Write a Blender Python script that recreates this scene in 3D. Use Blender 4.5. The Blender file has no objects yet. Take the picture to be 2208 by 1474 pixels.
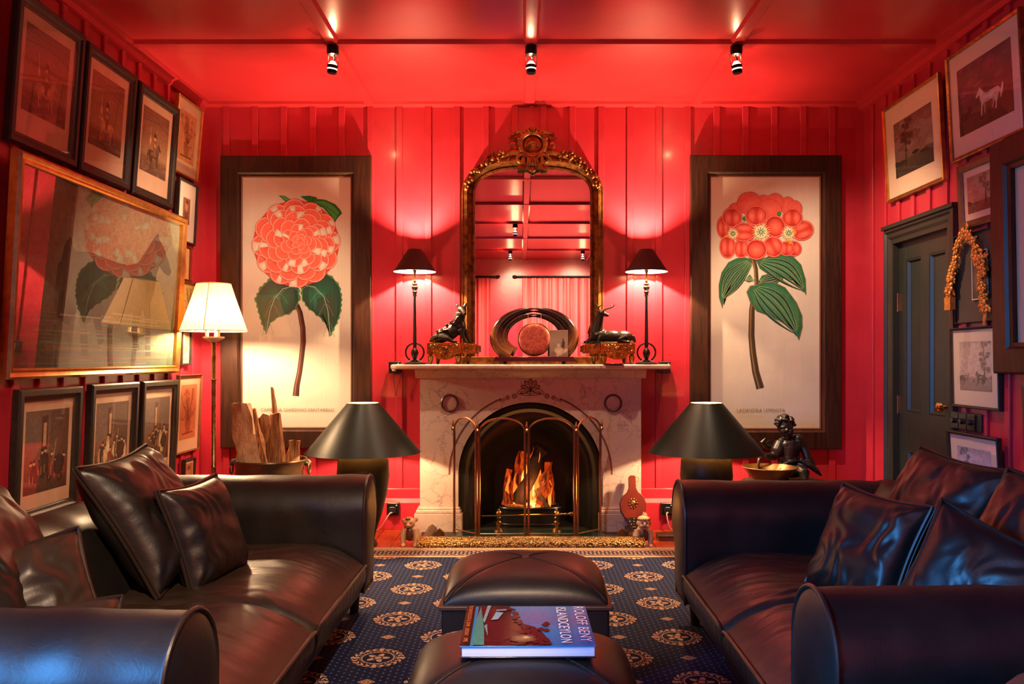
import bpy, math, random
from mathutils import Vector, Matrix, noise, geometry
R = math.radians
SC = bpy.context.scene
COL = SC.collection
random.seed(7)

# ------------------------------------------------------------------ camera, world, exposure, daylight
F = 1820.0                     # focal length in pixels of the 2208 x 1474 frame
CX, CY, CH = 1130.0, 772.0, 1.2
XL, XR, YB, YR, ZC = -2.28, 2.40, 5.96, -3.54, 3.0     # room shell
cd = bpy.data.cameras.new('camera'); cam = bpy.data.objects.new('camera', cd); COL.objects.link(cam)
cam.location = (0, 0, CH); cam.rotation_euler = (R(90), 0, 0)
cd.sensor_width = 36; cd.lens = F / 2208 * 36
cd.shift_x = -(CX - 1104) / 2208; cd.shift_y = (CY - 737) / 2208
cd.clip_start = 0.05
SC.camera = cam
w = bpy.data.worlds.new('evening_sky'); SC.world = w; w.use_nodes = True
w.node_tree.nodes['Background'].inputs[0].default_value = (0.10, 0.22, 0.5, 1)
w.node_tree.nodes['Background'].inputs[1].default_value = 0.6
SC.view_settings.view_transform = 'Standard'; SC.view_settings.look = 'None'
SC.view_settings.gamma = 1.0; SC.view_settings.use_curve_mapping = False
SC.view_settings.exposure = 0.1
SC.cycles.max_bounces = 10; SC.cycles.diffuse_bounces = 5; SC.cycles.glossy_bounces = 5
SC.cycles.transparent_max_bounces = 16; SC.cycles.caustics_reflective = False; SC.cycles.caustics_refractive = False
SC.cycles.sample_clamp_indirect = 4.0

def light(kind, name, loc, energy, color, parent=None, **kw):
    d = bpy.data.lights.new(name, kind); d.energy = energy; d.color = color
    for k, v in kw.items():
        if k != 'rot': setattr(d, k, v)
    o = bpy.data.objects.new(name, d); COL.objects.link(o); o.location = loc
    if 'rot' in kw: o.rotation_euler = kw['rot']
    if parent: o.parent = parent
    return o
# blue evening daylight through the window in the left wall behind the camera
WIN = (-1.60, 1.00, 0.90, 2.45)           # y0, y1, z0, z1 of that window
light('AREA', 'window_daylight', (XL - 0.50, (WIN[0] + WIN[1]) / 2, (WIN[2] + WIN[3]) / 2), 560, (0.08, 0.38, 1.0),
      shape='RECTANGLE', size=WIN[1] - WIN[0] - 0.1, size_y=(WIN[3] - WIN[2]) * 0.8, rot=(R(52), 0, R(-90)), spread=R(130))   # the sky's light falls in slanting downwards
WARM = (1.0, 0.64, 0.35)

# ------------------------------------------------------------------ helpers
def S(r, g, b):
    f = lambda c: (c / 255 / 12.92) if c <= 10 else ((c / 255 + 0.055) / 1.055) ** 2.4
    return (f(r), f(g), f(b))
def mixc(a, b, t): return tuple(a[i] * (1 - t) + b[i] * t for i in range(3))
def P(x, y, d): return Vector(((x - CX) * d / F, d, CH - (y - CY) * d / F))

class MB:
    def __init__(s): s.v = []; s.f = []; s.c = []; s.col = (1, 1, 1)
    def add(s, vs, fs, cols=None, M=None):
        o = len(s.v)
        s.v += [tuple(M @ Vector(p)) if M else tuple(p) for p in vs]
        s.f += [tuple(i + o for i in f) for f in fs]
        s.c += cols if cols else [s.col] * len(vs)
        return s
    def box(s, x0, x1, y0, y1, z0, z1, M=None):
        vs = [(x, y, z) for z in (z0, z1) for y in (y0, y1) for x in (x0, x1)]
        return s.add(vs, [(0, 2, 3, 1), (4, 5, 7, 6), (0, 1, 5, 4), (2, 6, 7, 3), (0, 4, 6, 2), (1, 3, 7, 5)], M=M)
    def lathe(s, prof, n=28, o=(0, 0, 0), M=None, cap=True, fn=None):
        vs = []; fs = []
        for r, z in prof:
            for k in range(n):
                a = 2 * math.pi * k / n; q = r * (fn(a, z) if fn else 1)
                vs.append((o[0] + q * math.cos(a), o[1] + q * math.sin(a), o[2] + z))
        m = len(prof)
        for i in range(m - 1):
            for k in range(n):
                a, b = i * n + k, i * n + (k + 1) % n
                fs.append((a, b, b + n, a + n))
        if cap:
            fs.append(tuple(range(n - 1, -1, -1))); fs.append(tuple((m - 1) * n + k for k in range(n)))
        return s.add(vs, fs, M=M)
    def tube(s, pts, r, n=8, closed=False, M=None, flat=1.0):
        pts = [Vector(p) for p in pts]; m = len(pts)
        rr = r if isinstance(r, (list, tuple)) else [r] * m
        tans = []
        for i in range(m):
            a = pts[i - 1] if (i > 0 or closed) else pts[i]
            b = pts[(i + 1) % m] if (i < m - 1 or closed) else pts[i]
            t = (b - a); tans.append(t.normalized() if t.length > 1e-9 else Vector((0, 0, 1)))
        t0 = tans[0]; up = Vector((0, 0, 1)) if abs(t0.z) < 0.9 else Vector((1, 0, 0))
        nrm = (up - t0 * up.dot(t0)).normalized()
        vs = []; fs = []
        for i in range(m):
            t = tans[i]; nrm = (nrm - t * nrm.dot(t)); nrm = nrm.normalized() if nrm.length > 1e-6 else t.orthogonal().normalized()
            bi = t.cross(nrm)
            for k in range(n):
                a = 2 * math.pi * k / n
                vs.append(pts[i] + nrm * (rr[i] * math.cos(a)) + bi * (rr[i] * flat * math.sin(a)))
        for i in range(m if closed else m - 1):
            j = (i + 1) % m
            for k in range(n):
                k2 = (k + 1) % n
                fs.append((i * n + k, i * n + k2, j * n + k2, j * n + k))
        if not closed:
            fs.append(tuple(range(n - 1, -1, -1))); fs.append(tuple((m - 1) * n + k for k in range(n)))
        return s.add(vs, fs, M=M)
    def ell(s, c, r, M=None, n=14, m=9):
        if isinstance(r, (int, float)): r = (r, r, r)
        vs = [(0, 0, -1)]; fs = []
        for i in range(1, m):
            ph = -math.pi / 2 + math.pi * i / m
            for k in range(n):
                a = 2 * math.pi * k / n; vs.append((math.cos(ph) * math.cos(a), math.cos(ph) * math.sin(a), math.sin(ph)))
        vs.append((0, 0, 1)); L = len(vs) - 1
        for k in range(n):
            fs.append((0, 1 + (k + 1) % n, 1 + k)); fs.append((L, L - n + k, L - n + (k + 1) % n))
        for i in range(m - 2):
            for k in range(n):
                a, b = 1 + i * n + k, 1 + i * n + (k + 1) % n; fs.append((a, b, b + n, a + n))
        T = Matrix.Translation(c) @ (M.to_4x4() if M else Matrix()) @ Matrix.Diagonal((*r, 1))
        return s.add([T @ Vector(p) for p in vs], fs)
    def prism(s, out, y0, y1, M=None):
        """outline in x,z; extruded along y"""
        n = len(out)
        vs = [(x, y0, z) for x, z in out] + [(x, y1, z) for x, z in out]
        fs = [tuple(range(n)), tuple(range(2 * n - 1, n - 1, -1))] + [(i, n + i, n + (i + 1) % n, (i + 1) % n) for i in range(n)]
        return s.add(vs, fs, M=M)
    def grid(s, fn, nu, nv, cu=False, cv=False, M=None):
        U = nu if cu else nu + 1; V = nv if cv else nv + 1
        vs = [fn(i / nu, j / nv) for i in range(U) for j in range(V)]
        fs = [(i * V + j, ((i + 1) % U) * V + j, ((i + 1) % U) * V + (j + 1) % V, i * V + (j + 1) % V) for i in range(nu) for j in range(nv)]
        return s.add(vs, fs, M=M)
    def frame(s, w, h, prof, o=(0, 0, 0)):
        """mitred rectangular frame in the local x,z plane; prof = [(inset, y)]"""
        n = len(prof); vs = []; fs = []
        for sx, sz in ((-1, -1), (1, -1), (1, 1), (-1, 1)):
            for i, y in prof: vs.append((o[0] + sx * (w / 2 - i), o[1] + y, o[2] + sz * (h / 2 - i)))
        for c in range(4):
            d = (c + 1) % 4
            for i in range(n):
                j = (i + 1) % n
                fs.append((c * n + i, d * n + i, d * n + j, c * n + j))
        return s.add(vs, fs)
    def sweep(s, path, prof, closed=False, up=Vector((0, -1, 0))):
        """path in the x,z plane; prof = [(outward, y)] closed loop"""
        m = len(path); n = len(prof); vs = []; fs = []
        for i in range(m):
            a = path[i - 1] if (i or closed) else path[i]; b = path[(i + 1) % m] if (i < m - 1 or closed) else path[i]
            t = Vector((b[0] - a[0], 0, b[1] - a[1])).normalized(); nr = Vector((-t.z, 0, t.x))
            for o, y in prof: vs.append((path[i][0] + nr.x * o, y, path[i][1] + nr.z * o))
        for i in range(m if closed else m - 1):
            j = (i + 1) % m
            for k in range(n):
                k2 = (k + 1) % n; fs.append((i * n + k, j * n + k, j * n + k2, i * n + k2))
        if not closed: fs += [tuple(range(n)), tuple((m - 1) * n + k for k in range(n - 1, -1, -1))]
        return s.add(vs, fs)
    def build(s, name, mat, parent=None, smooth=38, bevel=0, color=False, sub=0, M=None, remesh=0, smoothit=0, segs=2):
        me = bpy.data.meshes.new(name); me.from_pydata(s.v, [], s.f)
        if color:
            ca = me.color_attributes.new('Col', 'FLOAT_COLOR', 'POINT')
            ca.data.foreach_set('color', [q for c in s.c for q in (c[0], c[1], c[2], 1.0)])
        me.materials.append(mat)
        if smooth:
            me.polygons.foreach_set('use_smooth', [True] * len(me.polygons))
            if not remesh: me.set_sharp_from_angle(angle=R(smooth))
        o = bpy.data.objects.new(name, me); COL.objects.link(o)
        if parent: o.parent = parent
        if M is not None: o.matrix_local = M
        if remesh:
            r = o.modifiers.new('remesh', 'REMESH'); r.mode = 'VOXEL'; r.voxel_size = remesh; r.use_smooth_shade = True
            if smoothit:
                q = o.modifiers.new('smooth', 'SMOOTH'); q.iterations = smoothit; q.factor = 0.5
        if bevel:
            b = o.modifiers.new('bevel', 'BEVEL'); b.width = bevel; b.segments = segs; b.limit_method = 'ANGLE'; b.angle_limit = R(40)
            b.harden_normals = True
        if sub:
            q = o.modifiers.new('subd', 'SUBSURF'); q.levels = sub; q.render_levels = sub
        return o

def tag(o, label=None, cat=None, group=None, kind=None):
    if label: o['label'] = label
    if cat: o['category'] = cat
    if group: o['group'] = group
    if kind: o['kind'] = kind
    return o
def T(name, label, cat, loc=(0, 0, 0), rot=(0, 0, 0), group=None, kind=None):
    o = bpy.data.objects.new(name, None); COL.objects.link(o); o.location = loc; o.rotation_euler = rot
    o.empty_display_size = 0.1
    return tag(o, label, cat, group, kind)
def struct(o): o['kind'] = 'structure'; return o
def copy_child(src, parent, loc=None, M=None):
    c = src.copy(); COL.objects.link(c); c.parent = parent
    if M is not None: c.matrix_local = M
    if loc is not None: c.location = loc
    return c

# ------------------------------------------------------------------ materials
class NT:
    def __init__(s, name):
        s.m = bpy.data.materials.new(name); s.m.use_nodes = True; s.t = s.m.node_tree
        s.b = s.t.nodes['Principled BSDF']; s.out = s.t.nodes['Material Output']
    def node(s, kind, **kw):
        n = s.t.nodes.new(kind)
        for k, v in kw.items(): setattr(n, k, v)
        return n
    def link(s, a, b): s.t.links.new(a, b)
    def setv(s, sock, v):
        if isinstance(v, bpy.types.NodeSocket): s.link(v, sock)
        else:
            if isinstance(v, (tuple, list)) and len(v) == 3 and sock.type == 'RGBA': v = (*v, 1)
            sock.default_value = v
    def math(s, op, a, b=0.0, c=0.0, clamp=False):
        n = s.node('ShaderNodeMath', operation=op); n.use_clamp = clamp
        s.setv(n.inputs[0], a); s.setv(n.inputs[1], b)
        if op in ('MULTIPLY_ADD', 'SMOOTH_MIN', 'COMPARE'): s.setv(n.inputs[2], c)
        return n.outputs[0]
    def mix(s, f, a, b, mode='MIX'):
        n = s.node('ShaderNodeMix', data_type='RGBA', blend_type=mode)
        s.setv(n.inputs[0], f); s.setv(n.inputs[6], a); s.setv(n.inputs[7], b); return n.outputs[2]
    def coord(s, which='Object'): return s.node('ShaderNodeTexCoord').outputs[which]
    def mapping(s, v, scale=(1, 1, 1), rot=(0, 0, 0)):
        n = s.node('ShaderNodeMapping'); s.link(v, n.inputs[0]); n.inputs['Scale'].default_value = scale; n.inputs['Rotation'].default_value = rot
        return n.outputs[0]
    def noise(s, v, scale, detail=4, rough=0.55, dist=0.0):
        n = s.node('ShaderNodeTexNoise'); s.link(v, n.inputs['Vector'])
        n.inputs['Scale'].default_value = scale; n.inputs['Detail'].default_value = detail
        n.inputs['Roughness'].default_value = rough; n.inputs['Distortion'].default_value = dist
        return n.outputs['Fac'], n.outputs['Color']
    def ramp(s, f, stops):
        n = s.node('ShaderNodeValToRGB'); s.link(f, n.inputs[0]); e = n.color_ramp.elements
        while len(e) < len(stops): e.new(0.5)
        for q, (p, c) in zip(e, stops): q.position = p; q.color = (*c, 1) if len(c) == 3 else c
        return n.outputs[0]
    def bump(s, h, strength=0.3, dist=0.002):
        n = s.node('ShaderNodeBump'); n.inputs['Strength'].default_value = strength; n.inputs['Distance'].default_value = dist
        s.link(h, n.inputs['Height']); s.link(n.outputs[0], s.b.inputs['Normal'])
    def base(s, col, rough=0.5, metal=0.0, coat=0.0, spec=0.5):
        s.setv(s.b.inputs['Base Color'], col); s.setv(s.b.inputs['Roughness'], rough); s.setv(s.b.inputs['Metallic'], metal)
        s.b.inputs['Coat Weight'].default_value = coat; s.b.inputs['Coat Roughness'].default_value = 0.12
        s.b.inputs['Specular IOR Level'].default_value = spec
def simple(name, col, rough=0.5, metal=0.0, col2=None, nscale=8, stretch=(1, 1, 1), bump=None, coat=0.0, spec=0.5, lo=0.35, hi=0.65):
    m = NT(name); v = m.mapping(m.coord(), stretch) if (col2 or bump) else None
    c = col
    if col2:
        f, _ = m.noise(v, nscale, 5, 0.6, 0.4); c = m.ramp(f, [(lo, col), (hi, col2)])
    m.base(c, rough, metal, coat, spec)
    if bump:
        f, _ = m.noise(v, bump[0], 4); m.bump(f, bump[1], bump[2] if len(bump) > 2 else 0.002)
    return m.m
MT = {}
MT['red'] = simple('red_gloss_paint', (0.47, 0.026, 0.043), 0.30, col2=(0.40, 0.019, 0.035), nscale=3, bump=(14, 0.25, 0.004), coat=0.25)
MT['red_ceiling'] = simple('red_ceiling_paint', (0.45, 0.022, 0.028), 0.30, col2=(0.38, 0.016, 0.021), nscale=2, bump=(9, 0.2, 0.004), coat=0.2)
MT['plank'] = simple('varnished_orange_boards', (0.50, 0.085, 0.018), 0.32, col2=(0.34, 0.05, 0.012), nscale=5, stretch=(14, 1, 1), coat=0.2)
MT['floor'] = simple('dark_subfloor', (0.06, 0.02, 0.01), 0.7)
MT['dark_wood'] = simple('dark_stained_wood', (0.013, 0.006, 0.004), 0.42, col2=(0.044, 0.013, 0.006), nscale=6, stretch=(9, 9, 0.8), bump=(60, 0.12, 0.001), spec=0.3)
MT['dark_wood_h'] = simple('dark_stained_wood_rail', (0.030, 0.012, 0.007), 0.36, col2=(0.075, 0.027, 0.011), nscale=6, stretch=(0.8, 9, 9), bump=(60, 0.12, 0.001))
MT['black_wood'] = simple('blackened_wood', (0.010, 0.008, 0.007), 0.45, col2=(0.024, 0.015, 0.010), nscale=9, stretch=(5, 5, 5), spec=0.35)
MT['slip_wood'] = simple('red_brown_slip', (0.16, 0.045, 0.018), 0.35)
MT['mid_wood'] = simple('brown_wood', (0.17, 0.065, 0.022), 0.4, col2=(0.10, 0.035, 0.012), nscale=10, stretch=(4, 4, 1))
MT['gold_thin'] = simple('gold_leaf_frame', (0.72, 0.38, 0.10), 0.32, 0.9, col2=(0.5, 0.22, 0.06), nscale=14)
MT['gilt'] = simple('antique_gilding', (0.30, 0.115, 0.024), 0.38, 0.65, col2=(0.07, 0.020, 0.007), nscale=22, bump=(60, 0.3, 0.002), lo=0.42, hi=0.66)
MT['ormolu'] = simple('ormolu_bronze', (0.55, 0.21, 0.03), 0.38, 0.85, col2=(0.24, 0.085, 0.012), nscale=30, bump=(90, 0.4, 0.002))
MT['brass'] = simple('polished_brass', (0.72, 0.44, 0.16), 0.22, 1.0, col2=(0.5, 0.27, 0.09), nscale=12)
MT['copper'] = simple('copper_brass_rod', (0.50, 0.22, 0.12), 0.28, 1.0)
MT['old_brass'] = simple('aged_brass', (0.40, 0.24, 0.08), 0.34, 1.0, col2=(0.20, 0.10, 0.03), nscale=30)
MT['bronze'] = simple('dark_bronze', (0.008, 0.006, 0.005), 0.36, 0.2, col2=(0.022, 0.014, 0.010), nscale=18, bump=(70, 0.35, 0.002))
MT['iron'] = simple('black_cast_iron', (0.008, 0.008, 0.009), 0.33, 0.2, bump=(50, 0.15, 0.001))
MT['black'] = simple('black_lacquer', (0.004, 0.004, 0.0045), 0.45, spec=0.2)
MT['black_gloss'] = simple('black_gloss', (0.006, 0.006, 0.007), 0.15, coat=0.4)
MT['shade_black'] = simple('black_card_shade', (0.003, 0.005, 0.004), 0.40, spec=0.13)
MT['gold_lining'] = simple('gold_shade_lining', (0.85, 0.48, 0.12), 0.4, 0.7)
MT['shade_brown'] = simple('chocolate_shade', (0.030, 0.010, 0.010), 0.7)
MT['white_lining'] = simple('white_shade_lining', (0.75, 0.68, 0.6), 0.8)
MT['cream_plastic'] = simple('cream_candle', (0.8, 0.66, 0.45), 0.5)
MT['white'] = simple('white_plastic', (0.75, 0.7, 0.66), 0.5)
MT['paper'] = simple('cream_paper', (0.70, 0.63, 0.52), 0.65, col2=(0.63, 0.56, 0.46), nscale=2.2, bump=(5, 0.35, 0.012))
MT['mount'] = simple('mount_card', (0.60, 0.42, 0.27), 0.7, col2=(0.53, 0.35, 0.21), nscale=6)
MT['green_door'] = simple('blackish_green_paint', (0.012, 0.020, 0.014), 0.38, col2=(0.026, 0.024, 0.018), nscale=4, stretch=(1, 1, 0.4), bump=(40, 0.1, 0.001))
MT['pages'] = simple('page_edges', (0.62, 0.62, 0.66), 0.7, col2=(0.5, 0.5, 0.55), nscale=4, stretch=(1, 1, 160))
MT['terracotta'] = simple('sandy_clay', (0.40, 0.20, 0.10), 0.5, col2=(0.50, 0.30, 0.16), nscale=30)
MT['red_wood'] = simple('red_lacquer_wood', (0.17, 0.020, 0.010), 0.32, col2=(0.11, 0.014, 0.007), nscale=8)
MT['bark'] = simple('split_firewood', (0.56, 0.23, 0.065), 0.7, col2=(0.13, 0.032, 0.010), nscale=7, stretch=(16, 16, 1.4), bump=(26, 1.0, 0.010))
MT['bark_pale'] = simple('pale_bark', (0.56, 0.33, 0.18), 0.75, col2=(0.36, 0.17, 0.08), nscale=7, stretch=(5, 5, 2), bump=(22, 0.8, 0.006))
MT['char'] = simple('charred_log', (0.05, 0.016, 0.010), 0.8, col2=(0.012, 0.008, 0.007), nscale=12, stretch=(6, 6, 1), bump=(30, 0.8, 0.005))
MT['cauldron'] = simple('bronze_cauldron', (0.060, 0.034, 0.018), 0.36, 0.6, col2=(0.10, 0.06, 0.03), nscale=10)
MT['horn'] = None
MT['soot'] = simple('sooty_brick', (0.012, 0.010, 0.009), 0.6, bump=(20, 0.5, 0.006))
MT['green_tile'] = simple('dark_green_tile', (0.006, 0.030, 0.024), 0.2)
MT['curtain'] = simple('rose_curtain', (0.62, 0.06, 0.06), 0.55, col2=(0.54, 0.045, 0.05), nscale=3)
MT['rubber'] = simple('black_plastic', (0.010, 0.010, 0.011), 0.3)
MT['cable_white'] = simple('pale_cable', (0.6, 0.45, 0.36), 0.5)
MT['gilt_leaf'] = simple('carved_gilt_leaf', (0.80, 0.36, 0.06), 0.42, 0.55, col2=(0.50, 0.17, 0.03), nscale=40)
MT['marble'] = None
def leather(name, c1, c2, rough=0.43):
    m = NT(name); v = m.coord()
    f, _ = m.noise(v, 5, 5, 0.6); f2, _ = m.noise(v, 160, 3, 0.6)
    m.base(m.ramp(f, [(0.3, c1), (0.7, c2)]), m.math('MULTIPLY_ADD', f, 0.22, rough - 0.10), 0.0, 0.22, 0.30); m.b.inputs['Coat Roughness'].default_value = 0.34
    f3, _ = m.noise(m.mapping(v, (1, 1, 1)), 24, 4, 0.6, 1.5)
    h = m.math('ADD', m.math('MULTIPLY', f2, 0.25), m.math('MULTIPLY', f3, 0.8))
    m.bump(h, 0.28, 0.004); return m.m
MT['leather'] = leather('black_brown_leather', (0.0065, 0.005, 0.0046), (0.012, 0.009, 0.008))
MT['leather_seat'] = leather('brown_leather', (0.017, 0.011, 0.008), (0.030, 0.019, 0.013), 0.42)
MT['leather_pipe'] = leather('leather_piping', (0.016, 0.009, 0.007), (0.024, 0.014, 0.010))
MT['leather_tan'] = leather('tan_brown_leather', (0.040, 0.018, 0.010), (0.060, 0.026, 0.014), 0.45)
def marble():
    m = NT('veined_marble'); v = m.coord()
    _, wc = m.noise(v, 3.2, 5, 0.6)
    n = m.node('ShaderNodeVectorMath', operation='MULTIPLY_ADD'); m.link(wc, n.inputs[0]); n.inputs[1].default_value = (0.5, 0.5, 0.5); m.link(v, n.inputs[2])
    vo = m.node('ShaderNodeTexVoronoi', feature='DISTANCE_TO_EDGE'); m.link(n.outputs[0], vo.inputs['Vector']); vo.inputs['Scale'].default_value = 7.5
    vein = m.ramp(vo.outputs['Distance'], [(0.0, (0.30, 0.20, 0.18)), (0.018, (0.44, 0.34, 0.30)), (0.06, (0.60, 0.46, 0.38))])
    f, _ = m.noise(v, 6, 5, 0.6); c = m.mix(m.ramp(f, [(0.40, (0, 0, 0)), (0.68, (1, 1, 1))]), vein, (0.57, 0.43, 0.36))
    m.base(c, 0.28, 0, 0.1); return m.m
MT['marble'] = marble()
def horn():
    m = NT('buffalo_horn'); v = m.coord('Generated')
    x = m.node('ShaderNodeSeparateXYZ'); m.link(v, x.inputs[0])
    f, _ = m.noise(m.coord(), 30, 4); q = m.math('MULTIPLY_ADD', f, 0.25, x.outputs[2])
    m.base(m.ramp(q, [(0.25, (0.34, 0.15, 0.05)), (0.62, (0.13, 0.045, 0.015)), (0.82, (0.018, 0.014, 0.012)), (1.0, (0.03, 0.02, 0.015))]), 0.2, 0, 0.3); return m.m
MT['horn'] = horn()
def colmat(name, rough=0.65, amount=0.0, scale=60, spec=0.3):
    m = NT(name); a = m.node('ShaderNodeVertexColor'); a.layer_name = 'Col'; c = a.outputs[0]
    if amount:
        f, _ = m.noise(m.coord(), scale, 6, 0.7, 1.0)
        c = m.mix(1.0, c, m.ramp(f, [(0.36, (1 - amount,) * 3), (0.64, (1 + 0 * amount,) * 3)]), 'MULTIPLY')
    m.base(c, rough, 0, 0, spec); return m.m
MT['print'] = colmat('botanical_print', 0.65, 0.14, 26)
MT['etching'] = colmat('engraving_print', 0.65, 0.35, 42)
MT['oil'] = colmat('oil_painting', 0.6, 0.35, 22)
MT['cover'] = colmat('glossy_dust_jacket', 0.12, 0.25, 90, 0.5)
MT['card'] = colmat('printed_card', 0.5, 0.1, 80)
def glass(name, ior=1.5):
    m = NT(name); t = m.node('ShaderNodeBsdfTransparent'); g = m.node('ShaderNodeBsdfGlossy'); g.inputs['Roughness'].default_value = 0.0
    f0 = ((ior - 1) / (ior + 1)) ** 2 * 1.9; lw = m.node('ShaderNodeLayerWeight'); lw.inputs[0].default_value = 0.5; fr = m.math('MULTIPLY_ADD', m.math('POWER', lw.outputs['Facing'], 5.0), 1 - f0, f0)   # two faces of a pane
    x = m.node('ShaderNodeMixShader'); m.link(fr, x.inputs[0]); m.link(t.outputs[0], x.inputs[1]); m.link(g.outputs[0], x.inputs[2])
    m.link(x.outputs[0], m.out.inputs[0]); return m.m
MT['glass'] = glass('picture_glass', 1.5)
MT['glass_strong'] = glass('old_picture_glass', 2.0)
def mirror_mat():
    m = NT('silvered_mirror'); m.base((0.92, 0.90, 0.88), 0.0, 1.0); return m.m
MT['mirror'] = mirror_mat()
def emitter(name, col, strength):
    m = NT(name); m.base((0.8, 0.8, 0.8), 0.4); m.b.inputs['Emission Color'].default_value = (*col, 1); m.b.inputs['Emission Strength'].default_value = strength; return m.m
def bulb_mat():
    m = NT('lit_glass_bulb'); t = m.node('ShaderNodeBsdfTransparent'); e = m.node('ShaderNodeEmission'); e.inputs[0].default_value = (1.0, 0.75, 0.45, 1); e.inputs[1].default_value = 12
    x = m.node('ShaderNodeMixShader'); x.inputs[0].default_value = 0.25; m.link(t.outputs[0], x.inputs[1]); m.link(e.outputs[0], x.inputs[2]); m.link(x.outputs[0], m.out.inputs[0]); return m.m
MT['bulb'] = bulb_mat()
MT['spot_lens'] = emitter('lit_spot_lens', (0.85, 1.0, 0.95), 5)
MT['spot_glow'] = emitter('lit_spot_reflector', (1.0, 0.72, 0.45), 2.2)
def shade_cloth():
    m = NT('pleated_cream_silk'); d = m.node('ShaderNodeBsdfDiffuse'); d.inputs[0].default_value = (0.78, 0.66, 0.48, 1)
    t = m.node('ShaderNodeBsdfTranslucent'); t.inputs[0].default_value = (0.46, 0.27, 0.11, 1)
    x = m.node('ShaderNodeMixShader'); x.inputs[0].default_value = 0.27
    m.link(d.outputs[0], x.inputs[1]); m.link(t.outputs[0], x.inputs[2]); m.link(x.outputs[0], m.out.inputs[0]); return m.m
MT['silk'] = shade_cloth()
def flame_mat(name, hot, cool, strength, top=True):
    m = NT(name); g = m.coord('Generated'); x = m.node('ShaderNodeSeparateXYZ'); m.link(g, x.inputs[0])
    f, _ = m.noise(m.mapping(m.coord(), (14, 14, 5)), 1.6, 4, 0.6, 1.2)
    lay = m.node('ShaderNodeLayerWeight'); lay.inputs[0].default_value = 0.35
    h = m.math('ADD', x.outputs[2], m.math('MULTIPLY_ADD', f, 0.7, -0.35))
    c = m.ramp(h, [(0.0, hot), (0.45, mixc(hot, cool, 0.6)), (1.0, cool)])
    e = m.node('ShaderNodeEmission'); m.link(c, e.inputs[0]); e.inputs[1].default_value = strength
    tr = m.node('ShaderNodeBsdfTransparent'); mx = m.node('ShaderNodeMixShader')
    a = m.math('ADD', m.ramp(h, [(0.35, (0, 0, 0)), (1.0, (1, 1, 1))]), m.math('MULTIPLY', lay.outputs['Facing'], 0.9), clamp=True)
    m.link(a, mx.inputs[0]); m.link(e.outputs[0], mx.inputs[1]); m.link(tr.outputs[0], mx.inputs[2]); m.link(mx.outputs[0], m.out.inputs[0]); return m.m
MT['flame'] = flame_mat('flame', (1.0, 0.32, 0.045), (1.0, 0.08, 0.005), 2.3)
MT['flame_hot'] = flame_mat('flame_core', (1.0, 0.55, 0.18), (1.0, 0.22, 0.02), 3.4)
def ember():
    m = NT('glowing_log'); f, _ = m.noise(m.mapping(m.coord(), (12, 12, 3)), 2.2, 5, 0.65, 0.8)
    m.base((0.03, 0.012, 0.008), 0.9); m.link(m.ramp(f, [(0.42, (0.02, 0.001, 0)), (0.56, (0.75, 0.05, 0.004)), (0.72, (1.0, 0.17, 0.016))]), m.b.inputs['Emission Color'])
    m.b.inputs['Emission Strength'].default_value = 0.9; return m.m
MT['ember'] = ember()
def hammered():
    m = NT('hammered_brass'); vo = m.node('ShaderNodeTexVoronoi', feature='F1'); m.link(m.mapping(m.coord(), (1, 1.3, 1.3)), vo.inputs['Vector']); vo.inputs['Scale'].default_value = 85
    m.base(m.ramp(vo.outputs['Distance'], [(0.1, (0.34, 0.21, 0.085)), (0.7, (0.07, 0.038, 0.014))]), 0.34, 1.0); n = m.math('MULTIPLY', vo.outputs['Distance'], -1.0); m.bump(n, 0.9, 0.006); return m.m
MT['hammered'] = hammered()
def gong_mat():
    m = NT('hammered_copper_disc'); f, c = m.noise(m.coord(), 34, 6, 0.7, 1.2)
    m.base(m.ramp(f, [(0.34, (0.50, 0.07, 0.05)), (0.52, (0.66, 0.17, 0.12)), (0.66, (0.85, 0.36, 0.14))]), 0.38, 0.45); m.bump(f, 0.5, 0.006); return m.m
MT['gong'] = gong_mat()
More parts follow.
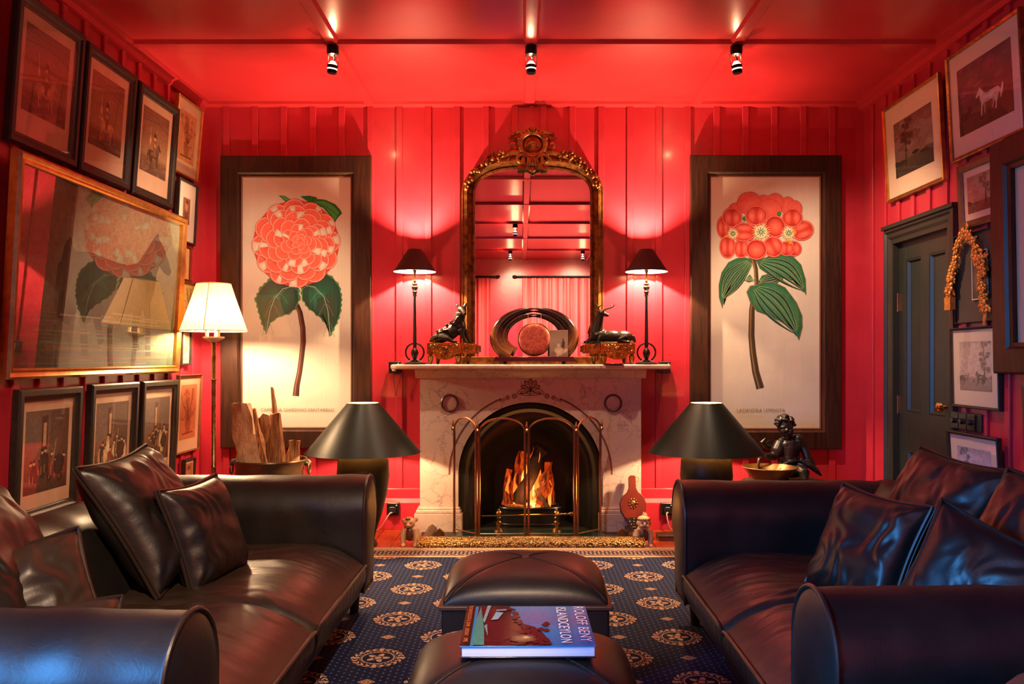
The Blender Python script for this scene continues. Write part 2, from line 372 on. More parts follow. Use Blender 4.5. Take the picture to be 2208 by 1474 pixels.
def rug():
    m = NT('navy_medallion_carpet'); x = m.node('ShaderNodeSeparateXYZ'); m.link(m.coord(), x.inputs[0]); X, Y = x.outputs[0], x.outputs[1]
    A = m.math
    u = A('MULTIPLY', A('ADD', X, 0.58), 1 / 0.2465); k = A('FLOOR', A('ADD', u, 0.5)); du = A('MULTIPLY', A('SUBTRACT', u, k), 0.2465)
    par = A('MULTIPLY', A('FLOORED_MODULO', k, 2.0), 0.5)
    yy = A('ADD', A('MULTIPLY', A('SUBTRACT', Y, 4.85), 2.0), par)
    dv = A('MULTIPLY', A('SUBTRACT', yy, A('FLOOR', A('ADD', yy, 0.5))), 0.5)
    y2 = A('ADD', yy, 0.5); dw = A('MULTIPLY', A('SUBTRACT', y2, A('FLOOR', A('ADD', y2, 0.5))), 0.5)
    r = A('SQRT', A('ADD', A('MULTIPLY', du, du), A('MULTIPLY', dv, dv)))
    an = A('ARCTAN2', dv, du)
    def band(v, a, b): return A('MULTIPLY', A('GREATER_THAN', v, a), A('LESS_THAN', v, b))
    hr_ = A('ABSOLUTE', A('SUBTRACT', r, 0.091))
    wv = A('SINE', A('ADD', A('MULTIPLY', an, 20.0), A('MULTIPLY', hr_, 300.0)))
    wreath = A('MULTIPLY', band(r, 0.079, 0.103), A('GREATER_THAN', wv, -0.1))
    ties = A('MULTIPLY', band(r, 0.074, 0.108), A('GREATER_THAN', A('ABSOLUTE', A('COSINE', A('MULTIPLY', an, 2.0))), 0.985))
    ring = A('ADD', band(r, 0.061, 0.066), A('MULTIPLY', band(r, 0.068, 0.074), A('GREATER_THAN', A('SINE', A('MULTIPLY', an, 30.0)), 0.5)))
    pet = A('MULTIPLY', A('LESS_THAN', r, A('MULTIPLY_ADD', A('COSINE', A('MULTIPLY', an, 5.0)), 0.014, 0.034)), A('GREATER_THAN', A('ABSOLUTE', A('SUBTRACT', r, 0.017)), 0.0035))
    sm = A('LESS_THAN', A('ADD', A('DIVIDE', A('ABSOLUTE', du), 0.034), A('DIVIDE', A('ABSOLUTE', dw), 0.030)), 1.0)
    smn = A('MULTIPLY', sm, A('GREATER_THAN', A('SINE', A('MULTIPLY', A('ADD', A('ABSOLUTE', du), A('ABSOLUTE', dw)), 420.0)), -0.5))
    a = A('MULTIPLY', X, 1 / 0.0247); ai = A('FLOOR', a); b = A('ADD', A('MULTIPLY', Y, 1 / 0.036), A('MULTIPLY', A('FLOORED_MODULO', ai, 2.0), 0.5))
    da = A('ABSOLUTE', A('SUBTRACT', A('FRACT', a), 0.5)); db = A('ABSOLUTE', A('SUBTRACT', A('FRACT', b), 0.5))
    dots = A('MULTIPLY', A('LESS_THAN', A('ADD', A('MULTIPLY', da, 1.0), db), 0.24), A('GREATER_THAN', r, 0.112))
    dots = A('MULTIPLY', dots, A('SUBTRACT', 1.0, sm))
    field = A('LESS_THAN', Y, 5.035)
    twist = A('GREATER_THAN', A('SINE', A('ADD', A('MULTIPLY', X, 150.0), A('MULTIPLY', Y, 260.0))), -0.35)
    bands = A('ADD', band(Y, 5.045, 5.075), A('ADD', A('MULTIPLY', band(Y, 5.085, 5.105), twist), A('ADD', A('MULTIPLY', band(Y, 5.205, 5.225), twist), band(Y, 5.235, 5.40))))
    bands = A('SUBTRACT', bands, A('MULTIPLY', band(Y, 5.25, 5.275), A('SUBTRACT', 1.0, twist)))
    fl = A('MULTIPLY', band(Y, 5.11, 5.20), A('LESS_THAN', A('ADD', A('MULTIPLY', da, 0.7), db), 0.30))
    lt = A('MULTIPLY', A('ADD', A('ADD', wreath, ties), A('ADD', A('ADD', ring, pet), smn)), field)
    f, _ = m.noise(m.coord(), 420, 2); f2, _ = m.noise(m.coord(), 60, 3)
    navy = m.mix(f2, (0.004, 0.007, 0.028), (0.008, 0.014, 0.050))
    c = m.mix(A('MULTIPLY', dots, field, clamp=True), navy, (0.055, 0.075, 0.13))
    c = m.mix(A('ADD', lt, A('ADD', bands, fl), clamp=True), c, m.mix(f, (0.30, 0.17, 0.10), (0.55, 0.35, 0.22)))
    m.base(c, 0.95, 0, 0, 0.1); m.bump(f, 0.5, 0.004); return m.m
MT['rug'] = rug()

# ================================================================== ROOM SHELL
def lbl(o, label): o['label'] = label; return o
# floor and its boards
fl = struct(MB().box(XL, XR, YR, YB + 0.1, -0.12, -0.021).build('floor', MT['floor'], smooth=0)); lbl(fl, 'orange varnished board floor under the navy carpet')
bw = 0.13; nb = int((XR - XL) / bw)
plank = MB().box(0.0015, bw - 0.0015, YR, YB, -0.02, 0.0).build('plank', MT['plank'], fl, smooth=0, bevel=0.0015)
plank.location = (XL, 0, 0)
for k in range(1, nb): copy_child(plank, fl, (XL + k * bw, 0, 0))
# back wall with the chimney opening
FX = 0.045                                # fireplace centre line
HX0, HX1, HZ = FX - 0.505, FX + 0.505, 0.905
wb = MB(); wb.box(XL - 0.1, HX0, YB, YB + 0.15, 0, ZC); wb.box(HX1, XR + 0.1, YB, YB + 0.15, 0, ZC); wb.box(HX0, HX1, YB, YB + 0.15, HZ, ZC)
wb = struct(wb.build('wall_back', MT['red'], smooth=0)); lbl(wb, 'glossy red board and batten wall behind the fireplace')
bat = MB().box(-0.023, 0.023, -0.016, 0.0, 0.28, ZC - 0.02).build('batten', MT['red'], wb, smooth=0, bevel=0.004)
bat.location = (-2.10, YB, 0)
bshort = None
for k in range(1, 22):
    x = -2.10 + 0.2034 * k
    if abs(x - FX) > 0.76: copy_child(bat, wb, (x, YB, 0))
    elif bshort is None:
        bshort = MB().box(-0.023, 0.023, -0.016, 0.0, 1.17, ZC - 0.02).build('batten', MT['red'], wb, smooth=0, bevel=0.004); bshort.location = (x, YB, 0)
    else: copy_child(bshort, wb, (x, YB, 0))
# side walls
wl = MB(); y0, y1, z0, z1 = WIN
wl.box(XL - 0.15, XL, YR, y0, 0, ZC); wl.box(XL - 0.15, XL, y1, YB, 0, ZC); wl.box(XL - 0.15, XL, y0, y1, 0, z0); wl.box(XL - 0.15, XL, y0, y1, z1, ZC)
wl = struct(wl.build('wall_left', MT['red'], smooth=0)); lbl(wl, 'red battened wall carrying the horse painting and engravings')
DY0, DY1, DZ = 4.76, 5.47, 1.945           # door opening in the right wall
wr = MB(); wr.box(XR, XR + 0.15, YR, DY0, 0, ZC); wr.box(XR, XR + 0.15, DY1, YB, 0, ZC); wr.box(XR, XR + 0.15, DY0, DY1, DZ, ZC)
wr = struct(wr.build('wall_right', MT['red'], smooth=0)); lbl(wr, 'red battened wall with the dark green door')
sbat = MB().box(-0.008, 0.008, -0.023, 0.023, 0.28, ZC - 0.02)
ob = None
for k in range(46):
    y = 5.80 - k * 0.2034
    if not (WIN[0] - 0.1 < y < WIN[1] + 0.1):
        if ob is None: ob = sbat.build('batten', MT['red'], wl, smooth=0, bevel=0.004); ob.location = (XL + 0.008, y, 0)
        else: copy_child(ob, wl, (XL + 0.008, y, 0))
    if not (4.60 < y < 5.60): copy_child(ob, wr, (XR - 0.008, y, 0))
sb2 = MB().box(-0.008, 0.008, -0.023, 0.023, 2.06, ZC - 0.02).build('batten', MT['red'], wr, smooth=0, bevel=0.004)
sb2.location = (XR - 0.008, 5.80 - 0.2034, 0)
for k in range(2, 6): copy_child(sb2, wr, (XR - 0.008, 5.80 - 0.2034 * k, 0))
rw = struct(MB().box(XL - 0.1, XR + 0.1, YR - 0.15, YR, 0, ZC).build('wall_rear', MT['red'], smooth=0)); lbl(rw, 'red wall behind the camera seen in the mirror')
# ceiling, its battens and the cornices
ce = struct(MB().box(XL - 0.15, XR + 0.15, YR - 0.15, YB + 0.15, ZC, ZC + 0.1).build('ceiling', MT['red_ceiling'], smooth=0)); lbl(ce, 'glossy red ceiling divided by battens')
CR = [1.15 + 1.39 * k for k in range(6)]
for d in CR:
    cb = MB(); y = YB - d; cb.prism([(-0.045, 0), (0.045, 0), (0.030, -0.022), (-0.030, -0.022)], XL, XR, M=Matrix.Translation((0, y, ZC)) @ Matrix.Rotation(R(-90), 4, 'Z'))
    cb.build('ceiling_batten', MT['red_ceiling'], ce, smooth=0)
for x in (-1.09, 0.04, 1.21):
    cb = MB(); cb.prism([(-0.045, 0), (0.045, 0), (0.030, -0.018), (-0.030, -0.018)], YR, YB, M=Matrix.Translation((x, 0, ZC)))
    cb.build('ceiling_batten', MT['red_ceiling'], ce, smooth=0)
CP = [(0, 0), (0.075, 0), (0.070, -0.018), (0.040, -0.030), (0.028, -0.055), (0, -0.062)]
c = MB().prism(CP, -YB, -YR, M=Matrix.Translation((XL, 0, ZC)) @ Matrix.Diagonal((1, -1, 1, 1))); struct(lbl(c.build('trim_1', MT['red_ceiling'], smooth=0), 'red cornice along the left wall'))
c = MB().prism([(-a, b) for a, b in CP], YR, YB, M=Matrix.Translation((XR, 0, ZC))); struct(lbl(c.build('trim_2', MT['red_ceiling'], smooth=0), 'red cornice along the right wall'))
c = MB().prism([(-a, b) for a, b in CP[:1] + [(0.05, 0), (0.045, -0.02), (0, -0.03)]], XL, XR, M=Matrix.Translation((0, YB, ZC)) @ Matrix.Rotation(R(90), 4, 'Z') @ Matrix.Diagonal((1, -1, 1, 1))); struct(lbl(c.build('trim_3', MT['red_ceiling'], smooth=0), 'thin red cornice above the fireplace wall'))
# baseboards
def baseboard(name, a, b, lab):
    m = MB(); m.box(a, b, YB - 0.026, YB, 0.215, 0.285); m.box(a, b, YB - 0.050, YB, 0.0, 0.19)
    m.prism([(0, 0), (-0.05, 0), (-0.026, 0.028), (0, 0.028)], a, b, M=Matrix.Translation((0, YB, 0.19)) @ Matrix.Rotation(R(-90), 4, 'Z') @ Matrix.Diagonal((-1, 1, 1, 1)))
    struct(lbl(m.build(name, MT['red'], smooth=0, bevel=0.004), lab))
baseboard('baseboard_back', XL, FX - 0.77, 'tall red skirting left of the fireplace')
baseboard('baseboard_back', FX + 0.77, XR, 'tall red skirting right of the fireplace')
m = MB().box(XL, XL + 0.05, YR, YB, 0, 0.2); m.box(XL, XL + 0.026, YR, YB, 0.215, 0.285); struct(lbl(m.build('baseboard_left', MT['red'], smooth=0, bevel=0.004), 'tall red skirting below the engravings'))
m = MB().box(XR - 0.05, XR, YR, DY0 - 0.11, 0, 0.2); m.box(XR - 0.026, XR, YR, DY0 - 0.11, 0.215, 0.285); m.box(XR - 0.05, XR, DY1 + 0.11, YB, 0, 0.2)
struct(lbl(m.build('baseboard_right', MT['red'], smooth=0, bevel=0.004), 'tall red skirting beside the green door'))
# window behind the camera on the left, frame bars and panes
wn = struct(lbl(MB().frame(y1 - y0, z1 - z0, [(0, -0.02), (0.07, -0.02), (0.07, 0.10), (0, 0.10)]).build('window_1', MT['black_wood'], smooth=0), 'tall sash window letting in blue evening light'))
wn.location = (XL - 0.08, (y0 + y1) / 2, (z0 + z1) / 2); wn.rotation_euler = (0, 0, R(90))
hw_, hh_ = (y1 - y0) / 2 - 0.07, (z1 - z0) / 2 - 0.07
for k in (-1, 1): MB().box(k * hw_ / 3 - 0.02, k * hw_ / 3 + 0.02, 0.02, 0.06, -hh_, hh_).build('mullion', MT['black_wood'], wn, smooth=0)
for k in (-1, 0, 1):
    a = k * hw_ * 2 / 3; MB().box(a - hw_ / 3 + 0.02, a + hw_ / 3 - 0.02, 0.038, 0.042, -hh_, hh_).build('pane', MT['glass'], wn, smooth=0)
# curtains and rods on the rear wall (seen in the mirror)
def curtain(x0, x1, lab):
    t = T('curtain', lab, 'curtain', ((x0 + x1) / 2, YR + 0.10, 0), group='curtains on the wall behind the camera')
    wd = x1 - x0
    f = lambda u, v: ((u - 0.5) * wd, 0.035 * math.sin(u * wd * 34) * (0.6 + 0.4 * (1 - v)) + 0.012 * math.sin(u * wd * 83), 0.05 + v * 2.60)
    MB().grid(f, int(wd * 60), 3).build('cloth', MT['curtain'], t)
    r = MB().tube([(-wd / 2 - 0.12, 0, 2.68), (wd / 2 + 0.12, 0, 2.68)], 0.014, 10)
    for sx in (-1, 1): r.ell((sx * (wd / 2 + 0.14), 0, 2.68), (0.04, 0.025, 0.025)); r.box(sx * (wd / 2 + 0.06) - 0.01, sx * (wd / 2 + 0.06) + 0.01, -0.1, 0, 2.67, 2.69)
    r.build('rod', MT['black'], t)
    g = None; n = int(wd / 0.14)
    for k in range(n + 1):
        x = -wd / 2 + wd * k / n
        if g is None: g = MB().tube([(0, 0.024 * math.cos(a * math.pi / 6), 0.024 * math.sin(a * math.pi / 6)) for a in range(12)], 0.004, 6, True).build('ring', MT['black'], t); g.location = (x, 0, 2.672)
        else: copy_child(g, t, (x, 0, 2.672))
curtain(-2.1, -0.58, 'rose red curtain hanging left of the gap, seen in the mirror')
curtain(0.0, 2.2, 'wide rose red curtain hanging right of the gap, seen in the mirror')

# ------------------------------------------------------------------ door in the right wall (faces -X)
dr = T('door_1', 'dark green four panel door with brass knob in the right wall', None, (XR, (DY0 + DY1) / 2, 0), (0, 0, R(-90)), kind='structure')
dw = DY1 - DY0
# architrave (local x along the wall, -y into the room)
pf = [(0, 0.0), (0, -0.030), (0.022, -0.036), (0.034, -0.022), (0.058, -0.026), (0.075, -0.014), (0.095, -0.012), (0.095, 0.0)]
m = MB(); W2 = dw / 2 + 0.095; H2 = DZ + 0.095
n = len(pf); vs = []
for q in range(4):
    for i, y in pf:
        sx = -1 if q < 2 else 1; zz = 0 if q in (0, 3) else H2 - i
        vs.append((sx * (W2 - i), y, zz))
m.add(vs, [(q * n + i, (q + 1) * n + i, (q + 1) * n + (i + 1) % n, q * n + (i + 1) % n) for q in range(3) for i in range(n)])
m.build('architrave', MT['green_door'], dr, smooth=0)
q = MB().box(-dw / 2 - 0.001, -dw / 2 + 0.006, -0.012, 0.12, 0, DZ); q.box(dw / 2 - 0.006, dw / 2 + 0.001, -0.012, 0.12, 0, DZ); q.box(-dw / 2, dw / 2, -0.012, 0.12, DZ - 0.006, DZ + 0.001); q.build('jamb', MT['green_door'], dr, smooth=0)
MB().box(-W2 - 0.012, W2 + 0.012, -0.045, 0, H2 - 0.004, H2 + 0.022).build('architrave_cap', MT['green_door'], dr, smooth=0, bevel=0.004)
m = MB(); a = dw / 2; yf, yk = 0.030, 0.070
m.box(-a, -a + 0.105, yf, yk, 0, DZ); m.box(a - 0.105, a, yf, yk, 0, DZ); m.box(-0.05, 0.05, yf, yk, 0, DZ)
for z0_, z1_ in ((0, 0.18), (0.62, 0.86), (DZ - 0.12, DZ)): m.box(-a + 0.105, a - 0.105, yf + 0.0005, yk, z0_, z1_)
m.build('leaf', MT['green_door'], dr, smooth=0, bevel=0.002)
for x0_, x1_ in ((-a + 0.105, -0.05), (0.05, a - 0.105)):
    for z0_, z1_ in ((0.18, 0.62), (0.86, DZ - 0.12)):
        q = MB().box(x0_, x1_, yf + 0.018, yk - 0.008, z0_, z1_)
        pn = q.build('panel', MT['green_door'], dr, smooth=0)
        MB().frame(x1_ - x0_, z1_ - z0_, [(0, 0), (0.0, -0.014), (0.010, -0.016), (0.022, 0.0)], o=((x0_ + x1_) / 2, yf + 0.018, (z0_ + z1_) / 2)).build('moulding', MT['green_door'], pn, smooth=0)
for z in (1.56, 0.90):
    h = MB().box(-a - 0.004, -a + 0.012, yf - 0.012, yf + 0.004, z - 0.055, z + 0.055); h.tube([(-a + 0.002, yf - 0.010, z - 0.06), (-a + 0.002, yf - 0.010, z + 0.06)], 0.007, 8)
    h.build('hinge', MT['brass'], dr)
kx, kz = a - 0.055, 0.92
k = MB().lathe([(0.0, 0), (0.030, 0), (0.030, 0.006), (0.012, 0.012), (0.010, 0.035), (0.022, 0.042), (0.031, 0.056), (0.028, 0.072), (0.012, 0.080), (0, 0.081)], 20, M=Matrix.Translation((kx, yf, kz)) @ Matrix.Rotation(R(90), 4, 'X'))
lbl(k.build('door_knob', MT['brass'], dr), 'shiny round brass knob')
# wall fuse: triple black switch block by the door
sw = T('light_switch', 'black triple dimmer switch block beside the green door', 'switch', (XR, 4.53, 0.86), (0, 0, R(-90)))
MB().box(-0.15, 0.15, -0.030, 0, -0.047, 0.047).build('back_box', MT['rubber'], sw, smooth=0, bevel=0.004)
for i in range(3):
    x = -0.105 + i * 0.085
    pl = MB().box(x - 0.039, x + 0.039, -0.038, -0.028, -0.043, 0.043).build('plate', MT['black_gloss'], sw, smooth=0, bevel=0.002)
    MB().lathe([(0, 0), (0.016, 0), (0.015, 0.014), (0.012, 0.018), (0, 0.018)], 16, M=Matrix.Translation((x, -0.038, 0)) @ Matrix.Rotation(R(90), 4, 'X')).build('dial', MT['black_gloss'], pl)

# ------------------------------------------------------------------ ceiling spotlights
def spotlight(x, y, ax, ay, lab, energy, aim, blend=0.5, ang=62):
    t = T('ceiling_spotlight', lab, 'spotlight', (x, y, ZC - 0.020), group='halogen ceiling spotlights')
    MB().lathe([(0, 0), (0.031, 0), (0.034, -0.006), (0.034, -0.040), (0.030, -0.052), (0.010, -0.058), (0, -0.058)], 24).build('canopy', MT['black'], t)
    h = T('lamp_head', None, None); h.parent = t; h.location = (0, 0, -0.105); h.rotation_euler = (ax, ay, 0)
    body = MB().lathe([(0.0, 0.018), (0.012, 0.016), (0.024, 0.0), (0.027, -0.010)], 20, cap=False).build('reflector', MT['spot_glow'], h)
    b = MB(); b.lathe([(0.024, -0.004), (0.028, -0.006), (0.029, -0.024), (0.024, -0.024)], 20, cap=False); b.lathe([(0.024, -0.031), (0.028, -0.031), (0.026, -0.052), (0.021, -0.054), (0.020, -0.040)], 20, cap=False)
    b.build('barrel', MT['black'], h)
    MB().lathe([(0.026, -0.024), (0.028, -0.025), (0.028, -0.030), (0.026, -0.031)], 20, cap=False).build('glass_ring', MT['spot_lens'], h)
    r = MB(); r.tube([(-0.029, 0, 0.062), (-0.030, 0, -0.015)], 0.0016, 6); r.tube([(0.029, 0, 0.062), (0.030, 0, -0.015)], 0.0016, 6); r.tube([(0, 0, 0.055), (0.008, -0.004, 0.03), (0.004, 0, 0.012)], 0.004, 6)
    r.build('suspension_rod', MT['black'], h)
    d = Vector(aim) - Vector((x, y, ZC - 0.18)); q = d.to_track_quat('-Z', 'Y').to_euler()
    L = light('SPOT', 'spot_beam', Vector((x, y, ZC - 0.125)) + d.normalized() * 0.085, energy, (1.0, 0.70, 0.45), rot=q, spot_size=R(ang), spot_blend=blend, shadow_soft_size=0.018)
    L.parent = None
    # light leaking up through the dichroic reflector of the same bulb
    light('POINT', 'reflector_leak', (x, y, ZC - 0.088), energy * (0.022 if y > 3 else 0.05), (1.0, 0.45, 0.22), shadow_soft_size=0.006)
    return t
yS = YB - 1.15
spotlight(-1.09, yS, R(6), R(8), 'halogen spotlight on the ceiling above the camellia picture', 150, (-2.1, 5.35, 1.05), 0.85, 96)
spotlight(0.04, yS, 0, 0, 'halogen spotlight on the ceiling above the gilded mirror', 90, (0.05, 5.2, 0.0), 0.9, 95)
spotlight(1.21, yS, R(4), R(-9), 'halogen spotlight on the ceiling above the pink flower picture', 190, (2.3, 5.55, 0.95), 0.85, 90)
spotlight(-0.10, YB - 5.32, 0, 0, 'halogen spotlight nearer the camera, seen upper in the mirror', 520, (-1.05, 2.85, 0.35), 0.35, 50)
spotlight(-0.20, YB - 8.1, 0, 0, 'halogen spotlight far behind the camera, seen lower left in the mirror', 420, (0.3, -3.5, 0.9), 0.8, 120)
spotlight(1.00, YB - 8.1, 0, 0, 'halogen spotlight far behind the camera, seen at the mirror right edge', 420, (0.9, -3.5, 1.0), 0.8, 120)

# ================================================================== CARPET
rg = MB().box(-1.75, 1.9, -0.6, 5.30, 0.0, 0.012).build('carpet', MT['rug'], smooth=0)
tag(rg, 'navy blue carpet with peach medallions and a striped border', 'carpet')

# ================================================================== SOFAS
def arm_outline(n=22):
    o = [(0, 0.13), (0, 0.26), (-0.004, 0.38), (-0.006, 0.47)]
    for i in range(n + 1):
        a = R(176 - (176 + 52) * i / n); o.append((0.150 + 0.156 * math.cos(a), 0.490 + 0.156 * math.sin(a)))
    o += [(0.215, 0.335), (0.205, 0.28), (0.205, 0.13)]
    return o
def sofa(s, front, ya, yb, lab, seed):
    """s = -1 left / +1 right; front = distance of the seat front from the room axis; ya, yb = inner faces of the near and far arm"""
    yc = (ya + yb) / 2
    t = T('sofa', lab, 'sofa', (s * (front + 0.5), yc, 0.0), group='pair of dark leather sofas')
    W = lambda v, y, z: (s * (v - 0.5), y - yc, z)
    nz = lambda *p: noise.noise(Vector(p) + Vector((seed, 0, 0)))
    # back with its roll
    bo = [(0.64, 0.20), (0.66, 0.30), (0.70, 0.40), (0.755, 0.50)]
    for i in range(19):
        a = R(158 - 208 * i / 18); bo.append((0.965 + 0.150 * math.cos(a) * (1.25 if math.cos(a) < 0 else 1), 0.505 + 0.140 * math.sin(a)))
    bo += [(1.03, 0.36), (1.03, 0.13), (0.64, 0.13)]
    A, B = ya - 0.20, yb + 0.20; n = len(bo)
    def fb(u, v):
        y = A + (B - A) * u; p = bo[int(round(v * n)) % n]
        w = 0.010 * nz(y * 9, p[0] * 3, p[1] * 4) if p[1] > 0.28 else 0
        return W(p[0] - w * 0.6, y, p[1] + w)
    m = MB().grid(fb, 60, n, cv=True)
    m.add([W(p[0], A, p[1]) for p in bo], [tuple(range(n))]); m.add([W(p[0], B, p[1]) for p in bo], [tuple(range(n))])
    m.build('backrest', MT['leather'], t, 50)
    # arms
    ao = arm_outline(); n2 = len(ao)
    for y0_, d in ((ya, -1), (yb, 1)):
        def fa(u, v):
            vv = 1.0 * u; p = ao[int(round(v * n2)) % n2]
            w = (0.007 * nz(vv * 10, p[0] * 9 + y0_, p[1] * 7) * min(1, (p[1] - 0.13) * 4)) + 0.0035 * math.sin(p[1] * 150 + 30 * p[0]) * math.exp(-vv / 0.05) * (1 if p[1] > 0.2 else 0)
            return W(vv, y0_ + d * (p[0] + w * 0.7), p[1] + w * 0.7)
        am = MB().grid(fa, 44, n2, cv=True).build('arm', MT['leather'], t, 60)
        ce = (0.135, 0.42)
        rings = [(1.0, 0.0), (0.93, -0.008), (0.70, -0.017), (0.35, -0.021)]
        pv = []; pfc = []
        for sc_, dv in rings: pv += [W(dv, y0_ + d * (ce[0] + (p[0] - ce[0]) * sc_), ce[1] + (p[1] - ce[1]) * sc_) for p in ao]
        for r_ in range(3): pfc += [(r_ * n2 + i, r_ * n2 + (i + 1) % n2, (r_ + 1) * n2 + (i + 1) % n2, (r_ + 1) * n2 + i) for i in range(n2)]
        pfc.append(tuple(3 * n2 + i for i in range(n2)))
        MB().add(pv, pfc).build('arm_panel', MT['leather'], am, 60)
        MB().tube([W(-0.004, y0_ + d * p[0], p[1]) for p in ao], 0.0065, 8, True).build('piping', MT['leather_pipe'], am)
    # base
    m = MB().box(-0.485, 0.52, ya - 0.18 - yc, yb + 0.18 - yc, 0.115, 0.20) if s > 0 else MB().box(-0.52, 0.485, ya - 0.18 - yc, yb + 0.18 - yc, 0.115, 0.20)
    m.build('base', MT['leather'], t, 0, bevel=0.012)
    # seat cushions
    L = (yb - ya) / 2
    for k in range(2):
        c0 = ya + L * k + 0.004; c1 = ya + L * (k + 1) - 0.004
        def fs(u, q):
            y = c0 + (c1 - c0) * q; e = min(y - c0, c1 - y)
            if u < 0.22:
                g = u / 0.22; vv = 0.012 - 0.034 * math.sin(g * math.pi * 0.62); z = 0.135 + 0.130 * g
                vv += 0.004 * math.sin(y * 95 + 3 * nz(y * 6, 0, 1)) * (1 - g)
            else:
                g = (u - 0.22) / 0.78; vv = -0.020 + g * 0.72
                z = 0.265 + 0.105 * (1 - (1 - min(1, g / 0.42)) ** 2.4) - 0.02 * max(0, g - 0.5)
                wr_ = nz(y * 17 + 2 * nz(vv * 5, y * 3, 4), vv * 3.2, k * 5) * 0.5 + nz(y * 36 + 3 * nz(vv * 6, y * 4, 2), vv * 5.5, 7 + k) * 0.42
                z += 0.019 * wr_ * math.sin(min(1, g * 3) * math.pi / 2) * math.exp(-e * 1.2)
            dr_ = math.exp(-e / 0.022); z -= 0.030 * dr_ * (1 if u >= 0.22 else u / 0.22); vv += 0.012 * dr_ * (1 - min(1, abs(u - 0.22) * 3))
            return W(vv, y, z)
        m = MB().grid(fs, 60, 90); sc = m.build('seat_cushion', MT['leather_seat'], t, 70)
        pp = [Vector(fs(0.22, j / 40)) for j in range(41)]
        tube = [p + Vector((s * -0.003, 0, 0.004)) for p in pp]
        MB().tube(tube, 0.007, 8).build('piping', MT['leather_pipe'], sc)
    for y0_ in (ya - 0.10, yb + 0.10):
        for vv in (0.06, 0.94):
            MB().lathe([(0.020, 0.0125), (0.030, 0.13)], 12, o=W(vv, y0_, 0)).build('leg', MT['black_wood'], t)
    return t
sofa(-1, 0.735, 2.00, 3.85, 'dark leather sofa on the left below the horse painting', 3.1)
sofa(1, 0.705, 2.19, 3.67, 'dark leather sofa on the right before the green door', 9.7)

# ================================================================== CUSHIONS
def pillow(lab, c, uv, vv, w_, h_, t_, seed, mat='leather', group='leather scatter cushions on the sofas'):
    u = Vector(uv).normalized(); v = Vector(vv); v = (v - u * v.dot(u)).normalized(); nrm = u.cross(v)
    M4 = Matrix((u, v, nrm)).transposed().to_4x4(); M4.translation = c
    t = T('cushion', lab, 'cushion', group=group); t.matrix_world = M4
    nz = lambda *p: noise.noise(Vector(p) + Vector((seed * 3.7, seed, 0)))
    def edge(a, b):
        x = w_ / 2 * a * (1 - 0.085 * (1 - b * b) ** 1.2 * abs(a) ** 3); y = h_ / 2 * b * (1 - 0.085 * (1 - a * a) ** 1.2 * abs(b) ** 3)
        return x, y
    def f(sg):
        def g(i, j):
            a, b = i * 2 - 1, j * 2 - 1; x, y = edge(a, b)
            th = t_ / 2 * (max(0, 1 - a ** 4)) ** 0.55 * (max(0, 1 - b ** 4)) ** 0.55
            dm = min(1.0, (1 - max(abs(a), abs(b))) * 3.5)
            wr_ = 0.012 * nz(x * 9, y * 9, 1) + 0.009 * nz(x * 26 + 3 * nz(x * 7, y * 7, 5), y * 12, 3)
            # creases running in from the corners and the seams
            cs = 0
            for ca, cb in ((-1, -1), (-1, 1), (1, -1), (1, 1)):
                dx, dy = a - ca, b - cb; d = math.hypot(dx, dy) + 1e-6; an = math.atan2(dy, dx)
                cs += math.sin(an * 11 + seed + 2 * nz(x * 5, y * 5, 9)) * math.exp(-d * 2.6) * min(1, d * 3)
            e1 = 1 - abs(a); e2 = 1 - abs(b)
            cs += 1.1 * nz(y * 26, 1, seed) * math.exp(-e1 * 7) + 1.1 * nz(x * 26, 2, seed) * math.exp(-e2 * 7)
            return (x, y, sg * (th + dm * wr_ + 0.007 * cs * min(1, th / 0.02)))
        return g
    m = MB(); m.grid(f(1), 56, 56); m.grid(lambda i, j: f(-1)(1 - i, j), 56, 56)
    cv = m.build('cover', MT[mat], t, 70)
    ring = []
    N = 26
    for k in range(N): ring.append(edge(-1 + 2 * k / N, -1))
    for k in range(N): ring.append(edge(1, -1 + 2 * k / N))
    for k in range(N): ring.append(edge(1 - 2 * k / N, 1))
    for k in range(N): ring.append(edge(-1, 1 - 2 * k / N))
    for off in (0.007, -0.007):
        MB().tube([(x * 1.012, y * 1.012, off) for x, y in ring], 0.0062, 6, True).build('piping', MT['leather_pipe'], cv)
    fl = []
    MB().grid(lambda i, j: (lambda p: (p[0] * (1 + 0.0 * j), p[1], 0.012 - 0.024 * j))(ring[int(round(i * len(ring))) % len(ring)]), len(ring), 1, cu=True).build('gusset', MT['leather_pipe'], cv)
    return t
# left sofa
pillow('large dark cushion leaning on the left sofa back, pointed corner up, behind a smaller one', (-1.425, 3.22, 0.600), (0, 1, 0.05), (-0.26, 0, 0.42), 0.54, 0.53, 0.21, 1)
pillow('smaller dark cushion in front of the large one on the left sofa', (-1.235, 3.26, 0.530), (0.16, 1, 0.02), (-0.14, 0.04, 0.40), 0.40, 0.40, 0.16, 2)
pillow('large cushion at the far left frame edge on the left sofa back', (-1.50, 2.38, 0.585), (-0.10, 1, 0.0), (-0.26, 0, 0.42), 0.54, 0.54, 0.20, 3)
pillow('worn brown cushion lying near the front arm of the left sofa', (-1.42, 2.30, 0.47), (0.62, 0.75, 0.10), (-0.25, 0.12, 0.42), 0.52, 0.44, 0.18, 4, 'leather_seat')
pillow('small brown cushion mostly hidden by the near left sofa arm', (-1.28, 2.30, 0.40), (0.80, 0.6, -0.10), (-0.1, 0.2, 0.35), 0.34, 0.28, 0.14, 5, 'leather_seat')
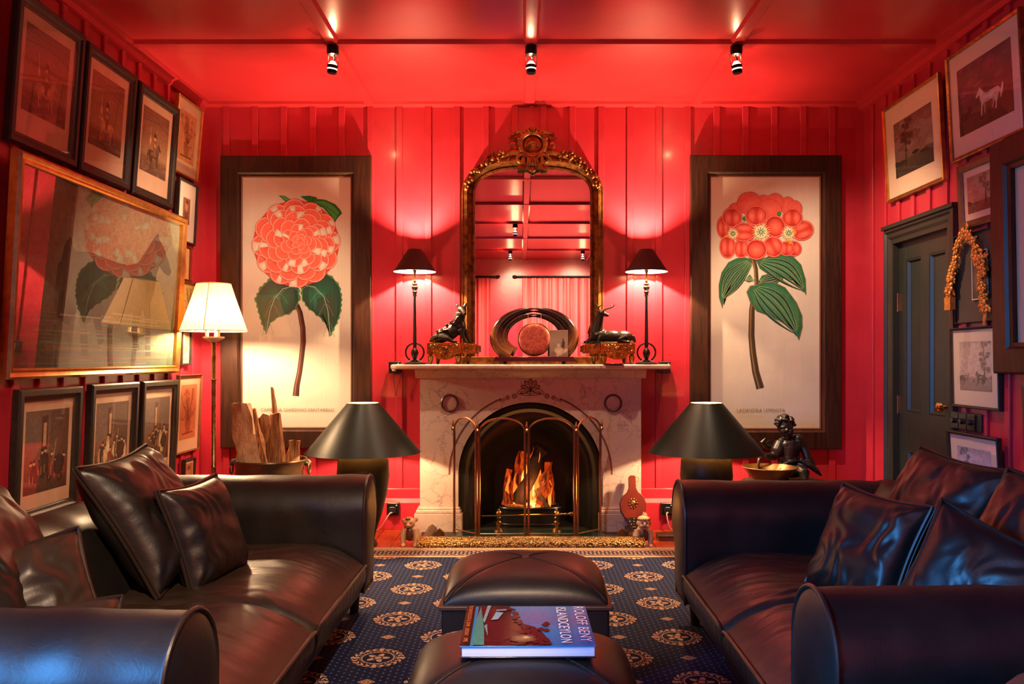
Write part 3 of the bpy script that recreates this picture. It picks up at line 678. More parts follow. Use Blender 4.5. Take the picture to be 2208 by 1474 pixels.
# right sofa
pillow('large dark cushion in the far corner of the right sofa before the green door', (1.535, 3.16, 0.595), (0.16, -1, -0.06), (0.24, 0.03, 0.42), 0.54, 0.52, 0.20, 6)
pillow('small creased cushion with blue sheen on the right sofa', (1.205, 2.98, 0.525), (0.34, -0.94, -0.05), (0.16, 0.10, 0.42), 0.42, 0.41, 0.16, 7)
pillow('big dark cushion near the front arm of the right sofa, corner up', (1.357, 2.484, 0.458), (0.62, -0.70, -0.34), (0.16, 0.05, 0.42), 0.49, 0.48, 0.19, 8)
pillow('dark cushion at the far right frame edge behind the big one on the right sofa', (1.57, 2.58, 0.585), (0.25, -1, -0.10), (0.26, 0.0, 0.42), 0.52, 0.50, 0.18, 9)

# ================================================================== OTTOMANS
def ottoman(lab, x, y, rot, seed):
    t = T('ottoman', lab, 'ottoman', (x, y, 0.0), (0, 0, rot), group='buttoned leather ottomans')
    w_, d_ = 0.615, 0.55
    def top(a, b):
        e = (max(0, 1 - abs(a) ** 2.6) * max(0, 1 - abs(b) ** 2.6)) ** 0.40
        rr = 1 - 0.035 * (a * b) ** 2
        dim = 0.012 * math.exp(-((a * 1.0) ** 2 + (b * 1.0) ** 2) / 0.006)
        cr = 0.006 * math.exp(-(abs(a) - abs(b)) ** 2 / 0.0012) * min(1, max(abs(a), abs(b)) * 3)
        return (a * w_ / 2 * rr, b * d_ / 2 * rr, 0.312 + 0.118 * e - dim - cr)
    def tp(i, j):
        q = lambda k: math.sin((k * 2 - 1) * math.pi / 2)
        return top(q(i), q(j))
    cu = MB().grid(tp, 64, 64).build('cushion', MT['leather'], t, 80)
    sm = MB()
    for sa, sb in ((1, 1), (1, -1), (-1, 1), (-1, -1)):
        sm.tube([Vector(top(sa * k / 20 * 0.97, sb * k / 20 * 0.97)) + Vector((0, 0, 0.003)) for k in range(1, 21)], 0.0032, 6)
    sm.build('seam', MT['leather_pipe'], cu)
    MB().ell((0, 0, 0.420), (0.013, 0.013, 0.006)).build('button', MT['leather_pipe'], cu)
    MB().box(-w_ / 2 - 0.006, w_ / 2 + 0.006, -d_ / 2 - 0.006, d_ / 2 + 0.006, 0.296, 0.314).build('rim', MT['leather_tan'], t, 0, bevel=0.006)
    MB().box(-w_ / 2 + 0.006, w_ / 2 - 0.006, -d_ / 2 + 0.006, d_ / 2 - 0.006, 0.045, 0.297).build('body', MT['leather'], t, 0, bevel=0.010)
    for sa in (-1, 1):
        for sb in (-1, 1): MB().lathe([(0.02, 0.0125), (0.028, 0.046)], 12, o=(sa * (w_ / 2 - 0.06), sb * (d_ / 2 - 0.06), 0)).build('foot', MT['black_wood'], t)
    return t
ottoman('square dark leather ottoman nearer the fireplace, nothing on it', 0.005, 3.295, 0, 1)
ottoman('dark leather ottoman in front carrying the picture book', -0.005, 2.30, 0, 2)

# ================================================================== BOOK
class Art(MB):
    """flat print: polygons stacked in hair-thin layers; x right, z up, facing -y"""
    def __init__(s, f=None): super().__init__(); s.k = 0; s.map = f or (lambda p: p); s.step = 0.00003
    def poly(s, pts, col, rim=None):
        s.k += 1; y = -s.step * s.k; q = [s.map(p) for p in pts]
        rim = rim or col; n = len(q)
        tri = geometry.tessellate_polygon([[Vector((a, b, 0)) for a, b in q]])
        s.add([(a, y, b) for a, b in q], [tuple(t) for t in tri], [rim] * n); return s
    def fan(s, pts, c0, c1, center=None):
        s.k += 1; y = -s.step * s.k; q = [s.map(p) for p in pts]; n = len(q)
        c = s.map(center) if center else (sum(a for a, b in q) / n, sum(b for a, b in q) / n)
        s.add([(a, y, b) for a, b in q] + [(c[0], y, c[1])], [(i, (i + 1) % n, n) for i in range(n)], [c1] * n + [c0]); return s
    def oval(s, c, rx, ry, c0, c1, rot=0, n=20, wob=0.0, seed=0):
        pts = []
        for k in range(n):
            a = 2 * math.pi * k / n; r = 1 + wob * math.sin(3 * a + seed); x, y = rx * r * math.cos(a), ry * r * math.sin(a)
            pts.append((c[0] + x * math.cos(rot) - y * math.sin(rot), c[1] + x * math.sin(rot) + y * math.cos(rot)))
        return s.fan(pts, c0, c1, c)
    def line(s, pts, wd, col):
        s.k += 1; y = -s.step * s.k; q = [Vector(s.map(p)) for p in pts]; L = []; Rr = []
        w0 = wd if isinstance(wd, (list, tuple)) else [wd] * len(q)
        for i, p in enumerate(q):
            a = q[max(0, i - 1)]; b = q[min(len(q) - 1, i + 1)]; t = (b - a).normalized(); nn = Vector((-t.y, t.x)) * w0[i] / 2
            L.append(p + nn); Rr.append(p - nn)
        n = len(q); s.add([(p.x, y, p.y) for p in L] + [(p.x, y, p.y) for p in Rr], [(i, i + 1, n + i + 1, n + i) for i in range(n - 1)], [col] * (2 * n)); return s
    def gradient(s, x0, z0, x1, z1, stops, nx=1):
        s.k += 1; y = -s.step * s.k; vs = []; cs = []
        for t_, c in stops:
            for i in range(nx + 1):
                a, b = s.map((x0 + (x1 - x0) * i / nx, z0 + (z1 - z0) * t_)); vs.append((a, y, b)); cs.append(c)
        m = nx + 1; s.add(vs, [(i * m + j, i * m + j + 1, (i + 1) * m + j + 1, (i + 1) * m + j) for i in range(len(stops) - 1) for j in range(nx)], cs); return s
    def blot(s, c, rx, ry, col, col2=None, seed=0, n=26, amp=0.35, rot=0):
        pts = []
        for k in range(n):
            a = 2 * math.pi * k / n; r = 1 + amp * noise.noise(Vector((math.cos(a) * 1.7 + seed, math.sin(a) * 1.7, seed * 2.3))) + amp * 0.5 * noise.noise(Vector((math.cos(a) * 5 + seed, math.sin(a) * 5, 3)))
            x, y = rx * r * math.cos(a), ry * r * math.sin(a); pts.append((c[0] + x * math.cos(rot) - y * math.sin(rot), c[1] + x * math.sin(rot) + y * math.cos(rot)))
        return s.fan(pts, col, col2 or col, c)
def text_mesh(name, body, size, mat, parent, M, align='CENTER', sx=1.0, spacing=1.0):
    cu = bpy.data.curves.new(name, 'FONT'); cu.body = body; cu.size = size; cu.align_x = align; cu.align_y = 'CENTER'; cu.space_character = spacing; cu.resolution_u = 3
    tmp = bpy.data.objects.new('tmp', cu); COL.objects.link(tmp)
    dg = bpy.context.evaluated_depsgraph_get(); dg.update()
    me = bpy.data.meshes.new_from_object(tmp.evaluated_get(dg)); bpy.data.objects.remove(tmp); bpy.data.curves.remove(cu)
    me.name = name; me.materials.clear(); me.materials.append(mat)
    o = bpy.data.objects.new(name, me); COL.objects.link(o); o.parent = parent; o.matrix_local = M @ Matrix.Diagonal((sx, 1, 1, 1)); return o
bk = T('book', 'large glossy picture book of Ceylon lying on the near ottoman', 'book', (0.008, 2.345, 0.428), (0, 0, R(0.6)))
bw_, bd_, bh_ = 0.352, 0.345, 0.032
MB().box(-bw_ / 2 + 0.006, bw_ / 2 - 0.004, -bd_ / 2 + 0.004, bd_ / 2 - 0.004, 0.004, bh_ - 0.003).build('page_block', MT['pages'], bk, 0)
MB().box(-bw_ / 2, bw_ / 2, -bd_ / 2, bd_ / 2, 0, 0.0035).build('back_cover', MT['black_gloss'], bk, 0, bevel=0.001)
fc = MB().box(-bw_ / 2, bw_ / 2, -bd_ / 2, bd_ / 2, bh_ - 0.0035, bh_).build('front_cover', simple('blue_jacket', (0.01, 0.16, 0.36), 0.15), bk, 0, bevel=0.001)
# cover picture, drawn in pixels of the photograph's cover (0..1 each way) and laid flat
ar = Art(lambda p: ((min(1, max(0, p[0])) - 0.5) * bw_, (min(1, max(0, p[1])) - 0.5) * bd_))
dkred = S(74, 22, 24); sky = S(60, 116, 165); sea = S(22, 108, 168)
ar.gradient(0.10, 0, 1, 1, [(0, S(18, 100, 160)), (0.35, S(30, 110, 165)), (0.6, S(90, 95, 140)), (0.85, S(84, 110, 155)), (1, S(70, 120, 165))], 4)
ar.gradient(0, 0, 0.075, 1, [(0, S(40, 14, 14)), (1, S(60, 22, 18))])
ar.poly([(0.10, 0), (0.16, 0), (0.66, 0), (0.67, 0.10), (0.62, 0.30), (0.56, 0.45), (0.47, 0.52), (0.43, 0.62), (0.37, 0.75), (0.38, 0.86), (0.36, 1), (0.10, 1)], dkred)
rnd = random.Random(4)
for k in range(26): ar.blot((rnd.uniform(0.18, 0.62), rnd.uniform(0.03, 0.42)), rnd.uniform(0.015, 0.05), rnd.uniform(0.02, 0.06), S(rnd.randint(60, 110), rnd.randint(18, 40), rnd.randint(20, 36)), dkred, k)
for k in range(40):
    u = k / 39; ar.blot((0.67 - 0.30 * u ** 0.8 + rnd.uniform(-0.02, 0.02), 0.03 + 0.90 * u ** 1.5 + rnd.uniform(-0.03, 0.03)), rnd.uniform(0.012, 0.028), rnd.uniform(0.02, 0.04), S(86, 26, 26), dkred, k + 90, amp=0.7)
for k in range(16): ar.blot((rnd.uniform(0.40, 0.66), rnd.uniform(0.05, 0.52) if k % 2 else rnd.uniform(0.0, 0.2)), 0.025, 0.04, S(70, 20, 22), dkred, k + 40)
ar.blot((0.47, 0.15), 0.10, 0.10, S(150, 120, 80), S(84, 30, 26), 3); ar.blot((0.49, 0.17), 0.04, 0.035, S(230, 190, 130), S(120, 80, 50), 5)
ar.poly([(0.085, 0), (0.18, 0), (0.165, 0.4), (0.12, 0.98), (0.095, 0.55)], S(62, 128, 112)); ar.poly([(0.165, 0.52), (0.205, 1), (0.175, 1), (0.15, 0.6)], S(120, 150, 150)); ar.poly([(0.165, 0.45), (0.20, 0.20), (0.185, 0.5)], S(110, 140, 138))
ar.poly([(0.215, 0.60), (0.27, 0.62), (0.31, 0.80), (0.25, 0.82)], S(128, 158, 165)); ar.poly([(0.25, 0.84), (0.34, 0.86), (0.33, 0.90), (0.25, 0.88)], S(120, 140, 150))
o = ar.build('cover_picture', MT['cover'], fc, 0, color=True, M=Matrix.Translation((0, 0, bh_ + 0.0003)) @ Matrix.Rotation(R(-90), 4, 'X'))
white_ink = simple('white_ink', (0.78, 0.66, 0.62), 0.3); orange_ink = simple('orange_ink', (0.62, 0.17, 0.05), 0.3)
zt = bh_ + 0.0042
RM = Matrix.Rotation(R(-90), 4, 'Z')
for wd_, x_, y_, sx_ in (('ROLOFF', 0.152, 0.072, 1.06), ('BENY', 0.152, -0.092, 1.10), ('ISLAND', 0.100, 0.080, 0.98), ('CEYLON', 0.100, -0.078, 0.98)):
    text_mesh('title_word', wd_, 0.042, white_ink, fc, Matrix.Translation((x_, y_, zt)) @ RM, sx=sx_, spacing=1.08)
for wd_, y_ in (('TEXT', 0.150), ('ANTHOLOGY', 0.085), ('&', 0.028), ('JOHN', -0.006), ('LINDSAY', -0.070), ('OPIE', -0.135)):
    text_mesh('credit_word', wd_, 0.0155, orange_ink, fc, Matrix.Translation((-0.163, y_, zt)) @ RM, sx=1.0)

# ================================================================== ARMCHAIR (its arm shows at the lower right)
ac = T('armchair', 'brown leather armchair, only its rounded arm shows in the lower right corner', 'armchair', (1.335, 1.22, 0.02))
def arm_roll(x0, x1):
    f = lambda u, v: (x0 + (x1 - x0) * (0.5 - 0.5 * math.cos(v * 2 * math.pi)) , 0, 0)
    ao = [(x0, 0.1), (x0, 0.50)] + [((x0 + x1) / 2 - (x1 - x0) / 2 * math.cos(a * math.pi / 12), 0.50 + 0.10 * math.sin(a * math.pi / 12)) for a in range(1, 12)] + [(x1, 0.50), (x1, 0.1)]
    return MB().prism(ao, -0.42, 0.40)
for a, b in ((-0.46, -0.24), (0.24, 0.46)): arm_roll(a, b).build('arm', MT['leather_tan'], ac, 40, bevel=0.045, segs=4)
MB().box(-0.25, 0.25, -0.36, 0.40, 0.10, 0.40).build('seat', MT['leather_tan'], ac, 0, bevel=0.05, segs=4)
MB().box(-0.40, 0.40, -0.50, -0.32, 0.10, 0.72).build('backrest', MT['leather_tan'], ac, 0, bevel=0.06, segs=4)
for a in (-0.38, 0.38):
    for b in (-0.42, 0.34): MB().lathe([(0.018, 0.0125), (0.026, 0.12)], 10, o=(a, b, 0)).build('leg', MT['black_wood'], ac)

# ================================================================== FIREPLACE
FY = 5.84                                  # face of the marble surround
fp = T('fireplace', 'pink veined marble fireplace with arched opening and mantelshelf', 'fireplace', (FX, YB, 0))
Y = lambda y: y - YB                       # into the fireplace's own frame
hw, ar_r, spr = 0.765, 0.500, 0.395        # half width, arch radius, springing height
top = 1.075
def arch(r, n=40, sp=spr): return [(-r * math.cos(math.pi * i / n), sp + r * math.sin(math.pi * i / n)) for i in range(n + 1)]
m = MB(); A_ = arch(ar_r); n = len(A_)
outp = []
for x, z in A_:                            # matching points on the slab's outline
    outp.append((x * hw / ar_r if abs(x) < ar_r else math.copysign(hw, x), top))
for (yy, flip) in ((FY, 0), (YB, 1)):
    vs = [(x, Y(yy), z) for x, z in A_] + [(x, Y(yy), z) for x, z in outp]
    m.add(vs, [(i, i + 1, n + i + 1, n + i) if not flip else (i, n + i, n + i + 1, i + 1) for i in range(n - 1)])
m.add([(x, Y(FY), z) for x, z in A_] + [(x, Y(YB), z) for x, z in A_], [(i, n + i, n + i + 1, i + 1) for i in range(n - 1)])
for sx in (-1, 1):
    a, b = sorted((sx * ar_r, sx * hw)); m.box(a, b, Y(FY), Y(YB), 0, spr)
    m.add([(sx * hw, Y(FY), spr), (sx * hw, Y(YB), spr), (sx * hw, Y(YB), top), (sx * hw, Y(FY), top), (sx * ar_r, Y(FY), spr), (sx * ar_r, Y(YB), spr)], [(0, 1, 2, 3), ])
    m.add([(sx * hw, Y(FY), spr), (sx * hw, Y(FY), top), (sx * ar_r, Y(FY), spr)], [(0, 1, 2)])
m.build('surround', MT['marble'], fp, 0)
# engraved line following the arch
m = MB(); lin = [(x, z) for x, z in arch(ar_r + 0.062, 60, spr)]
L1 = [p for i, p in enumerate(lin) if i <= 23]; L2 = [p for i, p in enumerate(lin) if i >= 37]
ink = simple('engraved_line', (0.16, 0.05, 0.04), 0.6)
for L in (L1, L2): m.sweep(L, [(0.006, Y(FY) - 0.001), (0.006, Y(FY) + 0.004), (-0.006, Y(FY) + 0.004), (-0.006, Y(FY) - 0.001)])
# engraved palmette: rings and petals above the arch
def ringl(c, r, wd=0.0045): return m.tube([(c[0] + r * math.cos(a * math.pi / 9), Y(FY) - 0.0005, c[1] + r * math.sin(a * math.pi / 9)) for a in range(18)], wd / 2, 6, True)
def oval_l(c, rx, ry, rot): return m.tube([(c[0] + rx * math.cos(a * math.pi / 9) * math.cos(rot) - ry * math.sin(a * math.pi / 9) * math.sin(rot), Y(FY) - 0.0005, c[1] + rx * math.cos(a * math.pi / 9) * math.sin(rot) + ry * math.sin(a * math.pi / 9) * math.cos(rot)) for a in range(18)], 0.0024, 6, True)
pz = 0.985
for k in range(-2, 3):
    a = R(90 - k * 36); oval_l((0.042 * math.cos(a), pz + 0.046 * math.sin(a)), 0.026, 0.014, a); oval_l((0.050 * math.cos(a), pz + 0.054 * math.sin(a)), 0.012, 0.007, a)
for sx in (-1, 1):
    oval_l((sx * 0.050, pz - 0.012), 0.046, 0.016, sx * R(-22)); oval_l((sx * 0.045, pz - 0.020), 0.030, 0.008, sx * R(-12)); oval_l((sx * 0.035, pz - 0.034), 0.036, 0.008, sx * R(8))
    for c, r in (((0.113, 0.938), 0.015), ((0.158, 0.928), 0.013), ((0.185, 0.916), 0.008), ((0.206, 0.905), 0.006), ((0.113, 0.938), 0.008), ((0.158, 0.928), 0.006)): ringl((sx * c[0], c[1]), r)
m.build('engraving', ink, fp)
bd = MB().ell((0, Y(FY), pz - 0.004), (0.013, 0.004, 0.02)); bd.build('engraving_stud', simple('dark_inlay', (0.05, 0.02, 0.02), 0.4), fp)
for sx in (-1, 1):
    c = (sx * 0.565 + 0.005, 0.890)
    r = MB().lathe([(0.048, 0), (0.048, 0.006), (0.054, 0.016), (0.063, 0.010), (0.064, 0)], 32, cap=False, M=Matrix.Translation((c[0], Y(FY), c[1])) @ Matrix.Rotation(R(90), 4, 'X')).build('roundel', simple('dark_marble', (0.11, 0.05, 0.05), 0.3), fp)
    MB().lathe([(0, 0.004), (0.03, 0.005), (0.049, 0.002)], 32, cap=False, M=Matrix.Translation((c[0], Y(FY), c[1])) @ Matrix.Rotation(R(90), 4, 'X')).build('roundel_disc', MT['marble'], r)
    a, b = sorted((sx * (hw + 0.035), sx * (ar_r - 0.030)))
    pl = MB().box(a, b, Y(FY - 0.045), Y(YB), 0, 0.130).build('plinth', MT['marble'], fp, 0, bevel=0.003)
    MB().box(a + 0.010, b - 0.010, Y(FY - 0.035), Y(YB), 0.130, 0.155).build('plinth_moulding', MT['marble'], pl, 0, bevel=0.008)
    MB().box(a + 0.018, b - 0.018, Y(FY - 0.022), Y(YB), 0.155, 0.170).build('plinth_moulding', MT['marble'], pl, 0, bevel=0.005)
MB().prism([(0, 0), (0.015, 0), (0.05, 0.04), (0.06, 0.055), (0.06, 0.068), (0, 0.068)], -hw - 0.03, hw + 0.03, M=Matrix.Translation((0, Y(FY), 1.062)) @ Matrix.Rotation(R(90), 4, 'Z') @ Matrix.Diagonal((-1, -1, 1, 1))).build('bed_moulding', MT['marble'], fp, 0)
sh = MB(); q = []
SW, SD = 0.952, 0.275
for k in range(13):
    a = R(180 + 90 * k / 12); q.append((-SW + 0.05 + 0.05 * math.cos(a), -SD + 0.05 + 0.05 * math.sin(a)))
for k in range(13):
    a = R(270 + 90 * k / 12); q.append((SW - 0.05 + 0.05 * math.cos(a), -SD + 0.05 + 0.05 * math.sin(a)))
q += [(SW, 0), (-SW, 0)]
n = len(q); sh.add([(x, y, 1.125) for x, y in q] + [(x, y, 1.158) for x, y in q], [tuple(range(n - 1, -1, -1)), tuple(range(n, 2 * n))] + [(i, (i + 1) % n, n + (i + 1) % n, n + i) for i in range(n)])
sh.build('mantelshelf', MT['marble'], fp, 0, bevel=0.012, segs=4)
MZ = 1.158
# iron insert: arched register plate, splayed cheeks, hood
m = MB(); ins = [(0.500, 0.02), (0.455, 0.00), (0.430, 0.02), (0.405, 0.02), (0.395, 0.05)]
for (r1, d1), (r2, d2) in zip(ins[:-1], ins[1:]):
    a1, a2 = arch(r1, 40), arch(r2, 40); a1 = [(-r1, 0)] + a1 + [(r1, 0)]; a2 = [(-r2, 0)] + a2 + [(r2, 0)]; n = len(a1)
    m.add([(x, Y(5.865) + d1, z) for x, z in a1] + [(x, Y(5.865) + d2, z) for x, z in a2], [(i, i + 1, n + i + 1, n + i) for i in range(n - 1)])
m.build('iron_register', MT['iron'], fp, 30)
m = MB(); a1 = [(-0.395, 0)] + arch(0.395, 40) + [(0.395, 0)]; n = len(a1)
a2 = [(x * 0.66, z * 0.74) for x, z in a1]
m.add([(x, Y(5.915), z) for x, z in a1] + [(x, Y(6.25), z) for x, z in a2], [(i, i + 1, n + i + 1, n + i) for i in range(n - 1)] + [tuple(range(n, 2 * n))])
m.build('firebox', simple('polished_black_iron', (0.005, 0.006, 0.0055), 0.22, 0.1), fp, 30)
MB().box(-0.52, 0.52, Y(6.27), Y(6.30), -0.02, 0.95).box(-0.52, 0.52, Y(5.97), Y(6.30), -0.03, -0.001).build('chimney_back', MT['soot'], fp, 0)
m = MB()                                                    # bowed basket front of the grate
fr_ = lambda u, v: (0.215 * math.sin((u - 0.5) * math.pi * 0.98), Y(5.985) - 0.075 * math.cos((u - 0.5) * math.pi * 0.98) + 0.0, 0.020 + 0.125 * v)
m.grid(fr_, 24, 4); m.tube([fr_(i / 24, 1) for i in range(25)], 0.011, 8); m.tube([fr_(i / 24, 0.1) for i in range(25)], 0.008, 8)
m.box(-0.21, 0.21, Y(5.985), Y(6.20), 0.125, 0.140); gr = m.build('grate', MT['iron'], fp, 40)
# hearth with its dark green tiles
he = tag(MB().box(-0.70, 0.76, 5.395, 5.965, 0.0, 0.008).build('hearth', MT['soot'], smooth=0), 'dark green tiled hearth inside the brass fender', 'hearth')
tl = MB().box(0.002, 0.098, 0.002, 0.098, 0.008, 0.014).build('tile', MT['green_tile'], he, 0, bevel=0.0015); tl.location = (-0.455, 5.44, 0)
for i in range(10):
    for j in range(4):
        if i or j: copy_child(tl, he, (-0.455 + i * 0.1, 5.44 + j * 0.1, 0))
# fender of hammered brass
fd = T('fender', 'hammered brass fender in front of the hearth', 'fender', (FX, 5.34, 0))
pr = [(-0.052, 0.0), (-0.050, 0.022), (-0.036, 0.050), (-0.010, 0.066), (0.020, 0.070), (0.040, 0.066), (0.045, 0.0)]
MB().prism(pr, -0.715, 0.715, M=Matrix.Rotation(R(-90), 4, 'Z') @ Matrix.Diagonal((-1, 1, 1, 1))).build('front_bar', MT['hammered'], fd, 50)
for sx in (-1, 1):
    MB().prism([(-0.03, 0), (-0.026, 0.045), (0, 0.062), (0.026, 0.045), (0.03, 0)], 0.04, 0.46, M=Matrix.Translation((sx * 0.675, 0, 0))).build('side_bar', MT['hammered'], fd, 50)
    MB().prism([(-0.045, 0), (0.045, 0), (0.03, 0.06), (0.0, 0.085), (-0.03, 0.06)], -0.012, 0.012, M=Matrix.Translation((sx * 0.60, 0.20, 0))).build('end_plate', MT['old_brass'], fd, 30)
# folding fire screen
fs_ = T('fire_screen', 'four panel folding brass fire screen with arched tops and dark mesh', 'fire screen', (0.018, 5.56, 0.014))
def meshmat():
    m = NT('fine_wire_mesh'); d = m.node('ShaderNodeBsdfDiffuse'); d.inputs[0].default_value = (0.02, 0.016, 0.012, 1); t = m.node('ShaderNodeBsdfTransparent'); x = m.node('ShaderNodeMixShader')
    x.inputs[0].default_value = 0.22; m.link(t.outputs[0], x.inputs[1]); m.link(d.outputs[0], x.inputs[2]); m.link(x.outputs[0], m.out.inputs[0]); return m.m
MT['mesh'] = meshmat()
def screen_panel(a, b):
    a, b = Vector(a), Vector(b); d = b - a; Lw = d.length; ex = d.normalized(); p = T('panel', None, None); p.parent = fs_; p.location = a; p.rotation_euler = (0, 0, math.atan2(ex.y, ex.x))
    H, rise = 0.700, 0.090; i0, i1 = 0.012, Lw - 0.012; cx, hw_ = (i0 + i1) / 2, (i1 - i0) / 2
    top_ = [(cx - hw_ * math.cos(math.pi * k / 20), H + rise * math.sin(math.pi * k / 20)) for k in range(21)]
    r = MB(); r.tube([(i0, 0, 0.0), (i0, 0, H)] + [(x, 0, z) for x, z in top_[1:-1]] + [(i1, 0, H), (i1, 0, 0.0)], 0.0065, 8); r.tube([(i0, 0, 0.03), (i1, 0, 0.03)], 0.005, 8)
    r.build('rod_frame', MT['copper'], p)
    q = [(i0, 0.03)] + [(x, z - 0.012) for x, z in top_] + [(i1, 0.03)]
    MB().add([(x, 0.002, z) for x, z in q], [tuple(range(len(q)))]).build('mesh', MT['mesh'], p, 0)
    for x in (i0, i1): MB().tube([(x, 0, 0), (x, 0, H)], 0.0085, 8).build('post', MT['copper'], p)
c0 = Vector((-0.326, 0, 0)); c1 = Vector((0, 0, 0)); c2 = Vector((0.326, 0, 0)); e0 = Vector((-0.500, 0.165, 0)); e2 = Vector((0.508, 0.165, 0))
for a, b in ((e0, c0), (c0, c1), (c1, c2), (c2, e2)): screen_panel(a, b)
for c in (c0, c1, c2, e0, e2):
    f = MB().lathe([(0, 0.70), (0.011, 0.70), (0.013, 0.712), (0.006, 0.722), (0.010, 0.735), (0.007, 0.75), (0.003, 0.768), (0, 0.77)], 12, o=(c.x, c.y, 0)); f.build('finial', MT['brass'], fs_)
# fire dogs and the poker lying on them
for sx, lab in ((-1, 'turned brass fire dog on the hearth, left of the fire'), (1, 'turned brass fire dog on the hearth, right of the fire')):
    f = T('fire_dog', lab, 'fire dog', (FX - 0.02 + sx * 0.200, 5.80, 0.014), group='pair of brass fire dogs')
    MB().lathe([(0, 0), (0.034, 0), (0.030, 0.012), (0.014, 0.020), (0.012, 0.035), (0.022, 0.045), (0.020, 0.062), (0.010, 0.070), (0.012, 0.085), (0.018, 0.092), (0.009, 0.100), (0, 0.101)], 18).build('pillar', MT['old_brass'], f)
    MB().ell((0, 0, 0.122), 0.020).ell((0, 0, 0.145), 0.008).build('knob', MT['brass'], f)
pk = T('poker', 'brass handled poker lying across the fire dogs', 'poker', (FX, 5.772, 0.128))
MB().tube([(-0.335, 0, -0.006), (0.18, 0, 0.004)], 0.0055, 8).build('rod', MT['brass'], pk)
h = MB()
for k in range(8): h.ell((0.18 + k * 0.012, 0, 0.004 + 0.0005 * k), (0.008, 0.011 if k % 2 else 0.008, 0.011 if k % 2 else 0.008), n=10, m=6)
h.ell((0.285, 0, 0.008), (0.022, 0.018, 0.018)); h.build('handle', MT['brass'], pk)
# logs burning in the grate
def log(name, lab, a, b, r, mat, group, seed, flat=0.7, n=9, taper=1.0, jag=0.0, plen=8):
    a, b = Vector(a), Vector(b); t = T(name, lab, 'log', a, group=group); d = b - a; pts = []; rr = []
    for k in range(plen + 1):
        u = k / plen; pts.append(d * u + Vector((noise.noise(Vector((seed, u * 3, 1))), noise.noise(Vector((seed, u * 3, 5))), 0)) * r * 0.5)
        rr.append(r * (1 + (taper - 1) * u) * (1 + 0.25 * noise.noise(Vector((seed * 2, u * 5, 2)))))
    m = MB(); m.tube(pts, rr, n, flat=flat)
    m.v = [tuple(Vector(v) + Vector((noise.noise(Vector(v) * 31 + Vector((seed, 0, 0))), noise.noise(Vector(v) * 31 + Vector((0, seed, 0))), noise.noise(Vector(v) * 18 + Vector((0, 0, seed))) * 1.2)) * (r * 0.30 + jag)) for v in m.v]
    m.build('wood', mat, t, 28); return t
g_ = 'logs burning in the grate'
log('log', 'thick dark charred log leaning across the middle of the fire', (FX - 0.085, 5.995, 0.17), (FX + 0.080, 6.05, 0.555), 0.046, MT['char'], g_, 1)
log('log', 'tall glowing split log standing at the left of the fire', (FX - 0.140, 6.07, 0.15), (FX - 0.050, 6.13, 0.515), 0.036, MT['ember'], g_, 2, 0.5)
log('log', 'second glowing log close beside the tall left one', (FX - 0.075, 6.06, 0.15), (FX - 0.020, 6.12, 0.47), 0.030, MT['ember'], g_, 6, 0.6)
log('log', 'thick glowing red log at the right of the fire', (FX + 0.055, 5.985, 0.15), (FX + 0.125, 6.05, 0.37), 0.055, MT['ember'], g_, 3)
log('log', 'outermost glowing log at the right side of the grate', (FX + 0.155, 6.05, 0.15), (FX + 0.130, 6.10, 0.45), 0.026, MT['ember'], g_, 8, 0.6)
log('log', 'outermost glowing log at the left side of the grate', (FX - 0.185, 6.03, 0.15), (FX - 0.150, 6.08, 0.40), 0.024, MT['ember'], g_, 9, 0.6)
log('log', 'pale log lying low at the front left of the fire', (FX - 0.165, 5.955, 0.158), (FX + 0.000, 5.945, 0.150), 0.015, MT['bark'], g_, 4)
log('log', 'thin charred stick propped at the front right of the fire', (FX + 0.125, 5.945, 0.15), (FX + 0.040, 5.98, 0.27), 0.017, MT['char'], g_, 5)
fm = T('fire', 'orange flames rising between the burning logs', 'fire', (FX, 6.02, 0.14))
def flame(x, y, h_, w_, mat, lean=0.0, z=0.0):
    pts = []; rr = []
    for k in range(15):
        u = k / 14; pts.append((x + lean * u * u + 0.012 * math.sin(u * 9 + x * 70) * u, y, z + h_ * u)); rr.append(w_ * (math.sin(math.pi * (0.15 + 0.85 * u)) ** 1.3 + 0.03) * (1 + 0.25 * math.sin(u * 13 + x * 90)))
    MB().tube(pts, rr, 12, flat=0.35).build('flame', mat, fm)
flame(-0.055, 0.00, 0.36, 0.015, MT['flame_hot'], 0.03, 0.04); flame(-0.015, 0.015, 0.30, 0.012, MT['flame'], 0.03, 0.12); flame(0.030, 0.055, 0.44, 0.020, MT['flame'], 0.01)
flame(0.000, 0.075, 0.43, 0.018, MT['flame'], 0.015); flame(0.062, 0.06, 0.42, 0.016, MT['flame'], 0.0); flame(-0.115, 0.00, 0.27, 0.014, MT['flame'], 0.02); flame(-0.165, 0.02, 0.24, 0.012, MT['flame'], 0.01, 0.02)
flame(0.020, 0.00, 0.34, 0.008, MT['flame_hot'], 0.06, 0.08); flame(0.140, 0.02, 0.26, 0.014, MT['flame'], -0.01); flame(0.085, -0.04, 0.20, 0.012, MT['flame'], 0.0, 0.02)
flame(0.022, -0.065, 0.095, 0.020, MT['flame_hot']); flame(-0.018, -0.068, 0.050, 0.014, MT['flame_hot']); flame(0.055, -0.060, 0.055, 0.016, MT['flame'])
light('POINT', 'fire_light', (FX, 5.93, 0.27), 6, (1.0, 0.36, 0.08), shadow_soft_size=0.08)

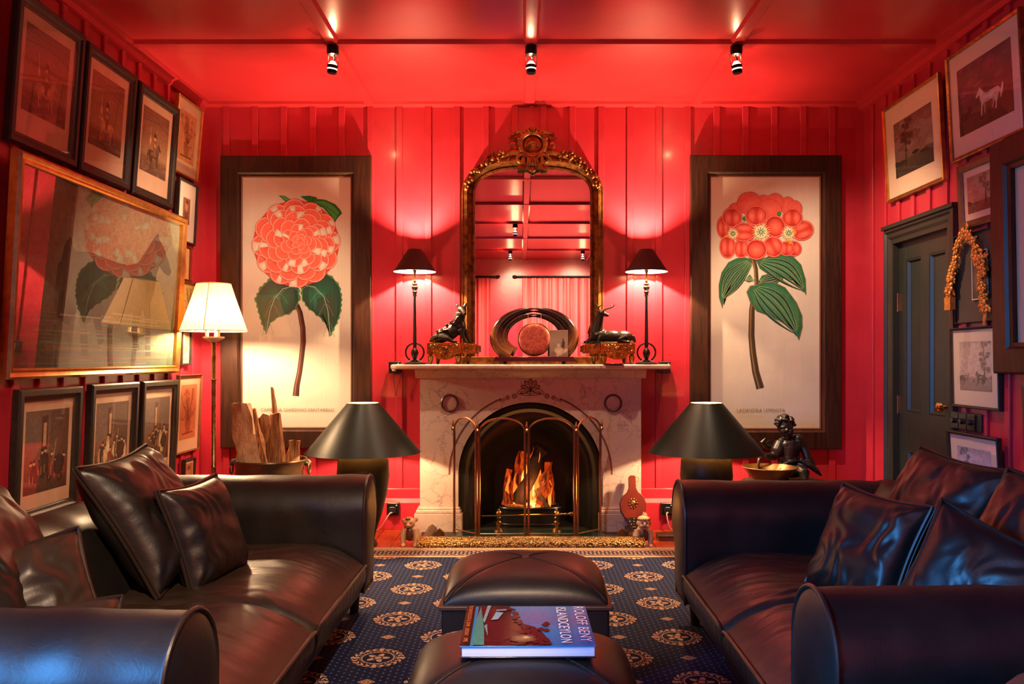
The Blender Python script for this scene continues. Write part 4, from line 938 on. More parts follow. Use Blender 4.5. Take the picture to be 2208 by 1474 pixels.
# ================================================================== MIRROR
GX, GY = 0.060, YB - 0.035
mr = T('mirror', 'arched overmantel mirror in a carved gilded frame', 'mirror', (GX, GY, MZ), (0, 0, R(0.10)))
def mout(hw_, z0_, b_, nn=30):
    return [(-hw_, 0.045)] + [(-hw_ + 2 * hw_ * k / nn, 0) for k in range(0)] + [(x_, z0_ + b_ * max(0.0, 1 - abs(x_ / hw_) ** 3) ** (1 / 2.2)) for x_ in [-hw_ * math.cos(math.pi * k / nn) for k in range(nn + 1)]] + [(hw_, 0.045)]
HWG, Z0G, BG = 0.412, 1.19, 0.185
pth = mout(HWG, Z0G, BG, 48); n = len(pth)
MB().add([(x, 0.0, z) for x, z in pth], [tuple(range(n))]).build('mirror_glass', MT['mirror'], mr, 0)
MB().sweep(pth, [(-0.008, 0.010), (-0.008, -0.012), (0.006, -0.016), (0.012, -0.008), (0.030, -0.020), (0.046, -0.045), (0.060, -0.040), (0.066, -0.030), (0.078, -0.034), (0.084, -0.020), (0.084, 0.020)]).build('frame', MT['gilt'], mr, 30)
MB().box(-HWG - 0.085, HWG + 0.085, -0.04, 0.03, 0.0, 0.055).build('base_rail', MT['gilt'], mr, 0, bevel=0.008)
bl = MB(); bo_ = mout(HWG + 0.050, Z0G + 0.02, BG + 0.04, 60)
for i, (x, z) in enumerate(bo_):                              # beading and leaf bands along the top of the frame
    if 0 < i < len(bo_) - 1 and i % 3 == 0: bl.ell((x, -0.042, z), (0.010, 0.007, 0.016), Matrix.Rotation(R(40 if x < 0 else -40), 3, 'Y'), 8, 6)
bl.build('leaf_band', MT['gilt'], mr)
rnd = random.Random(11)
for sx in (-1, 1):
    cl = MB()                                            # fruit and leaf clusters on the shoulders
    for k in range(30):
        u = k / 29; x = -(0.200 + 0.265 * u); z = Z0G + BG + 0.090 - 0.235 * u ** 1.9
        for j in range(2):
            cl.ell((-sx * (x + rnd.uniform(-0.016, 0.016)), -0.045 - rnd.uniform(0, 0.016), z + rnd.uniform(-0.022, 0.024)), rnd.uniform(0.009, 0.016), n=8, m=6)
    cl.build('fruit_garland', MT['gilt'], mr)
# crest: cartouche, scrolls, shell
cr = MB(); cz = Z0G + BG + 0.155
cr.tube([(0.088 * math.sin(a), -0.05, cz + 0.082 * math.cos(a) * (1.0 if math.cos(a) > 0 else 1.0)) for a in [2 * math.pi * k / 32 for k in range(32)]], 0.020, 10, True)
cr.ell((0, -0.035, cz), (0.078, 0.022, 0.072)); cr.tube([(0.036 * math.cos(a), -0.058, cz - 0.020 + 0.036 * math.sin(a)) for a in [math.pi * k / 12 for k in range(13)]], 0.008, 8)
def scroll(x, z, r0, turns, sx, start, wd, y=-0.045, up=1):
    pts = []; rr = []
    for k in range(26):
        u = k / 25; a = start + turns * 2 * math.pi * u; r = r0 * (1 - 0.82 * u); pts.append((sx * (x + r * math.cos(a)), y - 0.012 * u, z + up * r * math.sin(a))); rr.append(wd * (1 - 0.55 * u))
    cr.tube(pts, rr, 8)
for sx in (-1, 1):
    cr.tube([(sx * 0.07, -0.045, cz + 0.040), (sx * 0.11, -0.045, cz + 0.046), (sx * 0.170, -0.045, cz + 0.046)], [0.014, 0.010, 0.005], 8)
    cr.tube([(sx * 0.055, -0.05, cz + 0.085), (sx * 0.085, -0.05, cz + 0.092), (sx * 0.125, -0.045, cz + 0.075), (sx * 0.140, -0.04, cz + 0.060)], [0.014, 0.015, 0.012, 0.006], 8)
    cr.ell((sx * 0.145, -0.04, cz + 0.070), (0.008, 0.008, 0.016)); scroll(0.130, cz - 0.005, 0.040, 1.2, sx, R(100), 0.010); scroll(0.075, cz - 0.110, 0.060, 1.3, sx, R(60), 0.018, -0.052, -1)
    cr.tube([(sx * 0.085, -0.045, cz - 0.060), (sx * 0.140, -0.045, cz - 0.052), (sx * 0.200, -0.045, cz - 0.075), (sx * 0.250, -0.042, cz - 0.100)], [0.018, 0.020, 0.014, 0.006], 8)
    cr.tube([(sx * 0.060, -0.05, cz - 0.075), (sx * 0.068, -0.055, cz - 0.125), (sx * 0.045, -0.055, cz - 0.165), (sx * 0.020, -0.05, cz - 0.175)], [0.016, 0.018, 0.014, 0.006], 8)
    for k in range(4): cr.ell((sx * (0.03 + 0.022 * k), -0.055, cz + 0.098 - 0.006 * k * k), (0.012, 0.010, 0.013))
for a in range(-2, 3): cr.ell((0.013 * a, -0.06, cz + 0.105 - 0.004 * a * a), (0.008, 0.012, 0.022), Matrix.Rotation(R(14 * a), 3, 'Y'))
for a in range(-2, 3): cr.ell((0.016 * a, -0.06, cz - 0.120 - 0.0 * a), (0.009, 0.012, 0.040), Matrix.Rotation(R(-10 * a), 3, 'Y'))
cr.ell((0, -0.055, cz - 0.175), (0.022, 0.014, 0.024)); cr.ell((0, -0.055, cz - 0.075), (0.03, 0.014, 0.02))
cr.build('crest', MT['gilt'], mr)

# ================================================================== MANTEL LAMPS
def hollow_shade(root, prof_out, th, mo, mi, n=40, fn=None):
    a = MB().lathe(prof_out, n, cap=False, fn=fn).build('shade', mo, root, 60)
    MB().lathe([(r - th, z) for r, z in prof_out], n, cap=False, fn=fn).build('shade_lining', mi, a, 60); return a
def mantel_lamp(x, lab):
    t = T('mantel_lamp', lab, 'table lamp', (x, 5.770, MZ), group='pair of candlestick lamps on the mantelshelf')
    b = MB().lathe([(0, 0), (0.072, 0), (0.072, 0.008), (0.060, 0.013), (0.024, 0.020), (0.020, 0.030), (0, 0.030)], 28, fn=lambda a, z: 1 + 0.04 * math.cos(4 * a))
    b.build('base', MT['black'], t)
    for sx in (-1, 1):
        MB().tube([(sx * 0.020, 0, 0.030), (sx * 0.036, 0, 0.020), (sx * 0.046, 0, 0.018)], [0.008, 0.006, 0.004], 8).build('base_leaf', MT['white'], t)
    MB().tube([(0.062 * math.sin(a), 0, 0.082 + 0.062 * math.cos(a)) for a in [2 * math.pi * k / 32 for k in range(32)]], 0.0058, 8, True).build('ring', MT['black'], t)
    MB().lathe([(0.010, 0.028), (0.014, 0.04), (0.022, 0.060), (0.027, 0.080), (0.020, 0.100), (0.010, 0.112), (0.013, 0.125), (0.013, 0.150), (0.011, 0.30), (0.008, 0.46), (0.014, 0.468), (0.012, 0.480), (0.018, 0.496), (0.012, 0.506), (0.020, 0.516), (0.022, 0.528), (0.013, 0.540), (0.020, 0.548), (0.012, 0.556), (0, 0.556)], 20).build('stem', MT['bronze'], t)
    MB().lathe([(0.007, 0.555), (0.009, 0.565), (0.005, 0.575), (0.005, 0.610), (0.014, 0.640), (0.016, 0.645), (0.009, 0.650), (0.009, 0.715), (0, 0.715)], 16).build('socket', MT['brass'], t)
    hollow_shade(t, [(0.145, 0.632), (0.046, 0.785)], 0.0025, MT['shade_brown'], MT['white_lining'])
    MB().ell((0, 0, 0.742), (0.017, 0.017, 0.028)).build('bulb', MT['bulb'], t)
    light('POINT', 'lamp_light', (0, 0, 0.742), 230, WARM, t, shadow_soft_size=0.012)
mantel_lamp((895.5 - CX) * 5.8 / F, 'slim black lamp with brown shade at the left end of the mantelshelf')
mantel_lamp((1392.5 - CX) * 5.8 / F, 'slim black lamp with brown shade at the right end of the mantelshelf')

# ================================================================== BRONZE ANIMALS ON GILT PLINTHS
def plinth(name, lab, x, sgn):
    """ormolu table plinth; sgn = +1 when the long lobed front is on the left and the short block on the right"""
    t = T(name, lab, 'ornament base', (x, 5.790, MZ), group='pair of ormolu bases on the mantelshelf')
    sx = sgn
    def mk(pts): return [(sx * a, b) for a, b in (pts if sx > 0 else pts[::-1])]
    ou = [(-0.170, 0.070), (-0.120, 0.070)] + [(-0.05 - 0.075 * math.cos(a), 0.072 - 0.040 * math.sin(a)) for a in [math.pi * k / 14 for k in range(15)]] + [(0.065, 0.072), (0.065, 0.146), (-0.170, 0.146)]
    MB().prism(mk(ou), -0.055, 0.055).build('body', MT['ormolu'], t, 0, bevel=0.003)
    MB().box(min(sx * 0.065, sx * 0.165), max(sx * 0.065, sx * 0.165), -0.040, 0.045, 0.075, 0.140).build('side_block', MT['ormolu'], t, 0, bevel=0.003)
    MB().box(min(sx * 0.165, sx * 0.180), max(sx * 0.165, sx * 0.180), -0.030, 0.035, 0.085, 0.132).build('end_block', MT['old_brass'], t, 0, bevel=0.003)
    rl = MB(); rn = random.Random(3 if sx > 0 else 8)
    for k in range(60):
        a = rn.uniform(-0.150, 0.045); zc = rn.uniform(0.082, 0.135) if abs(a + 0.05) > 0.05 else rn.uniform(0.045, 0.135)
        rl.ell((sx * a, -0.056, zc), (rn.uniform(0.004, 0.012), 0.006, rn.uniform(0.004, 0.009)), Matrix.Rotation(rn.uniform(0, 3), 3, 'Y'), 8, 5)
    for k in range(14): rl.ell((sx * rn.uniform(0.085, 0.150), -0.041, rn.uniform(0.085, 0.130)), (rn.uniform(0.005, 0.012), 0.005, rn.uniform(0.004, 0.008)), Matrix.Rotation(rn.uniform(0, 3), 3, 'Y'), 8, 5)
    rl.ell((sx * -0.05, -0.058, 0.105), (0.026, 0.008, 0.020)); rl.build('relief', MT['old_brass'], t)['kind'] = 'stuff'
    for a, y in ((-0.148, -0.035), (-0.105, 0.035), (0.040, -0.035), (0.105, 0.030)):
        MB().lathe([(0, 0), (0.007, 0), (0.010, 0.008), (0.017, 0.025), (0.020, 0.050), (0.023, 0.056), (0.012, 0.060), (0.014, 0.074), (0, 0.074)], 14, o=(sx * a, y, 0)).build('foot', MT['old_brass'], t)
    return t
XB, XS = (976 - CX) * 5.79 / F, (1314 - CX) * 5.79 / F
plinth('ormolu_base', 'gilt table base carrying the bronze boar on the mantelshelf', XB, 1)
plinth('ormolu_base', 'gilt table base carrying the bronze stag on the mantelshelf', XS, -1)
bz = MZ + 0.1462
bo2 = T('bronze_boar', 'dark bronze seated boar on a gilt base at the left of the mantelshelf', 'sculpture', (XB, 5.790, bz))
m = MB()
m.ell((-0.075, 0, 0.042), (0.085, 0.042, 0.042), Matrix.Rotation(R(-18), 3, 'Y')); m.ell((-0.010, 0, 0.075), (0.075, 0.040, 0.050), Matrix.Rotation(R(-38), 3, 'Y'))
m.ell((0.045, 0, 0.120), (0.045, 0.038, 0.070), Matrix.Rotation(R(-12), 3, 'Y')); m.tube([(0.035, 0, 0.14), (0.055, -0.004, 0.205)], [0.044, 0.036], 12)
m.ell((0.064, -0.010, 0.225), (0.032, 0.032, 0.030)); m.tube([(0.066, -0.022, 0.228), (0.082, -0.045, 0.206), (0.088, -0.056, 0.192)], [0.024, 0.017, 0.013], 10)
m.tube([(0.045, 0.014, 0.24), (0.026, 0.022, 0.262), (0.022, 0.024, 0.270)], [0.012, 0.009, 0.003], 8); m.tube([(0.078, 0.012, 0.244), (0.090, 0.018, 0.270), (0.090, 0.02, 0.280)], [0.013, 0.010, 0.003], 8)
for sy, dx in ((-1, 0.0), (1, 0.022)):
    m.tube([(0.052 + dx, sy * 0.026, 0.09), (0.075 + dx, sy * 0.032, 0.040), (0.090 + dx, sy * 0.034, 0.008), (0.108 + dx, sy * 0.034, 0.006)], [0.022, 0.013, 0.010, 0.008], 8)
    m.tube([(-0.085, sy * 0.034, 0.04), (-0.030, sy * 0.046, 0.030), (0.005, sy * 0.048, 0.010), (0.026, sy * 0.048, 0.008)], [0.030, 0.020, 0.011, 0.008], 8)
m.tube([(-0.13, 0, 0.022), (-0.155, 0, 0.012), (-0.160, 0.01, 0.008)], [0.02, 0.008, 0.004], 8)
rn = random.Random(5)
for k in range(46):
    u = rn.random(); m.ell((-0.10 + 0.16 * u + rn.uniform(-0.01, 0.01), rn.uniform(-0.04, 0.012), 0.072 + 0.115 * u ** 1.2 + rn.uniform(-0.02, 0.014)), (0.013, 0.010, 0.006), Matrix.Rotation(R(-35), 3, 'Y'), 8, 5)
m.build('body', MT['bronze'], bo2, remesh=0.0032, smoothit=2)
st = T('bronze_stag', 'dark bronze reclining stag with antlers at the right of the mantelshelf', 'sculpture', (XS, 5.790, bz))
m = MB()
m.ell((0.090, 0, 0.042), (0.075, 0.040, 0.044)); m.ell((0.010, 0, 0.046), (0.085, 0.036, 0.042)); m.ell((-0.070, 0, 0.055), (0.055, 0.038, 0.055))
m.tube([(-0.085, 0, 0.07), (-0.080, -0.004, 0.12), (-0.068, -0.008, 0.170), (-0.060, -0.010, 0.195)], [0.046, 0.036, 0.028, 0.024], 12)
m.ell((-0.060, -0.012, 0.205), (0.026, 0.022, 0.024)); m.tube([(-0.052, -0.020, 0.203), (-0.025, -0.034, 0.192), (-0.008, -0.042, 0.186)], [0.020, 0.014, 0.010], 10)
m.tube([(-0.078, 0.006, 0.212), (-0.100, 0.016, 0.222)], [0.008, 0.003], 8); m.tube([(-0.045, -0.030, 0.212), (-0.040, -0.050, 0.218)], [0.008, 0.003], 8)
m.tube([(-0.10, -0.030, 0.05), (-0.055, -0.048, 0.064), (-0.075, -0.055, 0.040), (-0.088, -0.060, 0.004), (-0.092, -0.062, -0.022), (-0.104, -0.064, -0.032)], [0.020, 0.013, 0.009, 0.007, 0.007, 0.009], 8)
m.tube([(-0.10, 0.03, 0.04), (-0.135, 0.04, 0.018), (-0.16, 0.04, 0.008)], [0.02, 0.011, 0.008], 8)
m.tube([(0.11, -0.034, 0.04), (0.060, -0.050, 0.020), (0.100, -0.054, 0.008), (0.135, -0.050, 0.006)], [0.028, 0.013, 0.009, 0.008], 8)
m.tube([(0.155, 0, 0.045), (0.172, 0, 0.020), (0.180, 0, 0.006)], [0.02, 0.012, 0.004], 8); m.ell((0, 0, 0.004), (0.185, 0.050, 0.006))
m.build('body', MT['bronze'], st, remesh=0.0032, smoothit=3)
an_ = MB()
an_.tube([(-0.066, 0.000, 0.222), (-0.074, 0.010, 0.245), (-0.094, 0.016, 0.262)], [0.006, 0.005, 0.002], 8); an_.tube([(-0.074, 0.010, 0.245), (-0.058, 0.0, 0.258), (-0.034, -0.01, 0.258)], [0.005, 0.003, 0.001], 8); an_.tube([(-0.080, 0.012, 0.252), (-0.090, 0.01, 0.275)], [0.004, 0.001], 8)
an_.tube([(-0.048, -0.018, 0.222), (-0.020, -0.022, 0.234), (0.012, -0.026, 0.242), (0.046, -0.028, 0.262)], [0.007, 0.006, 0.005, 0.001], 8); an_.tube([(0.012, -0.026, 0.242), (0.010, -0.02, 0.262), (0.004, -0.02, 0.274)], [0.004, 0.003, 0.001], 8); an_.tube([(0.025, -0.027, 0.249), (0.030, -0.03, 0.268)], [0.003, 0.001], 8)
an_.build('antlers', MT['bronze'], st)

# ================================================================== GONG
XG = (1152 - CX) * 5.77 / F
gg = T('gong', 'copper gong hung between two buffalo horns on a black stand', 'gong', (XG, 5.770, MZ))
MB().prism([(-0.285, 0.020), (0.285, 0.020), (0.262, 0.052), (-0.262, 0.052)], -0.060, 0.060).build('stand', MT['black_gloss'], gg, 0, bevel=0.003)
for x in (-0.20, 0.20):
    for y in (-0.04, 0.04): MB().box(x - 0.010, x + 0.010, y - 0.010, y + 0.010, 0, 0.021).build('foot', MT['black'], gg, 0)
for sx in (-1, 1):
    for r0, z0_, q in ((1.0, 0.0, 0), (0.80, -0.008, 1)):
        pts = []; rr = []
        for k in range(25):
            u = k / 24; a = R(232 - 142 * u) ; cx_, cz_ = 0.0, 0.185
            ex = 0.265 * r0; ez = (0.195 if q == 0 else 0.158)
            pts.append((-sx * ex * math.cos(a), 0.016 * q, cz_ + ez * math.sin(a) * (1.0 if math.sin(a) > 0 else 0.80))); rr.append((0.047 if q == 0 else 0.030) * (1 - u) ** 0.75 + 0.0045)
        MB().tube(pts, rr, 14, flat=0.62).build('horn', MT['horn'], gg)
di = MB().lathe([(0, 0.012), (0.080, 0.013), (0.098, 0.012), (0.108, 0.004), (0.112, -0.012), (0.106, -0.014), (0.100, 0.004), (0, 0.004)], 44, cap=False, M=Matrix.Translation((0.002, -0.040, 0.170)) @ Matrix.Rotation(R(90), 4, 'X'))
gd = di.build('gong_disc', MT['gong'], gg, 40)
MB().tube([(0.002 + 0.110 * math.cos(a), -0.040, 0.170 + 0.110 * math.sin(a)) for a in [2 * math.pi * k / 48 for k in range(48)]], 0.0045, 8, True).build('disc_rim', MT['old_brass'], gd)
for x in (-0.045, 0.050): MB().tube([(x, -0.035, 0.272), (x * 0.9, 0.0, 0.345)], 0.0014, 6).build('cord', MT['cable_white'], gg)
# sepia postcard leaning on the gong
pc = T('postcard', 'old sepia photograph propped against the gong', 'photograph', (XG + 0.165, 5.708, MZ + 0.0525), (R(-7), 0, 0))
MB().box(-0.062, 0.062, 0, 0.002, 0, 0.182).build('card', simple('card_edge', (0.42, 0.34, 0.27), 0.6), pc, 0)
a = Art(); a.step = 0.00004; a.gradient(-0.060, 0.002, 0.060, 0.180, [(0, S(140, 108, 110)), (0.25, S(150, 128, 112)), (0.6, S(160, 140, 120)), (0.8, S(150, 128, 110)), (1, S(140, 116, 102))])
a.blot((0.000, 0.035), 0.030, 0.030, S(225, 205, 175), S(190, 170, 145), 1); a.blot((0.0, 0.075), 0.012, 0.018, S(220, 200, 170), S(180, 160, 140), 2); a.blot((0.044, 0.04), 0.020, 0.012, S(225, 205, 175), S(190, 170, 145), 3, rot=0.9)
a.blot((0.030, 0.085), 0.011, 0.030, S(70, 50, 56), S(84, 62, 66), 4); a.oval((0.030, 0.118), 0.006, 0.007, S(120, 90, 80), S(84, 62, 66)); a.blot((-0.035, 0.02), 0.02, 0.014, S(150, 100, 110), S(140, 108, 110), 5)
a.build('picture', MT['card'], pc, 0, color=True)
# small shallow dish in front of the stag's base
ds = T('brass_dish', 'flat brass dish by the stag on the mantelshelf', 'dish', (XS + 0.02, 5.715, MZ)); MB().lathe([(0, 0), (0.055, 0), (0.075, 0.007), (0.074, 0.009), (0.05, 0.004), (0, 0.004)], 28, cap=False).build('plate', MT['ormolu'], ds)

# ================================================================== SOCKETS AND CABLES
def socket(name, lab, x, y, z, plug=True, wd=0.088):
    t = T(name, lab, 'socket', (x, y, z), group='black wall sockets around the fireplace')
    MB().box(-wd / 2, wd / 2, -0.028, 0, -wd / 2, wd / 2).build('back_box', MT['rubber'], t, 0, bevel=0.004); MB().box(-wd / 2 + 0.004, wd / 2 - 0.004, -0.032, -0.026, -wd / 2 + 0.004, wd / 2 - 0.004).build('face_plate', MT['black_gloss'], t, 0, bevel=0.002)
    if plug: MB().prism([(-0.024, -0.026), (0.024, -0.026), (0.026, 0.006), (0.016, 0.018), (-0.016, 0.018), (-0.026, 0.006)], -0.058, -0.030).build('plug', MT['rubber'], t, 0, bevel=0.004)
    MB().box(0.022, 0.030, -0.036, -0.030, 0.024, 0.030).build('rocker', MT['white'], t, 0)
    return t
zS = P(0, 1096, 5.9).z
s1 = socket('wall_socket', 'black socket with pale cable on the skirting left of the fireplace', (848 - CX) * 5.9 / F, YB - 0.050, zS)
s2 = socket('wall_socket', 'black socket with pale cable on the skirting right of the fireplace', (1438 - CX) * 5.9 / F, YB - 0.050, zS)
def cable(name, lab, pts, r, mat):
    pts = [Vector(p) for p in pts]; out = []
    for i in range(len(pts) - 1):
        p0, p1, p2, p3 = pts[max(0, i - 1)], pts[i], pts[i + 1], pts[min(len(pts) - 1, i + 2)]
        for k in range(6):
            u = k / 6; out.append(0.5 * ((2 * p1) + (p2 - p0) * u + (2 * p0 - 5 * p1 + 4 * p2 - p3) * u * u + (3 * p1 - p0 - 3 * p2 + p3) * u ** 3))
    out.append(pts[-1]); o = MB().tube(out, r, 6).build(name, mat); return tag(o, lab, 'cable')
x = s1.location.x; cable('cable', 'pale cable running from the left skirting socket to the black floor lamp', [(x, 5.85, zS - 0.02), (x - 0.02, 5.84, 0.12), (x - 0.09, 5.82, 0.02), (x - 0.2, 5.75, 0.006)], 0.0042, MT['cable_white'])
x = s2.location.x; cable('cable', 'pale cable running from the right skirting socket down to the floor', [(x, 5.85, zS - 0.02), (x - 0.012, 5.84, 0.12), (x + 0.01, 5.82, 0.03), (x + 0.07, 5.80, 0.006), (x + 0.2, 5.78, 0.006)], 0.0042, MT['cable_white'])
xm1, xm2 = (850 - CX) * 5.9 / F, (1434 - CX) * 5.9 / F
m1 = socket('mantel_socket', 'black socket on the red wall behind the left mantelshelf end', xm1, YB - 0.016, 1.135, False, 0.085); m2 = socket('mantel_socket', 'black socket on the red wall behind the right mantelshelf end', xm2, YB - 0.016, 1.135, False, 0.085)
MB().box(-0.014, 0.014, -0.062, -0.030, -0.026, 0.020).build('charger', MT['white'], m1, 0, bevel=0.005)
cable('cable', 'thin black cable looped below the left mantelshelf end', [(xm1 - 0.004, 5.90, 1.115), (xm1, 5.90, 1.05), (xm1 + 0.004, 5.91, 0.99), (xm1 + 0.010, 5.91, 0.935), (xm1 + 0.018, 5.91, 0.99), (xm1 + 0.042, 5.91, 1.070), (xm1 + 0.030, 5.91, 1.088), (xm1 + 0.016, 5.905, 1.10)], 0.0022, MT['rubber'])
cable('cable', 'thin black cable looped below the right mantelshelf end', [(xm2 - 0.040, 5.90, 1.125), (xm2 - 0.044, 5.91, 1.05), (xm2 - 0.042, 5.91, 0.95), (xm2 - 0.036, 5.91, 0.94), (xm2 - 0.032, 5.91, 1.00), (xm2 - 0.018, 5.91, 1.06), (xm2 - 0.012, 5.91, 1.11)], 0.0022, MT['rubber'])

# ================================================================== BELLOWS AND CLAY FIGURES
be = T('bellows', 'red lacquered fire bellows leaning on the marble beside the fireplace', 'bellows', (0.735, 5.66, 0.008), (R(-14), R(0), 0))
o_ = [(-0.010, 0.0), (0.012, 0.0), (0.020, 0.06), (0.055, 0.115), (0.084, 0.165), (0.088, 0.215), (0.070, 0.262), (0.035, 0.292), (0.022, 0.320), (0.022, 0.390), (0.016, 0.402), (-0.016, 0.402), (-0.022, 0.390), (-0.022, 0.320), (-0.035, 0.292), (-0.070, 0.262), (-0.088, 0.215), (-0.084, 0.165), (-0.055, 0.115), (-0.020, 0.06)]
for y0_, nm in ((-0.034, 'front_board'), (0.020, 'back_board')): MB().prism(o_, y0_, y0_ + 0.012).build(nm, MT['red_wood'], be, 30, bevel=0.003)
bl_ = [(x * 0.93, z) for x, z in o_ if z < 0.27]
MB().prism(bl_, -0.023, 0.021).build('leather_sides', simple('purple_leather', (0.05, 0.025, 0.04), 0.5), be, 30)
MB().prism([(-0.045, 0.100), (-0.012, 0.03), (0.012, 0.03), (0.045, 0.100), (0.05, 0.120), (-0.05, 0.120)], -0.038, -0.033).build('nozzle_leather', MT['rubber'], be, 0)
sd = MB()
for z, w_ in ((0.112, 0.036), (0.094, 0.028), (0.076, 0.018), (0.058, 0.008)):
    for k in range(-1, 2): sd.ell((w_ * k, -0.040, z), 0.0042, n=8, m=6)
sd.build('studs', MT['brass'], be)['kind'] = 'stuff'
MB().lathe([(0, 0), (0.011, 0), (0.008, 0.05), (0, 0.05)], 12, M=Matrix.Translation((0, -0.006, -0.004))).build('nozzle', MT['brass'], be)
e_ = MB(); e_.ell((0, -0.037, 0.215), (0.018, 0.006, 0.020))
for k in range(9): e_.ell((0.026 * math.cos(k * 0.698), -0.037, 0.215 + 0.030 * math.sin(k * 0.698)), 0.006, n=8, m=6)
e_.build('emblem', MT['brass'], be)
MB().tube([(0.030 + 0.014 * math.cos(k * 0.523), -0.025, 0.375 + 0.016 * math.sin(k * 0.523)) for k in range(12)], 0.0014, 6, True).build('hanging_ring', MT['brass'], be)
def figurine(name, lab, x, y, kind):
    t = T(name, lab, 'figurine', (x, y, 0.0), group='pair of clay crouching figures by the hearth')
    m = MB(); m.ell((0, 0.020, 0.075), (0.048, 0.055, 0.052)); m.ell((0, -0.005, 0.10), (0.044, 0.038, 0.040))
    for sx in (-1, 1):
        m.tube([(sx * 0.036, -0.015, 0.105), (sx * 0.042, -0.035, 0.060), (sx * 0.038, -0.050, 0.018)], [0.024, 0.019, 0.015], 10); m.ell((sx * 0.038, -0.062, 0.012), (0.016, 0.024, 0.012))
        m.tube([(sx * 0.038, 0.03, 0.07), (sx * 0.052, 0.01, 0.045), (sx * 0.048, 0.02, 0.012)], [0.026, 0.02, 0.014], 10)
    if kind == 0:
        m.ell((-0.004, -0.030, 0.152), (0.040, 0.038, 0.036)); m.ell((-0.004, -0.062, 0.140), (0.020, 0.016, 0.014)); m.ell((-0.004, -0.078, 0.143), (0.006, 0.006, 0.006)); m.ell((0.040, -0.01, 0.168), (0.012, 0.010, 0.016)); m.ell((-0.044, -0.01, 0.160), (0.010, 0.010, 0.014))
    else:
        m.ell((0, -0.028, 0.150), (0.038, 0.036, 0.042)); m.ell((0, -0.022, 0.178), (0.040, 0.038, 0.020)); m.lathe([(0.012, 0.195), (0.008, 0.210), (0.001, 0.226)], 10, o=(0, -0.02, 0)); m.ell((0, -0.066, 0.148), (0.007, 0.009, 0.012))
        for sx in (-1, 1): m.ell((sx * 0.040, -0.02, 0.150), (0.007, 0.010, 0.016)); m.ell((sx * 0.018, -0.058, 0.138), (0.012, 0.010, 0.010))
    m.build('body', MT['terracotta'], t, remesh=0.0035, smoothit=2)
    dk = simple('brown_glaze', (0.10, 0.03, 0.015), 0.35)
    f = MB()
    if kind == 0:
        f.ell((-0.008, -0.052, 0.178), (0.017, 0.014, 0.011)); f.ell((-0.020, -0.066, 0.156), (0.009, 0.006, 0.004)); f.ell((0.012, -0.066, 0.156), (0.009, 0.006, 0.004)); f.ell((0, -0.036, 0.085), (0.024, 0.016, 0.040))
    else:
        for sx in (-1, 1): f.ell((sx * 0.015, -0.060, 0.160), (0.010, 0.005, 0.003)); f.ell((sx * 0.015, -0.058, 0.170), (0.012, 0.005, 0.002))
        f.ell((0, -0.062, 0.130), (0.010, 0.005, 0.003)); f.ell((0, -0.040, 0.080), (0.026, 0.016, 0.036))
        for k in range(9): a = math.pi * (k / 8); f.ell((0.040 * math.cos(a), -0.022 - 0.036 * math.sin(a), 0.176), 0.006, n=8, m=6)
    f.build('markings', dk, t)['kind'] = 'stuff'
figurine('clay_figure', 'clay crouching animal figure on the boards left of the hearth', (884 - CX) * 5.40 / F, 5.42, 0)
figurine('clay_figure', 'clay crouching figure with a pointed cap right of the hearth', (1388 - CX) * 5.38 / F, 5.40, 1)
# flat box on the boards half hidden by the right sofa
fb = T('flat_box', 'thin dark lidded box on the floorboards beside the right sofa', 'box', (0.985, 5.60, 0.0)); MB().box(-0.10, 0.10, -0.06, 0.06, 0, 0.026).build('tray', simple('box_side', (0.2, 0.09, 0.05), 0.5), fb, 0, bevel=0.002); MB().box(-0.105, 0.105, -0.065, 0.065, 0.026, 0.034).build('lid', MT['black_wood'], fb, 0, bevel=0.002)

# ================================================================== BIG BLACK LAMPS
def vase_lamp(x, y, lab):
    t = T('vase_lamp', lab, 'lamp', (x, y, 0.0), group='pair of black vase lamps beside the fireplace')
    MB().lathe([(0, 0), (0.085, 0), (0.092, 0.012), (0.085, 0.028), (0.072, 0.045), (0.082, 0.09), (0.118, 0.20), (0.150, 0.33), (0.167, 0.45), (0.160, 0.55), (0.125, 0.60), (0.06, 0.615), (0.03, 0.62), (0, 0.62)], 40).build('vase', MT['black'], t)
    MB().lathe([(0.02, 0.615), (0.014, 0.66), (0.014, 0.755), (0, 0.755)], 14).build('socket', MT['brass'], t)
    hollow_shade(t, [(0.366, 0.598), (0.100, 0.915)], 0.003, MT['shade_black'], MT['gold_lining'], 64)
    MB().ell((0, 0, 0.790), (0.030, 0.030, 0.040)).build('bulb', MT['bulb'], t)
    light('POINT', 'lamp_light', (0, 0, 0.790), 95, WARM, t, shadow_soft_size=0.030)
vase_lamp((783 - CX) * 5.4 / F, 5.40, 'black vase lamp with wide conical shade left of the fireplace')
vase_lamp((1523 - CX) * 5.4 / F, 5.40, 'black vase lamp with wide conical shade right of the fireplace')

